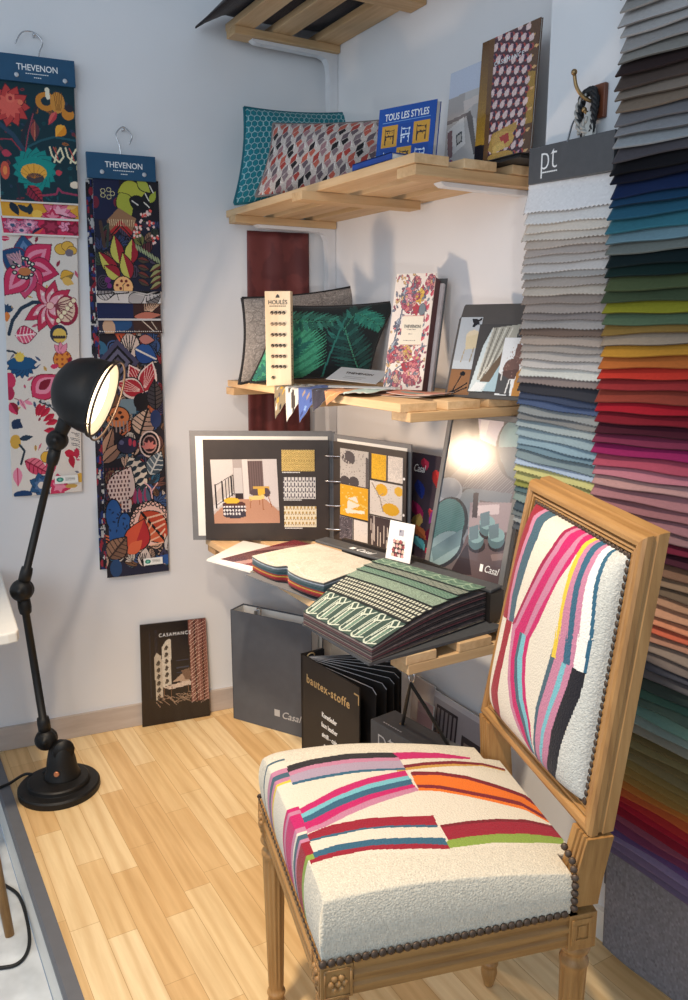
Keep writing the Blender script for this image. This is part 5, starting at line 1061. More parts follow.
def weave(kind):
    a = Art(150, 30, (0, 0, 150, 30), (44, 66, 60)); X, Y = a.X, a.Y; L_, D_ = (198, 206, 190), (44, 64, 58)
    if kind == 'diamond':
        a = Art(300, 60, (0, 0, 150, 30), (52, 74, 66)); X, Y = a.X, a.Y
        for k in range(-1, 7):
            x = k*25.
            for pts in ([(x+2, 27), (x+7, 4), (x+14, 2), (x+20, 8), (x+16, 28), (x+9, 30), (x+2, 27)], [(x+9, 30), (x+13, 10), (x+20, 8)], [(x+13, 10), (x+7, 4)], [(x+5, 22), (x+9, 9), (x+12, 12), (x+9, 25)], [(x+14, 24), (x+17, 12)], [(x+20, 8), (x+26, 4)], [(x+16, 28), (x+23, 26)]): a.line(pts, 1.5, L_)
            a.poly([(x+14, 13), (x+19, 11), (x+16, 26), (x+11, 27)], (104, 132, 116)); a.line([(x+13, 10), (x+10, 29)], 1.2, L_)
    if kind == 'check': a.a[:] = (30, 34, 32); a.put((np.mod(X+np.floor(Y/5)*2.5, 5) < 2.6) & (np.mod(Y, 5) < 3), (204, 206, 188))
    if kind == 'plain': a.a[:] = (128, 148, 130); a.grain(.12)
    if kind == 'scale': a.a[:] = (84, 122, 104); a.put(np.mod(np.abs(np.mod(X, 10)-5)+Y*.8, 6) < 2, (120, 152, 130)); a.put(np.mod(np.abs(np.mod(X, 10)-5)+Y*.8, 6) > 5, (58, 90, 78))
    if kind == 'key': a.a[:] = (150, 158, 142); a.put((np.mod(X+Y, 8) < 3) ^ (np.mod(X-Y, 11) < 3), (66, 80, 74))
    if kind == 'chevron': a.a[:] = (86, 122, 100); m = np.mod(np.abs(np.mod(X, 22)-11)*.8+Y, 14); a.put(m < 2.4, (150, 176, 150)); a.put((m > 7) & (m < 9), (58, 92, 76)); a.put(np.abs(np.mod(X+11, 22)-11) < 1, (150, 176, 150))
    if kind == 'beige': a.a[:] = (168, 150, 128); a.put((np.mod(X, 4) < 2) ^ (np.mod(Y, 4) < 2), (196, 180, 158))
    return a
zb = ZD+.007
BLq, BRq, FRq, FLq = (-.322, -.835), (-.256, -1.142), (-.590, -1.205), (-.608, -.955)
dark = [(58, 48, 50), (96, 84, 84), (44, 42, 46), (104, 56, 64), (70, 58, 60), (130, 116, 112), (52, 50, 54)]
lays = []
for i in range(13):
    a = Art(30, 40, (0, 0, 30, 40), dark[i % 7] if i else (150, 134, 114)); a.grain(.1); lays.append((a, .0))
lo = lambda u: 0*u
sbook(g2, zb, lays, BLq, BRq, FRq, FLq, .728, .686, lo, dark, 0, .020)
# six topmost weaves, each shorter than the one below, so that a band of each shows
zt = lambda v: zb+(.7295-zb)*(1-v)+(.688-zb)*v+.0205*np.sin(v*pi)*.95+.009
for k, (kind, v0, v1) in enumerate((('diamond', .70, 1.0), ('check', .46, .73), ('plain', .345, .50), ('scale', .255, .37), ('key', .15, .275), ('chevron', .0, .17))):
    a = weave(kind); u, v = np.meshgrid(np.linspace(0, 1, a.nx+1), np.linspace(v0, v1, a.ny+1))
    b_ = [np.array((*p, 0.)) for p in (BLq, BRq, FRq, FLq)]
    P = (b_[0]*(1-u[..., None])+b_[1]*u[..., None])*(1-v[..., None])+(b_[3]*(1-u[..., None])+b_[2]*u[..., None])*v[..., None]
    P[..., 2] = zt(v)+.0019*k-.0005+.0035*np.sin(u*pi)*np.sin(v*pi)+.002*np.exp(-((v-v1)/.03)**2)
    inked('swatch', P, a.a, M['cloth'], g2, thick=.0022, edge=(36, 40, 40))
# common dark header of both books
g3 = empty('sample_book_header', (-.30, -.83, ZD), 'long charcoal binding bar behind both open sample books, with white lettering', 'binding bar')
hd = [Vector((-.318, -.540, .729)), Vector((-.200, -1.132, .733)), Vector((-.247, -1.148, .733)), Vector((-.362, -.555, .729))]
bm = NB(); prism(bm, hd, (0, 0, .007)); fin('bar', bm, M['grey_board'], g3, bevel=.0015)
bm = NB(); obox(bm, (-.254, -1.155, ZD+.0073), (.048, .012, 0), (.01, .05, 0), (0, 0, .065)); fin('end_block', bm, M['black_card'], g3)
bm = NB(); prism(bm, [(-.262, -.548, ZD+.0136), (-.20, -.80, ZD+.0136), (-.198, -1.09, ZD+.0136), (-.208, -1.09, ZD+.0136), (-.212, -.80, ZD+.0136), (-.274, -.548, ZD+.0136)], (0, 0, .053)); fin('end_block', bm, M['black_card'], g3)
hu = (hd[1]-hd[0]).normalized(); hn = Vector((-hu.y, hu.x, 0))
hp = hd[3]+hu*.12+Vector((0, 0, .0073)); hv = -hn if hn.x < 0 else hn
text('lettering', 'Casal', hp+hu*.03+hv*.008, hu, hv, .028, M['letter_white'], g3, shear=.3)
bm = NB(); obox(bm, hp+hu*.008+hv*.008, hu*.016, hv*.016, (0, 0, .0005)); fin('logo_block', bm, M['letter_white'], g3)

# ------------------------------------------------------------------ under the low shelf
c0 = Vector((-.405, -.042, .0008)); cu = Vector((.14, -.244, 0)).normalized(); cn = cu.cross(up)   # out of the front
CW, CT, CH = .315, .072, .388
cbx = empty('lever_arch_binder', tuple(c0+cu*CW/2), 'grey lever arch binder standing on the floor under the low shelf, left end', 'binder')
bm = NB(); obox(bm, c0, cu*CW, -cn*.003, up*CH); obox(bm, c0-cn*CT, cu*CW, cn*.003, up*CH); obox(bm, c0, cu*.003, -cn*CT, up*CH); fin('cover', bm, plain('slate_cover', (82, 86, 94), .45, var=.03), cbx)
bm = NB(); obox(bm, c0-cn*.0032+cu*.003, cu*(CW-.006), -cn*.0006, up*(CH-.004)); obox(bm, c0-cn*(CT-.0038)+cu*.003, cu*(CW-.006), cn*.0006, up*(CH-.004)); obox(bm, c0+cu*.0032-cn*.004, cu*.0006, -cn*(CT-.008), up*(CH-.004)); fin('lining', bm, M['cream_paper'], cbx, label='white inner lining')
bm = NB(); obox(bm, c0+cu*.09-cn*.012, cu*(CW-.10), -cn*.045, up*(CH-.035)); fin('pages', bm, M['cream_paper'], cbx)
bm = NB(); q_ = c0+cu*.075-cn*.03+up*(CH-.045); obox(bm, q_, cu*.014, -cn*.010, up*.045); tube(bm, arc([q_+up*.03+cu*.004, q_+up*.05+cu*.006-cn*.008, q_+up*.046-cn*.024+cu*.008, q_+up*.02-cn*.028+cu*.006]), .0028, 8); fin('lever', bm, M['steel'], cbx)
bm = NB(); obox(bm, c0+cu*.170+cn*.0002+up*.052, cu*.021, cn*.0005, up*.023); fin('logo_block', bm, M['letter_grey'], cbx)
text('lettering', 'Casal', c0+cu*.197+cn*.0004+up*.050, cu, up, .034, M['letter_grey'], cbx, shear=.32, fat=.0002)

b0 = Vector((-.372, -.482, .0008)); b1 = Vector((-.348, -.765, .0008)); bu = (b1-b0).normalized(); bn = bu.cross(up); BW, BH = (b1-b0).length, .383
bf = empty('accordion_folder', tuple(b0+bu*BW/2), 'black fanned leather sample folder with gold lettering, under the low shelf', 'folder')
bm = NB(); obox(bm, b0, bu*BW, -bn*.004, up*BH); fin('front_cover', bm, M['black_card'], bf)
for k in range(8):
    t = (k+1)*.155; dk = (bu*math.cos(t)-bn*math.sin(t)*1.0); lk = BW*(1.0-.012*k); O_ = b0+bu*.012-bn*(.006+.003*k)
    bm = NB(); prism(bm, [O_+up*.004, O_+dk*lk+up*.004, O_+dk*lk+up*(BH-.030-.002*k), O_+dk*(lk-.015)+up*(BH-.016-.002*k), O_+up*(BH-.012)], (bn*math.cos(t)+bu*math.sin(t))*.0022); lf = fin('leaf', bm, M['black_card'], bf)
    bm = NB(); tube(bm, [O_+up*(BH-.0113), O_+dk*(lk-.015)+up*(BH-.0153-.002*k), O_+dk*lk+up*(BH-.0293-.002*k)], .0009, 5); fin('edging', bm, M['letter_grey'], lf)
bm = NB(); tm = 8.9*.115; obox(bm, b0, bu*.010, -bn*.075, up*BH); fin('spine', bm, M['black_card'], bf)
bm = NB(); tube(bm, [b0+bu*.022-bn*.02+up*(BH-.006)+Vector((.012*math.cos(t), -.004*math.sin(t), .012*math.sin(t))) for t in np.linspace(0, 2*pi*.85, 14)], .002, 6); fin('ring', bm, M['letter_gold'], bf, smooth=True)
sl = bu
text('lettering', 'bautex-stoffe', b0+bu*.030+bn*.0004+up*(BH-.076), bu, up, .036, M['letter_gold'], bf, fat=.0005, space=1.15, squeeze=.95)
for k, s in enumerate(('Kunstleder', 'faux leather', 'simili - cuir', 'ecopelle')): text('lettering', s, b0+bu*.145+bn*.0004+up*(.232-k*.030), bu, up, .0205, M['letter_white'], bf, 'CENTER', squeeze=.8, fat=.0002)
bm = NB(); obox(bm, b1-bu*.022+bn*.0002+up*(BH-.0255), bu*.022, bn*.0006, up*.004); obox(bm, b1-bu*.004+bn*.0002+up*(BH-.05), bu*.004, bn*.0006, up*.0285); fin('corner_guard', bm, M['letter_gold'], bf)

q0 = Vector((-.452, -.985, .0008)); q1 = Vector((-.418, -1.255, .0008)); qu = (q1-q0).normalized(); qn = qu.cross(up); QH = .418
pb_ = empty('sample_case', tuple(q0+qu*.13), 'charcoal sample case with black cord handle, standing on the floor behind the seat', 'case')
bm = NB(); obox(bm, q0, qu*.272, -qn*.075, up*QH); fin('case', bm, M['grey_board'], pb_, bevel=.002)
text('lettering', 'pt', q0+qu*.022+qn*.0004+up*(QH-.062), qu, up, .085, M['letter_grey'], pb_, fat=-.0018, squeeze=.9)
bm = NB()
for k in range(8): obox(bm, q0+qu*(.03+k*.008)-qn*.012+up*(QH+.0002), qu*.005, -qn*.003, up*.0004)
fin('small_print', bm, M['letter_grey'], pb_)
e0, e1 = q0+qu*.065-qn*.04+up*QH, q0+qu*.215-qn*.045+up*QH; rg = Vector((-.474, -1.172, .588))
for e_ in (e0, e1):
    bm = NB(); lathe(bm, [(.0035, .0002), (.0065, .0006), (.007, .0016), (.004, .002)], e_, n=14); fin('eyelet', bm, M['steel'], pb_)
bm = NB(); tube(bm, [e0, e0*.4+rg*.6, rg+Vector((0, 0, -.004)), e1*.4+rg*.6, e1], .0042, 8); fin('cord_handle', bm, M['rubber'], pb_)
bm = NB(); tube(bm, [rg+Vector((.002, .010*math.cos(t), .012+.013*math.sin(t))) for t in np.linspace(0, 2*pi, 20)], .0016, 6, cap=False); tube(bm, [rg+Vector((.002, 0, .025)), rg+Vector((.002, 0, .0295))], .003, 8); fin('ring', bm, M['steel'], pb_, smooth=True)

def standcard(name, label, y0, y1, x, h, art, lean=.02, mat='gloss', t=.004, group=None, cat='brochure'):
    p0 = Vector((x-lean, y0, .0008)); tl = Vector((x, y0, h)); return tag(card(name, art, tl, (0, y1-y0, 0), p0-tl, M[mat], None, t), label, cat, group)
a = Art(40, 60, (0, 0, 40, 60), (206, 196, 196)); a.rect(4, 30, 36, 56, (196, 176, 176))
standcard('brochure', 'pale grey brochure standing against the wall under the low shelf, leftmost', -.55, -.66, -.022, .268, a, .02)
a = Art(40, 60, (0, 0, 40, 60), (214, 172, 172)); a.rect(0, 0, 40, 10, (226, 190, 186)); a.ell(8, 26, 1.4, 1.4, (60, 40, 44)); a.ell(12, 34, 1.4, 1.4, (60, 40, 44))
standcard('brochure', 'pink brochure standing against the wall beside the cord handle', -.63, -.705, -.060, .235, a, .015)
a = Art(70, 60, (0, 0, 70, 60), (176, 170, 176)); a.rect(4, 8, 30, 56, (70, 62, 66))
for k in range(5): a.rect(5+k*5, 10, 8+k*5, 30, (150, 140, 144)); a.ell(7+k*5, 44, 2, 8, (40, 36, 40))
a.rect(36, 18, 60, 56, (84, 76, 78)); a.rect(39, 22, 57, 50, (150, 136, 130)); a.ell(48, 42, 7, 9, (60, 50, 50)); a.rect(0, 0, 70, 4, (210, 206, 212))
standcard('brochure', 'grey brochure with two dark pictures standing behind the chair back leg', -.665, -.93, -.026, .262, a, .022, 'film')

# ------------------------------------------------------------------ hanging swatch boards by the window
def swatches(root, cols, yf, yn, xo, z0, hs, lipx, thick, mat, pinked, droop, seed, zlist=None, tilt=0):
    """a shingle of cloth swatches: each hangs from behind the one above, its hem standing out"""
    rg = np.random.default_rng(seed); z = z0; prev = None; zs = []
    for k, c in enumerate(cols):
        h = hs[k] if isinstance(hs, (list, tuple, np.ndarray)) else hs
        art = Art(44, 16, (0, 0, 44, 16), np.asarray(c)*(.84 if mat == 'velvet' else .96)); art.grain(.012)
        u, v = np.meshgrid(np.linspace(0, 1, 45), np.linspace(0, 1, 17))
        jy, jn, dz = rg.normal(0, .0022), rg.normal(0, .0022), rg.normal(0, .0018)
        zz = z-(h+.022)*v+.014*(1-v)*0; ext = lipx*np.clip((v-.25)/.75, 0, 1)**1.2
        zz = zz+droop*(u-.5)**2*4*h*0-tilt(k)*u+dz*v+.0012*np.sin(u*9+k*2.1)*v
        if pinked: zz[-1] += .0016*((np.arange(45) % 2)*2-1)
        f = yf(z)+jy; nn = yn(z)+jn
        P = np.stack([xo(z)-ext-.0022*np.sin(u*6+k)*v, f+(nn-f)*u+(.0012*((np.arange(17) % 2)*2-1)[:, None] if pinked else 0), zz], -1)
        inked('swatch', P, art.a, M[mat], root, thick=thick, edge=tuple(np.asarray(c)*(.82 if k % 3 else .6)))
        z -= h; zs.append(z)
    return z
pt = empty('sample_hanger', (-.14, -1.2, 1.66), 'linen swatch hanger with charcoal header, hanging at the end of the shelves', 'fabric samples', 'swatch hangers by the window')
HT0, HT1 = Vector((-.142, -1.094, 1.663)), Vector((-.152, -1.330, 1.655)); hu_ = (HT1-HT0).normalized(); hn_ = hu_.cross(up)
bm = NB(); obox(bm, HT0+Vector((0, 0, -.071)), HT1-HT0, -hn_*.014, up*.071); fin('header_board', bm, M['grey_board'], pt, bevel=.001)
text('lettering', 'pt', HT0+hu_*.034+hn_*.0004-up*.047, hu_, up, .074, M['letter_white'], pt, fat=-.0013, squeeze=.85)
bm = NB()
for k in range(9): obox(bm, HT0+hu_*(.041+k*.0052)+hn_*.0003-up*.0535, hu_*.0042, hn_*.0004, up*.0026)
fin('small_print', bm, M['letter_white'], pt)
PTC = [(226, 226, 228), (222, 220, 218), (216, 206, 194), (206, 198, 188), (186, 174, 164), (172, 162, 156), (182, 176, 172), (196, 192, 190), (160, 158, 156), (164, 156, 150), (186, 178, 168), (140, 130, 124), (150, 142, 138), (126, 120, 120), (150, 148, 148), (104, 88, 80), (158, 146, 138), (150, 144, 140), (168, 164, 162), (180, 178, 178), (190, 194, 192), (122, 112, 112),
       (34, 38, 50), (44, 58, 86), (62, 80, 116), (128, 134, 138), (116, 118, 120), (142, 156, 162), (130, 152, 164), (122, 150, 168), (96, 124, 142), (110, 130, 140), (150, 170, 196), (176, 176, 120), (160, 160, 104), (122, 126, 62), (66, 92, 100), (110, 130, 130), (52, 70, 84), (90, 100, 106), (130, 136, 140), (70, 76, 84)]
hh = [.045, .021]+[.0163]*45
swatches(pt, PTC, lambda z: -1.094+.01*(z-1.6), lambda z: -1.328+.012*(z-1.6), lambda z: -.136-.004*(1.6-z), 1.600, hh, .013, .0016, 'linen', True, .1, 3, tilt=lambda k: (.009 if k < 4 else .002 if k < 22 else .009))
bm = NB()
prism(bm, [(-.132, -1.115, 1.60), (-.132, -1.315, 1.60), (-.130, -1.32, .75), (-.130, -1.11, .75)], (.006, 0, 0)); fin('backing', bm, M['black_card'], pt)
bm = NB(); tube(bm, arc([(-.146, -1.205, 1.655), (-.135, -1.205, 1.69), (-.125, -1.205, 1.70), (-.1175, -1.205, 1.69)]), .002, 8); fin('hook', bm, M['steel'], pt)

vl = empty('sample_hanger', (-.16, -1.45, 2.1), 'tall velvet swatch hanger in a rainbow of colours, at the right edge of the photo', 'fabric samples', 'swatch hangers by the window')
VC = [(196, 196, 194), (190, 188, 184), (176, 172, 168), (204, 200, 198), (196, 192, 190), (176, 172, 170), (160, 156, 150), (56, 42, 42), (92, 78, 72), (150, 136, 124), (146, 128, 112), (132, 130, 134), (158, 158, 162), (176, 180, 184), (92, 88, 94), (22, 22, 28), (20, 24, 44), (22, 44, 88), (28, 72, 108), (46, 104, 132), (62, 128, 146), (126, 162, 176), (128, 136, 132), (16, 36, 40), (18, 46, 44), (84, 98, 66), (70, 86, 62), (150, 150, 44), (92, 116, 90), (146, 118, 62), (172, 156, 138),
      (206, 150, 56), (196, 112, 54), (206, 58, 46), (160, 50, 54), (150, 66, 54), (172, 28, 46), (130, 28, 44), (70, 22, 40), (124, 48, 78), (150, 36, 96), (176, 80, 104), (192, 124, 142), (190, 150, 152), (170, 122, 132), (160, 112, 122), (160, 116, 128), (150, 118, 126), (112, 34, 60), (70, 32, 50), (126, 98, 84),
      (140, 120, 104), (110, 96, 84), (170, 134, 112), (190, 146, 122), (206, 140, 112), (200, 104, 82), (170, 128, 112), (140, 128, 122), (118, 110, 110), (70, 74, 88), (96, 96, 102), (52, 68, 66), (58, 96, 88), (80, 104, 96), (110, 150, 140), (140, 160, 154), (150, 148, 134),
      (112, 98, 62), (136, 124, 84), (120, 104, 66), (130, 116, 80), (140, 116, 66), (150, 118, 62), (160, 120, 60), (190, 112, 48), (196, 92, 46), (180, 44, 44), (172, 30, 48), (150, 28, 46), (150, 76, 94), (130, 60, 90), (110, 80, 128), (150, 130, 164), (138, 116, 146), (128, 110, 138)]
n1 = 51; hv_ = [.0205]*51+[.0190]*17+[.0156]*18
ztop = 1.925
vyf = lambda z: -1.339-.058*max(0, min(1, (1.05-z)/.85)); vyn = lambda z: vyf(z)-.275
zend = swatches(vl, VC, vyf, vyn, lambda z: -.150, ztop, hv_, .019, .003, 'velvet', False, .1, 5, tilt=lambda k: (.012 if k < 14 else 0 if k < 29 else -.012 if k < 44 else -.004))
bm = NB(); prism(bm, [(-.1485, -1.345, ztop+.07), (-.1485, -1.60, ztop+.07), (-.1485, -1.68, .16), (-.1485, -1.425, .16)], (.010, 0, 0)); fin('backing', bm, plain('grey_felt', (92, 90, 98), .9, var=.05, bstr=.2), vl)
bm = NB(); prism(bm, [(-.158, -1.332, ztop+.09), (-.158, -1.612, ztop+.09), (-.158, -1.612, ztop-.002), (-.158, -1.332, ztop-.002)], (.009, 0, 0)); fin('header_board', bm, M['grey_board'], vl)
a = Art(60, 50, (0, 0, 60, 50), (124, 122, 128)); a.grain(.05)
P = quad_pts((-.152, -1.428, .30), (-.152, -1.692, .30), (-.150, -1.695, .018), (-.150, -1.434, .018), 60, 50); u_, v_ = np.meshgrid(np.linspace(0, 1, 61), np.linspace(0, 1, 51)); P[..., 0] -= .004*np.sin(u_*7)*v_
inked('under_cloth', P, a.a, M['cloth'], vl, thick=.002, edge=(110, 108, 114))
bm = NB(); tube(bm, [(-.139, -1.47, ztop+.05), (-.116, -1.47, ztop+.06)], .004, 8); fin('hook', bm, M['steel'], vl)

# coat hook with braided tiebacks
ch = empty('coat_hook', (-.115, -1.258, 1.72), 'brass coat hook on a small wooden plate, above the linen swatches', 'hook')
def hk(p): return (-.115+.64*(p[0]+.115), -1.258+.38*(p[1]+1.258), 1.722+.85*(p[2]-1.722))
bm = NB(); box(bm, (-.125, -1.274, 1.690), (-.1153, -1.246, 1.752)); fin('back_plate', bm, plain('mahogany_plate', (112, 62, 40), .4, var=.12), ch, bevel=.002)
bm = NB(); tube(bm, arc([hk(q) for q in [(-.128, -1.250, 1.722), (-.150, -1.236, 1.722), (-.172, -1.215, 1.733), (-.187, -1.200, 1.752), (-.192, -1.192, 1.775)]]), .0034, 10); ball(bm, hk((-.193, -1.191, 1.781)), .006, 12); tube(bm, arc([hk(q) for q in [(-.128, -1.252, 1.705), (-.15, -1.24, 1.694), (-.165, -1.228, 1.70)]]), .0034, 10); ball(bm, hk((-.166, -1.227, 1.703)), .005, 10); fin('hook', bm, M['brass'], ch, smooth=True)
tbk = empty('tieback', (-.16, -1.24, 1.64), 'black and silver braided curtain tieback hanging on the brass coat hook', 'tieback')
def tb_(p): return (-.131+.8*(p[0]+.15), -1.250+.8*(p[1]+1.235), 1.70+.95*(p[2]-1.70))
def rope(pts, r, name, m, turns=90, strands=3, phase=0):
    C_ = arc([tb_(p) for p in pts], 14); bm = NB()
    for s in range(strands):
        out = []; n_ = len(C_); L = 0
        for i, p in enumerate(C_):
            t = (C_[min(i+1, n_-1)]-C_[max(i-1, 0)]).normalized(); a_ = t.cross(Vector((.3, .9, .2))).normalized(); b_ = a_.cross(t)
            L += (p-C_[i-1]).length if i else 0; ph = L*turns*2+s*2*pi/strands+phase
            out.append(p+(a_*math.cos(ph)+b_*math.sin(ph))*r*.55)
        tube(bm, out, r*.62, 6)
    return fin(name, bm, m, tbk, smooth=True)
mb, ms = plain('black_cord', (26, 25, 28), .6), plain('silver_cord', (170, 166, 160), .45, .3)
rope([(-.158, -1.224, 1.655), (-.164, -1.210, 1.695), (-.162, -1.214, 1.728), (-.156, -1.232, 1.742), (-.152, -1.246, 1.725), (-.156, -1.244, 1.69), (-.16, -1.236, 1.655)], .0075, 'cord', mb)
rope([(-.170, -1.219, 1.662), (-.171, -1.207, 1.698), (-.169, -1.212, 1.722), (-.162, -1.228, 1.735)], .0045, 'cord', ms, 120, 2)
rope([(-.164, -1.252, 1.662), (-.162, -1.254, 1.70), (-.157, -1.248, 1.733), (-.152, -1.238, 1.747)], .0055, 'cord', mb, 110, 3)
bm = NB()
for k in range(34):
    y = -1.258+.030*(k % 17)/16; x = -.158-.010*(k//17); tube(bm, [tb_((x, y*.4-1.243*.6, 1.70)), tb_((x-.001, y, 1.672)), tb_((x-.001, y, 1.640))], .0009, 4)
fin('tassel', bm, ms, tbk)
rope([(-.166, -1.236, 1.66), (-.168, -1.226, 1.675), (-.166, -1.24, 1.69)], .006, 'cord', ms, 120, 3)

# ------------------------------------------------------------------ the chair
SEAT_STRIPES = [('black', [(-0.209, 0.132), (-0.149, 0.147), (-0.080, 0.153), (-0.000, 0.152), (0.006, 0.134), (-0.085, 0.133), (-0.152, 0.128), (-0.204, 0.112)]),
 ('pink', [(-0.204, 0.112), (-0.152, 0.128), (-0.085, 0.133), (0.006, 0.134), (0.006, 0.123), (-0.088, 0.120), (-0.150, 0.116), (-0.204, 0.100)]),
 ('greylilac', [(-0.204, 0.100), (-0.150, 0.116), (-0.088, 0.120), (0.006, 0.123), (0.006, 0.097), (-0.072, 0.095), (-0.138, 0.090), (-0.203, 0.080)]),
 ('teal', [(-0.203, 0.080), (-0.138, 0.090), (-0.072, 0.095), (0.006, 0.097), (0.007, 0.091), (-0.074, 0.087), (-0.140, 0.081), (-0.202, 0.073)]),
 ('magenta', [(-0.201, -0.002), (-0.169, 0.018), (-0.127, 0.044), (-0.066, 0.068), (0.005, 0.089), (0.005, 0.072), (-0.071, 0.049), (-0.131, 0.023), (-0.173, -0.003), (-0.197, -0.014)]),
 ('lightblue', [(-0.197, -0.014), (-0.173, -0.003), (-0.131, 0.023), (-0.071, 0.049), (0.005, 0.072), (0.006, 0.060), (-0.075, 0.034), (-0.134, 0.011), (-0.174, -0.016), (-0.197, -0.024)]),
 ('teal', [(-0.197, -0.024), (-0.174, -0.016), (-0.134, 0.011), (-0.075, 0.034), (0.006, 0.060), (0.005, 0.044), (-0.079, 0.017), (-0.138, -0.008), (-0.175, -0.031), (-0.197, -0.037)]),
 ('magenta', [(-0.197, -0.037), (-0.175, -0.031), (-0.138, -0.008), (-0.079, 0.017), (0.005, 0.044), (0.007, 0.035), (-0.079, 0.003), (-0.134, -0.023), (-0.169, -0.044), (-0.198, -0.055)]),
 ('pink', [(-0.198, -0.055), (-0.169, -0.044), (-0.134, -0.023), (-0.079, 0.003), (0.007, 0.035), (0.009, 0.024), (-0.070, -0.009), (-0.124, -0.033), (-0.164, -0.054), (-0.197, -0.065)]),
 ('crimson', [(-0.195, -0.067), (-0.156, -0.052), (-0.108, -0.048), (-0.060, -0.049), (-0.014, -0.051), (0.009, -0.049), (0.006, -0.076), (-0.021, -0.074), (-0.067, -0.072), (-0.114, -0.071), (-0.161, -0.075), (-0.195, -0.080)]),
 ('teal', [(-0.195, -0.080), (-0.161, -0.075), (-0.114, -0.071), (-0.067, -0.072), (-0.021, -0.074), (0.006, -0.076), (0.005, -0.082), (-0.023, -0.080), (-0.069, -0.077), (-0.115, -0.075), (-0.160, -0.081), (-0.195, -0.083)]),
 ('teal', [(-0.196, -0.111), (-0.159, -0.102), (-0.110, -0.101), (-0.065, -0.104), (-0.032, -0.106), (0.006, -0.109), (0.005, -0.127), (-0.037, -0.121), (-0.070, -0.119), (-0.114, -0.115), (-0.162, -0.117), (-0.197, -0.123)]),
 ('crimson', [(-0.197, -0.123), (-0.162, -0.117), (-0.114, -0.115), (-0.070, -0.119), (-0.037, -0.121), (0.005, -0.127), (0.004, -0.137), (-0.041, -0.133), (-0.073, -0.131), (-0.116, -0.125), (-0.165, -0.128), (-0.197, -0.133)]),
 ('magenta', [(0.001, 0.151), (0.038, 0.155), (0.089, 0.155), (0.147, 0.144), (0.144, 0.137), (0.082, 0.135), (0.030, 0.130), (0.002, 0.124)]),
 ('darkred', [(0.005, 0.102), (0.049, 0.118), (0.106, 0.127), (0.163, 0.126), (0.203, 0.113), (0.200, 0.106), (0.160, 0.118), (0.102, 0.116), (0.045, 0.107), (0.005, 0.092)]),
 ('gold', [(0.005, 0.092), (0.045, 0.107), (0.102, 0.116), (0.160, 0.118), (0.200, 0.106), (0.199, 0.103), (0.158, 0.114), (0.100, 0.108), (0.041, 0.097), (0.005, 0.085)]),
 ('darkred', [(0.013, 0.085), (0.065, 0.086), (0.114, 0.075), (0.159, 0.051), (0.202, 0.025), (0.215, -0.014), (0.210, -0.019), (0.194, 0.015), (0.154, 0.039), (0.110, 0.063), (0.061, 0.075), (0.011, 0.072)]),
 ('orange', [(0.011, 0.072), (0.061, 0.075), (0.110, 0.063), (0.154, 0.039), (0.194, 0.015), (0.210, -0.019), (0.207, -0.036), (0.179, 0.000), (0.142, 0.012), (0.095, 0.026), (0.049, 0.041), (0.010, 0.042)]),
 ('darkred', [(0.010, 0.042), (0.049, 0.041), (0.095, 0.026), (0.142, 0.012), (0.179, 0.000), (0.207, -0.036), (0.210, -0.057), (0.178, -0.015), (0.137, -0.000), (0.091, 0.015), (0.045, 0.030), (0.010, 0.033)]),
 ('orange', [(0.010, 0.033), (0.045, 0.030), (0.091, 0.015), (0.137, -0.000), (0.178, -0.015), (0.210, -0.057), (0.211, -0.065), (0.178, -0.026), (0.133, -0.009), (0.088, 0.008), (0.042, 0.022), (0.008, 0.024)]),
 ('darkred', [(0.010, -0.076), (0.060, -0.065), (0.112, -0.057), (0.164, -0.055), (0.205, -0.065), (0.209, -0.093), (0.208, -0.095), (0.202, -0.072), (0.160, -0.063), (0.109, -0.065), (0.057, -0.073), (0.010, -0.082)]),
 ('crimson', [(0.010, -0.082), (0.057, -0.073), (0.109, -0.065), (0.160, -0.063), (0.202, -0.072), (0.208, -0.095), (0.208, -0.099), (0.193, -0.099), (0.144, -0.096), (0.094, -0.099), (0.043, -0.107), (0.009, -0.115)]),
 ('green', [(0.009, -0.115), (0.043, -0.107), (0.094, -0.099), (0.144, -0.096), (0.193, -0.099), (0.208, -0.099), (0.200, -0.117), (0.183, -0.118), (0.133, -0.120), (0.085, -0.121), (0.034, -0.130), (0.005, -0.137)])]
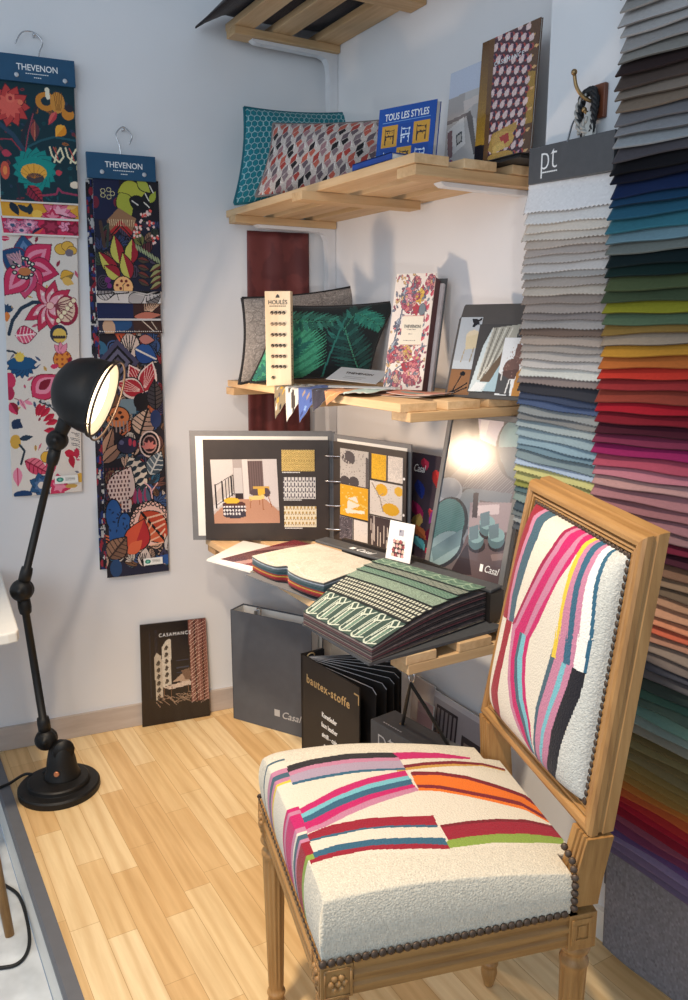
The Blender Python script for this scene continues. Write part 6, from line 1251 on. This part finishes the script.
BACK_STRIPES = [('leafgreen', [(0.175, 0.995), (0.173, 0.972), (0.172, 0.950), (0.180, 0.916), (0.177, 0.917), (0.140, 0.959), (0.161, 0.981), (0.144, 1.006)]),
 ('crimson', [(0.144, 1.006), (0.161, 0.978), (0.146, 0.957), (0.177, 0.917), (0.183, 0.874), (0.183, 0.814), (0.137, 0.802), (0.108, 0.809), (0.117, 0.847), (0.116, 0.894), (0.110, 0.930), (0.109, 0.963), (0.122, 0.984), (0.107, 1.004)]),
 ('pink', [(0.107, 1.004), (0.122, 0.984), (0.109, 0.963), (0.110, 0.930), (0.116, 0.894), (0.117, 0.847), (0.108, 0.809), (0.099, 0.809), (0.106, 0.848), (0.103, 0.892), (0.098, 0.930), (0.096, 0.962), (0.106, 0.983), (0.098, 1.004)]),
 ('slate', [(0.098, 1.004), (0.106, 0.983), (0.096, 0.962), (0.098, 0.930), (0.103, 0.892), (0.106, 0.848), (0.099, 0.809), (0.081, 0.812), (0.083, 0.855), (0.076, 0.894), (0.071, 0.931), (0.068, 0.961), (0.077, 0.984), (0.065, 1.007)]),
 ('darkmagenta', [(-0.004, 1.005), (0.015, 0.984), (0.016, 0.960), (0.032, 0.927), (0.048, 0.887), (0.065, 0.849), (0.081, 0.812), (0.085, 0.809), (0.080, 0.809), (0.072, 0.815), (0.058, 0.848), (0.041, 0.886), (0.023, 0.924), (0.008, 0.958), (0.005, 0.982), (-0.011, 1.005)]),
 ('pink', [(-0.011, 1.005), (0.005, 0.982), (0.008, 0.958), (0.023, 0.924), (0.041, 0.886), (0.058, 0.848), (0.072, 0.815), (0.080, 0.809), (0.067, 0.806), (0.059, 0.820), (0.045, 0.850), (0.028, 0.885), (0.009, 0.925), (-0.006, 0.959), (-0.006, 0.983), (-0.021, 1.005)]),
 ('magenta', [(-0.021, 1.005), (-0.006, 0.983), (-0.006, 0.959), (0.009, 0.925), (0.028, 0.885), (0.045, 0.850), (0.059, 0.820), (0.067, 0.806), (0.036, 0.808), (0.029, 0.830), (0.016, 0.865), (-0.001, 0.902), (-0.018, 0.942), (-0.029, 0.970), (-0.029, 0.990), (-0.041, 1.006)]),
 ('pink', [(-0.041, 1.006), (-0.029, 0.990), (-0.029, 0.970), (-0.018, 0.942), (-0.001, 0.902), (0.016, 0.865), (0.029, 0.830), (0.036, 0.808), (0.025, 0.808), (0.013, 0.836), (-0.000, 0.865), (-0.018, 0.899), (-0.034, 0.937), (-0.044, 0.967), (-0.037, 0.986), (-0.051, 1.004)]),
 ('magenta', [(-0.051, 1.004), (-0.037, 0.986), (-0.044, 0.967), (-0.034, 0.937), (-0.018, 0.899), (-0.000, 0.865), (0.013, 0.836), (0.025, 0.808), (0.014, 0.808), (-0.004, 0.842), (-0.018, 0.879), (-0.034, 0.918), (-0.051, 0.950), (-0.055, 0.978), (-0.053, 0.994), (-0.062, 1.003)]),
 ('yellow', [(-0.063, 1.001), (-0.052, 0.981), (-0.056, 0.956), (-0.057, 0.921), (-0.061, 0.872), (-0.066, 0.832), (-0.059, 0.858), (-0.062, 0.808), (-0.074, 0.810), (-0.070, 0.859), (-0.076, 0.835), (-0.069, 0.878), (-0.067, 0.921), (-0.066, 0.956), (-0.063, 0.981), (-0.073, 1.002)]),
 ('pink', [(-0.073, 1.002), (-0.063, 0.981), (-0.066, 0.956), (-0.067, 0.921), (-0.069, 0.878), (-0.076, 0.835), (-0.070, 0.859), (-0.074, 0.810), (-0.095, 0.811), (-0.088, 0.858), (-0.095, 0.842), (-0.087, 0.884), (-0.080, 0.925), (-0.078, 0.959), (-0.072, 0.983), (-0.082, 1.002)]),
 ('teal', [(-0.082, 1.002), (-0.072, 0.983), (-0.078, 0.959), (-0.080, 0.925), (-0.087, 0.884), (-0.095, 0.842), (-0.088, 0.858), (-0.095, 0.811), (-0.111, 0.813), (-0.103, 0.863), (-0.107, 0.847), (-0.099, 0.893), (-0.093, 0.931), (-0.091, 0.962), (-0.087, 0.984), (-0.098, 1.004)]),
 ('pink', [(-0.098, 1.004), (-0.087, 0.984), (-0.091, 0.962), (-0.093, 0.931), (-0.099, 0.893), (-0.107, 0.847), (-0.103, 0.863), (-0.111, 0.813), (-0.119, 0.812), (-0.114, 0.867), (-0.119, 0.851), (-0.110, 0.902), (-0.104, 0.937), (-0.102, 0.965), (-0.096, 0.985), (-0.108, 1.005)]),
 ('white', [(-0.108, 1.005), (-0.096, 0.985), (-0.102, 0.965), (-0.104, 0.937), (-0.110, 0.902), (-0.119, 0.851), (-0.114, 0.867), (-0.119, 0.812), (-0.137, 0.810), (-0.133, 0.860), (-0.135, 0.857), (-0.129, 0.897), (-0.121, 0.932), (-0.116, 0.961), (-0.110, 0.985), (-0.121, 1.004)]),
 ('teal', [(-0.121, 1.004), (-0.110, 0.985), (-0.116, 0.961), (-0.121, 0.932), (-0.129, 0.897), (-0.135, 0.857), (-0.133, 0.860), (-0.137, 0.810), (-0.142, 0.810), (-0.138, 0.862), (-0.140, 0.858), (-0.134, 0.899), (-0.128, 0.933), (-0.123, 0.963), (-0.116, 0.989), (-0.132, 1.004)]),
 ('crimson', [(0.112, 0.805), (0.113, 0.757), (0.123, 0.704), (0.131, 0.667), (0.121, 0.638), (0.123, 0.608), (0.094, 0.612), (0.083, 0.648), (0.093, 0.677), (0.092, 0.718), (0.089, 0.766), (0.084, 0.805)]),
 ('pink', [(0.084, 0.805), (0.073, 0.753), (0.063, 0.718), (0.037, 0.678), (0.009, 0.656), (-0.027, 0.637), (-0.035, 0.632), (-0.004, 0.659), (0.030, 0.686), (0.053, 0.722), (0.065, 0.756), (0.069, 0.805)]),
 ('magenta', [(0.069, 0.805), (0.065, 0.756), (0.053, 0.722), (0.030, 0.686), (-0.004, 0.659), (-0.035, 0.632), (-0.042, 0.634), (-0.012, 0.671), (0.020, 0.698), (0.040, 0.728), (0.052, 0.761), (0.051, 0.804)]),
 ('slate', [(0.051, 0.804), (0.052, 0.761), (0.040, 0.728), (0.020, 0.698), (-0.012, 0.671), (-0.042, 0.634), (-0.050, 0.636), (-0.019, 0.678), (0.012, 0.705), (0.029, 0.733), (0.043, 0.765), (0.041, 0.806)]),
 ('lightblue', [(0.041, 0.806), (0.043, 0.765), (0.029, 0.733), (0.012, 0.705), (-0.019, 0.678), (-0.050, 0.636), (-0.054, 0.636), (-0.027, 0.686), (-0.001, 0.711), (0.014, 0.739), (0.026, 0.772), (0.029, 0.806)]),
 ('magenta', [(0.029, 0.806), (0.026, 0.772), (0.014, 0.739), (-0.001, 0.711), (-0.027, 0.686), (-0.054, 0.636), (-0.054, 0.628), (-0.038, 0.683), (-0.011, 0.716), (0.004, 0.743), (0.014, 0.776), (0.014, 0.808)]),
 ('slate', [(-0.061, 0.808), (-0.052, 0.760), (-0.046, 0.717), (-0.050, 0.682), (-0.053, 0.638), (-0.054, 0.628), (-0.062, 0.629), (-0.060, 0.642), (-0.056, 0.681), (-0.056, 0.722), (-0.064, 0.765), (-0.074, 0.810)]),
 ('pink', [(-0.074, 0.810), (-0.064, 0.765), (-0.056, 0.722), (-0.056, 0.681), (-0.060, 0.642), (-0.062, 0.629), (-0.071, 0.623), (-0.073, 0.657), (-0.073, 0.693), (-0.080, 0.733), (-0.087, 0.775), (-0.095, 0.811)]),
 ('lightblue', [(-0.095, 0.811), (-0.087, 0.775), (-0.080, 0.733), (-0.073, 0.693), (-0.073, 0.657), (-0.071, 0.623), (-0.076, 0.623), (-0.082, 0.661), (-0.083, 0.695), (-0.090, 0.734), (-0.100, 0.773), (-0.105, 0.811)]),
 ('pink', [(-0.105, 0.811), (-0.100, 0.773), (-0.090, 0.734), (-0.083, 0.695), (-0.082, 0.661), (-0.076, 0.623), (-0.087, 0.616), (-0.100, 0.667), (-0.100, 0.703), (-0.106, 0.738), (-0.114, 0.779), (-0.119, 0.812)]),
 ('navyblack', [(-0.119, 0.812), (-0.114, 0.779), (-0.106, 0.738), (-0.100, 0.703), (-0.100, 0.667), (-0.087, 0.616), (-0.107, 0.610), (-0.123, 0.654), (-0.126, 0.691), (-0.132, 0.729), (-0.140, 0.773), (-0.141, 0.810)])]
BACK_PLAIN = [(-0.1315, 1.004), (-0.116, 0.9886), (-0.1229, 0.9629), (-0.1276, 0.9334), (-0.1335, 0.8988), (-0.1383, 0.862), (-0.1414, 0.8101), (-0.1396, 0.7726), (-0.1323, 0.7287), (-0.1264, 0.6913), (-0.1229, 0.6539), (-0.1066, 0.6099)]

DYE = dict(black=(40, 34, 38), pink=(192, 126, 154), greylilac=(170, 152, 172), teal=(48, 96, 122), magenta=(192, 24, 100), lightblue=(116, 184, 196), crimson=(150, 20, 44), orange=(228, 112, 20), darkred=(120, 16, 32),
           green=(136, 160, 66), gold=(196, 148, 66), white=(236, 234, 228), slate=(64, 94, 110), darkmagenta=(156, 20, 72), yellow=(226, 194, 62), leafgreen=(72, 124, 62), navyblack=(26, 26, 36), cream=(234, 226, 210))
CHY = -.3056
chair = empty('side_chair', (-.673, -1.480, 0), 'oak chair with studded boucle seat and back covered in bright curved stripes, in the foreground', 'chair', rz=CHY)
ZR = .451                                                      # top of the seat rails
FN, FF_, RN, RF = Vector((-.205, -.2125, 0)), Vector((-.236, .2135, 0)), Vector((.2165, -.193, 0)), Vector((.236, .193, 0))   # outer corners
def cfin(name, bm, mat, smooth=False, bevel=0, parent=None, label=None):
    return fin(name, bm, mat, parent or chair, smooth=smooth, world=False, bevel=bevel, label=label)
# rails with a moulded outer face
def rail(a, b, inn, name, mat):
    """a -> b outer top edge; moulding stepped on the outer face"""
    d = (b-a).normalized(); o = Vector((-d.y, d.x, 0)); o = o if o.dot(inn) < 0 else -o
    pr = [(0, 0), (.0, -.007), (-.004, -.010), (-.004, -.016), (.001, -.0205), (.001, -.027), (-.004, -.0315), (-.004, -.036), (-.001, -.040), (-.001, -.052), (-.024, -.052), (-.024, 0)]
    bm = NB(); prism(bm, [a+o*x+Vector((0, 0, ZR+z)) for x, z in pr], b-a); return cfin(name, bm, mat)
ins = .046
def leg_block(c, out1, out2, rosette, name):
    pass
cx = (FN+FF_+RN+RF)/4
def inset(p, q, k): return p+(q-p).normalized()*k
rail(inset(FN, RN, ins), inset(RN, FN, .03), cx-(FN+RN)/2, 'side_rail', M['oak_x']); rail(inset(FF_, RF, ins), inset(RF, FF_, .02), cx-(FF_+RF)/2, 'side_rail', M['oak_x'])
rail(inset(FN, FF_, ins), inset(FF_, FN, ins), cx-(FN+FF_)/2, 'front_rail', M['oak_y']); rail(inset(RN, RF, .03), inset(RF, RN, .03), cx-(RN+RF)/2, 'rear_rail', M['oak_y'])
bm = NB(); prism(bm, [p*1.0+(cx-p)*.06+Vector((0, 0, ZR-.02)) for p in (FN, RN, RF, FF_)], (0, 0, .018)); cfin('seat_base', bm, M['oak'])

def flute(n, depth, z0, z1):
    def f(k, r, h):
        w_ = max(0, min(1, (h-z0)/.01, (z1-h)/.01)); return r-depth*w_*max(0, math.sin(k*pi/2))**1
    return f
def turned_leg(c, name):
    bm = NB(); N_ = 48
    prof = [(.0075, 0), (.0100, .004), (.0155, .026), (.0165, .034), (.0150, .043), (.0125, .048), (.0165, .050), (.0178, .054), (.0165, .058), (.0140, .060), (.0142, .068)]
    z0, z1 = .075, .345
    prof += [(.0145+(.0205-.0145)*t, .070+(z1+.003-.070)*t) for t in np.linspace(0, 1, 26)]
    prof += [(.0222, .352), (.0222, .357), (.0180, .362), (.0165, .368), (.0180, .374), (.0225, .377), (.0238, .381), (.0225, .386), (.0200, .390), (.0200, ZR-.052)]
    lathe(bm, prof, c, n=N_, mod=flute(12, .0030, z0, z1)); return cfin(name, bm, M['oak'], smooth=True)
def block(p, q1, q2, zt, zb, s=.0465):
    """square block at an outer corner p, its sides along q1 and q2"""
    d1, d2 = (q1-p).normalized(), (q2-p).normalized(); bm = NB()
    obox(bm, p-d1*.0015-d2*.0015+Vector((0, 0, zb)), d1*s, d2*s, (0, 0, zt-zb)); return bm, d1, d2
def rosette(bm, c, n_, up_, r):
    n_ = n_.normalized(); s = up_.cross(n_).normalized()
    ball(bm, c+n_*.001, r*.26, 10, (1, 1, 1))
    for k in range(6):
        t = k*pi/3; m = c+s*(r*.58*math.cos(t))+up_*(r*.58*math.sin(t)); ball(bm, m, r*.30, 8)
def framed(bm, O_, U_, V_, n_, w, h, b_, t):
    for x0, y0, x1, y1 in ((0, 0, w, b_), (0, h-b_, w, h), (0, b_, b_, h-b_), (w-b_, b_, w, h-b_)): obox(bm, O_+U_*x0+V_*y0, U_*(x1-x0), V_*(y1-y0), n_*t)
UZ = Vector((0, 0, 1))
for p, qa, qb in ((FN, RN, FF_), (FF_, RF, FN)):
    bm, d1, d2 = block(p, qa, qb, ZR, ZR-.053); c = p+d1*.021+d2*.0195
    lg = turned_leg(c, 'leg')
    o = cfin('leg_block', bm, M['oak'], bevel=.001, parent=lg)
    bm = NB(); n1_ = -d2; framed(bm, p+d1*.003-d2*.0015+UZ*(ZR-.050), d1, UZ, n1_, .040, .046, .0028, .0012); rosette(bm, p+d1*.023-d2*.0012+UZ*(ZR-.027), n1_, UZ, .0175)
    n2_ = -d1; framed(bm, p+d2*.003-d1*.0015+UZ*(ZR-.050), d2, UZ, n2_, .040, .046, .0028, .0012); rosette(bm, p+d2*.023-d1*.0012+UZ*(ZR-.027), n2_, UZ, .0175)
    cfin('rosette', bm, M['oak'], smooth=True, parent=lg)
RAKE = .153; ZB, ZT = .580, 1.0245                              # back frame, bottom and top
WB, WT = .2045, .1845                                          # half widths, outer
def xb(z): return .1890+RAKE*(z-.583)
TH = .042
for sg, p, qa, qb in ((-1, RN, FN, RF), (1, RF, FF_, RN)):
    bm, d1, d2 = block(p, qa, qb, ZR, ZR-.060, .046); c = p+d1*.0205+d2*.0225
    lg = turned_leg(c, 'leg'); cfin('leg_block', bm, M['oak'], bevel=.001, parent=lg)
    bm = NB(); framed(bm, p+d1*.005-d2*.0015+UZ*(ZR-.049), d1, UZ, -d2, .036, .042, .008, .0022); obox(bm, p+d1*.0165-d2*.0015+UZ*(ZR-.0375), d1*.013, UZ*.019, -d2*.0018); cfin('square_carving', bm, M['oak'], parent=lg, bevel=.0006)
    # stile between seat and back frame: fluted front, sweeping back
    bm = NB(); ss = .044
    XR = p.x
    def sec(z, k):
        t = (z-ZR)/(ZB-ZR); wo = .193+(WB-.193)*t; x0 = (XR-.0455)+((xb(ZB)-.001)-(XR-.0455))*t**1.4; dep = .0465+(TH-.0465)*t
        return x0, sg*wo, dep
    prev = None; cols_ = []
    fl = [0, .10, .16, .22, .34, .40, .46, .58, .64, .70, .82, .90, 1.0]; dpt = [0, 0, .007, 0, 0, .007, 0, 0, .007, 0, 0, 0, 0]
    for z in np.linspace(ZR-.004, ZB, 9):
        x0, yo, dep = sec(z, 0); ring = [bm.verts.new((x0+dd, yo-sg*ss*f_, z)) for f_, dd in zip(fl, dpt)]+[bm.verts.new((x0+dep, yo-sg*ss, z)), bm.verts.new((x0+dep, yo, z))]
        if prev:
            n_ = len(ring)
            for k in range(n_): bm.faces.new((prev[k], prev[(k+1) % n_], ring[(k+1) % n_], ring[k]))
        else: bm.faces.new(ring)
        prev = ring
    bm.faces.new(prev); cfin('stile', bm, M['oak'])
# moulded back frame: profile swept along four mitred members
def bp(y, z, o=0):
    """point on the raked front plane of the back, o = out towards the sitter"""
    return Vector((xb(z)-o/math.sqrt(1+RAKE**2), y, z-o*RAKE/math.sqrt(1+RAKE**2)))
prof = [(0, -TH), (0, -TH*.60), (.003, -TH*.55), (.003, -TH*.45), (0, -TH*.40), (0, -.007), (.004, -.002), (.010, 0), (.018, -.001), (.0212, -.005), (.0216, -.010), (.0252, -.010), (.026, -.0055), (.0305, -.0055), (.0312, -.0115), (.0345, -.0115), (.0352, -.008), (.0395, -.008), (.0402, -.014), (.047, -.016), (.047, -TH+.006)]   # (inwards, out)
oc = [(-WB+.004, ZB), (WB+.006, ZB), (WT+.004, ZT+.008), (-WT+.004, ZT-.007)]
def member(i, name, mat):
    a, b_ = oc[i], oc[(i+1) % 4]; pa, pb2 = oc[i-1], oc[(i+2) % 4]
    def inn(p, q, r_, k):   # corner q between p and r_, inset k
        u1 = Vector((p[0]-q[0], p[1]-q[1])).normalized(); u2 = Vector((r_[0]-q[0], r_[1]-q[1])).normalized(); s_ = abs(u1.x*u2.y-u1.y*u2.x); return Vector(q)+(u1+u2)*(k/s_)
    bm = NB(); A_ = []; B_ = []
    for w_, o in prof:
        w_ *= .80; p = inn(pa, a, b_, w_); A_.append(bm.verts.new(bp(p.x, p.y, o))); p = inn(a, b_, pb2, w_); B_.append(bm.verts.new(bp(p.x, p.y, o)))
    n_ = len(prof)
    for k in range(n_): bm.faces.new((A_[k], A_[(k+1) % n_], B_[(k+1) % n_], B_[k]))
    bm.faces.new(A_); bm.faces.new(B_[::-1]); return cfin(name, bm, mat)
member(0, 'lower_back_rail', M['oak_y']); member(1, 'back_stile', M['oak']); member(2, 'top_rail', M['oak_y']); member(3, 'back_stile', M['oak'])

# seat upholstery: a domed loaf with straight sides, stripes woven across it
def paint(nx, ny, view, stripes, bg): 
    a = Art(nx, ny, view, bg)
    for c, pts in stripes: a.poly(pts, DYE[c])
    return a
NXS, NYS = 300, 300
sx, sy = np.meshgrid(np.linspace(-1, 1, NXS+1), np.linspace(1, -1, NYS+1))
# arc-like parameter: the outer tenth of the sheet runs down the sides
def side(t):
    e = .84; top = np.clip(np.abs(t)/e, 0, 1); dn = np.clip((np.abs(t)-e)/(1-e), 0, 1); return np.sign(t)*top, dn
tx, dx_ = side(sx); ty, dy_ = side(sy)
def foot(txx, tyy):   # plan position on the top of the rails
    wn = .2085; xf = -.2165-.0145*tyy
    x = np.where(txx < 0, -txx*xf, txx*.208); half = .208-.016*np.clip((x+.21)/.41, 0, 1); return x, tyy*half
px_, py_ = foot(tx, ty)
def dome(x, y):
    ax_, ay_ = np.clip(np.abs(x)/.242, 0, 1), np.clip(np.abs(y)/.224, 0, 1)
    return .104*(1-ax_**11)**.25*(1-ay_**11)**.25*(1-.42*np.clip((x+.1)/.3, 0, 1)**1.5)
dd = np.maximum(dx_, dy_)
shr = 1-.012*(1-dd)                                        # shoulders pulled in above the rails
X3, Y3 = px_*shr, py_*shr
hz = dome(px_*.97, py_*.97); Z3 = ZR+.003+hz*(1-dd**1.15)
bulge = .006*np.sin(np.clip(dd, 0, 1)*pi); X3 = X3+np.where(dx_ > 0, np.sign(sx)*bulge, 0); Y3 = Y3+np.where(dy_ > 0, np.sign(sy)*bulge, 0)
# back corners are notched round the stiles
nt = (X3 > .1735) & (np.abs(Y3) > .145); X3 = np.where(nt, .1735, X3)
P = np.stack([X3, Y3, Z3], -1)
xc = (P[:-1, :-1, 0]+P[1:, 1:, 0])/2; yc = (P[:-1, :-1, 1]+P[1:, 1:, 1])/2
art = Art(NXS, NYS, (0, 0, 1, 1), (217, 208, 190)); art.X, art.Y = xc, yc
dxc = (dx_[:-1, :-1]+dx_[1:, 1:])/2; dyc = (dy_[:-1, :-1]+dy_[1:, 1:])/2; sxc = (sx[:-1, :-1]+sx[1:, 1:])/2; syc = (sy[:-1, :-1]+sy[1:, 1:])/2
# smooth ground cloth between the stripes
art.poly([(-.197, .150), (-.13, .146), (-.07, .146), (-.005, .128), (.06, .116), (.14, .10), (.21, .09), (.21, -.10), (.13, -.125), (.05, -.132), (0, -.135), (0, -.15), (-.08, -.138), (-.196, -.122)], (222, 213, 196))
right = [(c, [(x-(.016 if x < .008 else 0), y) for x, y in pts]) for c, pts in SEAT_STRIPES if max(p[0] for p in pts) > .1]
left = [(c, [(x-(.006 if x < -.17 else 0), y) for x, y in pts]) for c, pts in SEAT_STRIPES if max(p[0] for p in pts) <= .1]
for c, pts in right: art.poly(pts, DYE[c])
for c, pts in ((k, v) for k, v in left): art.poly(pts, DYE[c])
frontcloth = (xc < -.1955+.0) & (yc > -.124) & (yc < .165)
art.put(frontcloth, (222, 213, 196))
for y0, y1, c in ((.158, .1655, 'slate'), (.117, .132, 'pink'), (.103, .117, 'slate'), (.092, .103, 'pink'), (.084, .092, 'yellow'), (.002, .011, 'magenta'), (-.008, .002, 'pink'), (-.044, -.008, 'magenta'), (-.055, -.044, 'pink'), (-.0735, -.0615, 'slate'), (-.081, -.0735, 'pink'), (-.113, -.081, 'crimson'), (-.124, -.113, 'green')):
    art.put(frontcloth & (yc >= y0) & (yc < y1), DYE[c])
bc = np.abs(art.a-np.array((217, 208, 190))).sum(-1) < 1; art.a[bc] *= (1+RNG.normal(0, .035, (bc.sum(), 1))); art.a = np.clip(art.a, 0, 255)
inked('seat_cushion', P, art.a, M['boucle'], chair, world=False)
def nails(path, step, r, nrm, name):
    bm = NB(); L = 0; pts = [Vector(p) for p in path]; out = []; acc = 0
    for a_, b_ in zip(pts, pts[1:]):
        d = (b_-a_).length; t = (step-acc) if out else 0
        while t <= d: out.append(a_+(b_-a_)*(t/d)); t += step
        acc = d-(t-step)
    for p in out: 
        q = nrm(p) if callable(nrm) else nrm; lathe(bm, [(r, 0), (r*.94, r*.25), (r*.62, r*.5), (0, r*.6)], p, q, 8)
    return cfin(name, bm, M['bronze'], smooth=True)
def edge_pt(a, b_, t, o, z): 
    d = (b_-a).normalized(); n_ = Vector((-d.y, d.x, 0)); n_ = n_ if n_.dot(cx-a) < 0 else -n_; return a+(b_-a)*t+n_*o+Vector((0, 0, z)), n_
for a_, b_, t0, t1 in ((FN, RN, .005, .875), (FF_, RF, .005, .875), (FN, FF_, .01, .99), (RN, RF, .14, .86)):
    (s_, n_), (e_, _) = edge_pt(a_, b_, t0, .0005, ZR+.006), edge_pt(a_, b_, t1, .0005, ZR+.006); nails([s_, e_], .0122, .0060 if abs(n_.y) > .5 else .0034, n_+Vector((0, 0, .25)), 'nailhead_trim')
for sg in (-1,):
    nails([(.1745, sg*.2015, ZR+.018), (.1745, sg*.2005, ZR+.062), (.1735, sg*.1915, ZR+.088), (.1725, sg*.158, ZR+.099)], .0122, .0058, Vector((-.5, sg*.8, .35)), 'nailhead_trim')

# back upholstery: slightly domed pad inside the frame
NXB, NYB = 220, 290
ua, va = np.meshgrid(np.linspace(-1, 1, NXB+1), np.linspace(1, -1, NYB+1))
zc0, zc1 = ZB+.035, ZT-.035-.0075*ua
zz = zc0+(zc1-zc0)*(va+1)/2; hw = (WB-.034)+((WT-.034)-(WB-.034))*(zz-zc0)/(zc1-zc0); yy = .004-ua*hw   # seen from the front the far side (+y) is on the left
od = -.010+.044*np.clip(1-np.abs(ua)**5, 0, 1)**.45*np.clip(1-np.abs(va)**5, 0, 1)**.45
q_ = math.sqrt(1+RAKE**2); P = np.stack([.1890+RAKE*(zz-.583)-od/q_, yy, zz-od*RAKE/q_], -1)
art = Art(NXB, NYB, (0, 0, 1, 1), (222, 214, 198)); art.X = (yy[:-1, :-1]+yy[1:, 1:])/2; art.Y = (zz[:-1, :-1]+zz[1:, 1:])/2
art.poly([(-.150, 1.03)]+BACK_PLAIN+[(-.13, .60), (-.3, .60), (-.3, 1.03)], (200, 200, 194))
for c, pts in BACK_STRIPES:
    if max(p[1] for p in pts) < .87: art.poly([(y, z+(.016 if i in (0, len(pts)-1) else 0)) for i, (y, z) in enumerate(pts)], DYE[c])
for c, pts in BACK_STRIPES:
    if max(p[1] for p in pts) >= .87: art.poly(pts, DYE[c])
bc = np.abs(art.a-np.array((200, 200, 194))).sum(-1) < 1; art.a[bc] *= (1+RNG.normal(0, .04, (bc.sum(), 1))); art.a = np.clip(art.a, 0, 255)
inked('back_cushion', P, art.a, M['boucle'], chair, world=False)
bm = NB(); prism(bm, [bp(y, z, -TH+.010) for y, z in ((-WB+.04, ZB+.04), (WB-.04, ZB+.04), (WT-.04, ZT-.04), (-WT+.04, ZT-.04))], (.004, 0, 0)); cfin('back_panel', bm, plain('cream_cloth', (226, 220, 206), .9))
cr = [(-1, ZB, WB), (1, ZB, WB), (1, ZT, WT), (-1, ZT, WT)]
fn_ = Vector((-1, 0, -RAKE)).normalized()
for i in range(4):
    (s0, z0, w0), (s1, z1, w1) = cr[i], cr[(i+1) % 4]; k = .035; t0 = .0075*s0 if z0 == ZT else 0; t1 = .0075*s1 if z1 == ZT else 0
    za, zb_ = z0+(k if z0 == ZB else -k), z1+(k if z1 == ZB else -k)
    nails([bp(.004+s0*(w0-k), za+t0, -.008), bp(.004+s1*(w1-k), zb_+t1, -.008)], .0112, .0056, fn_, 'nailhead_trim')
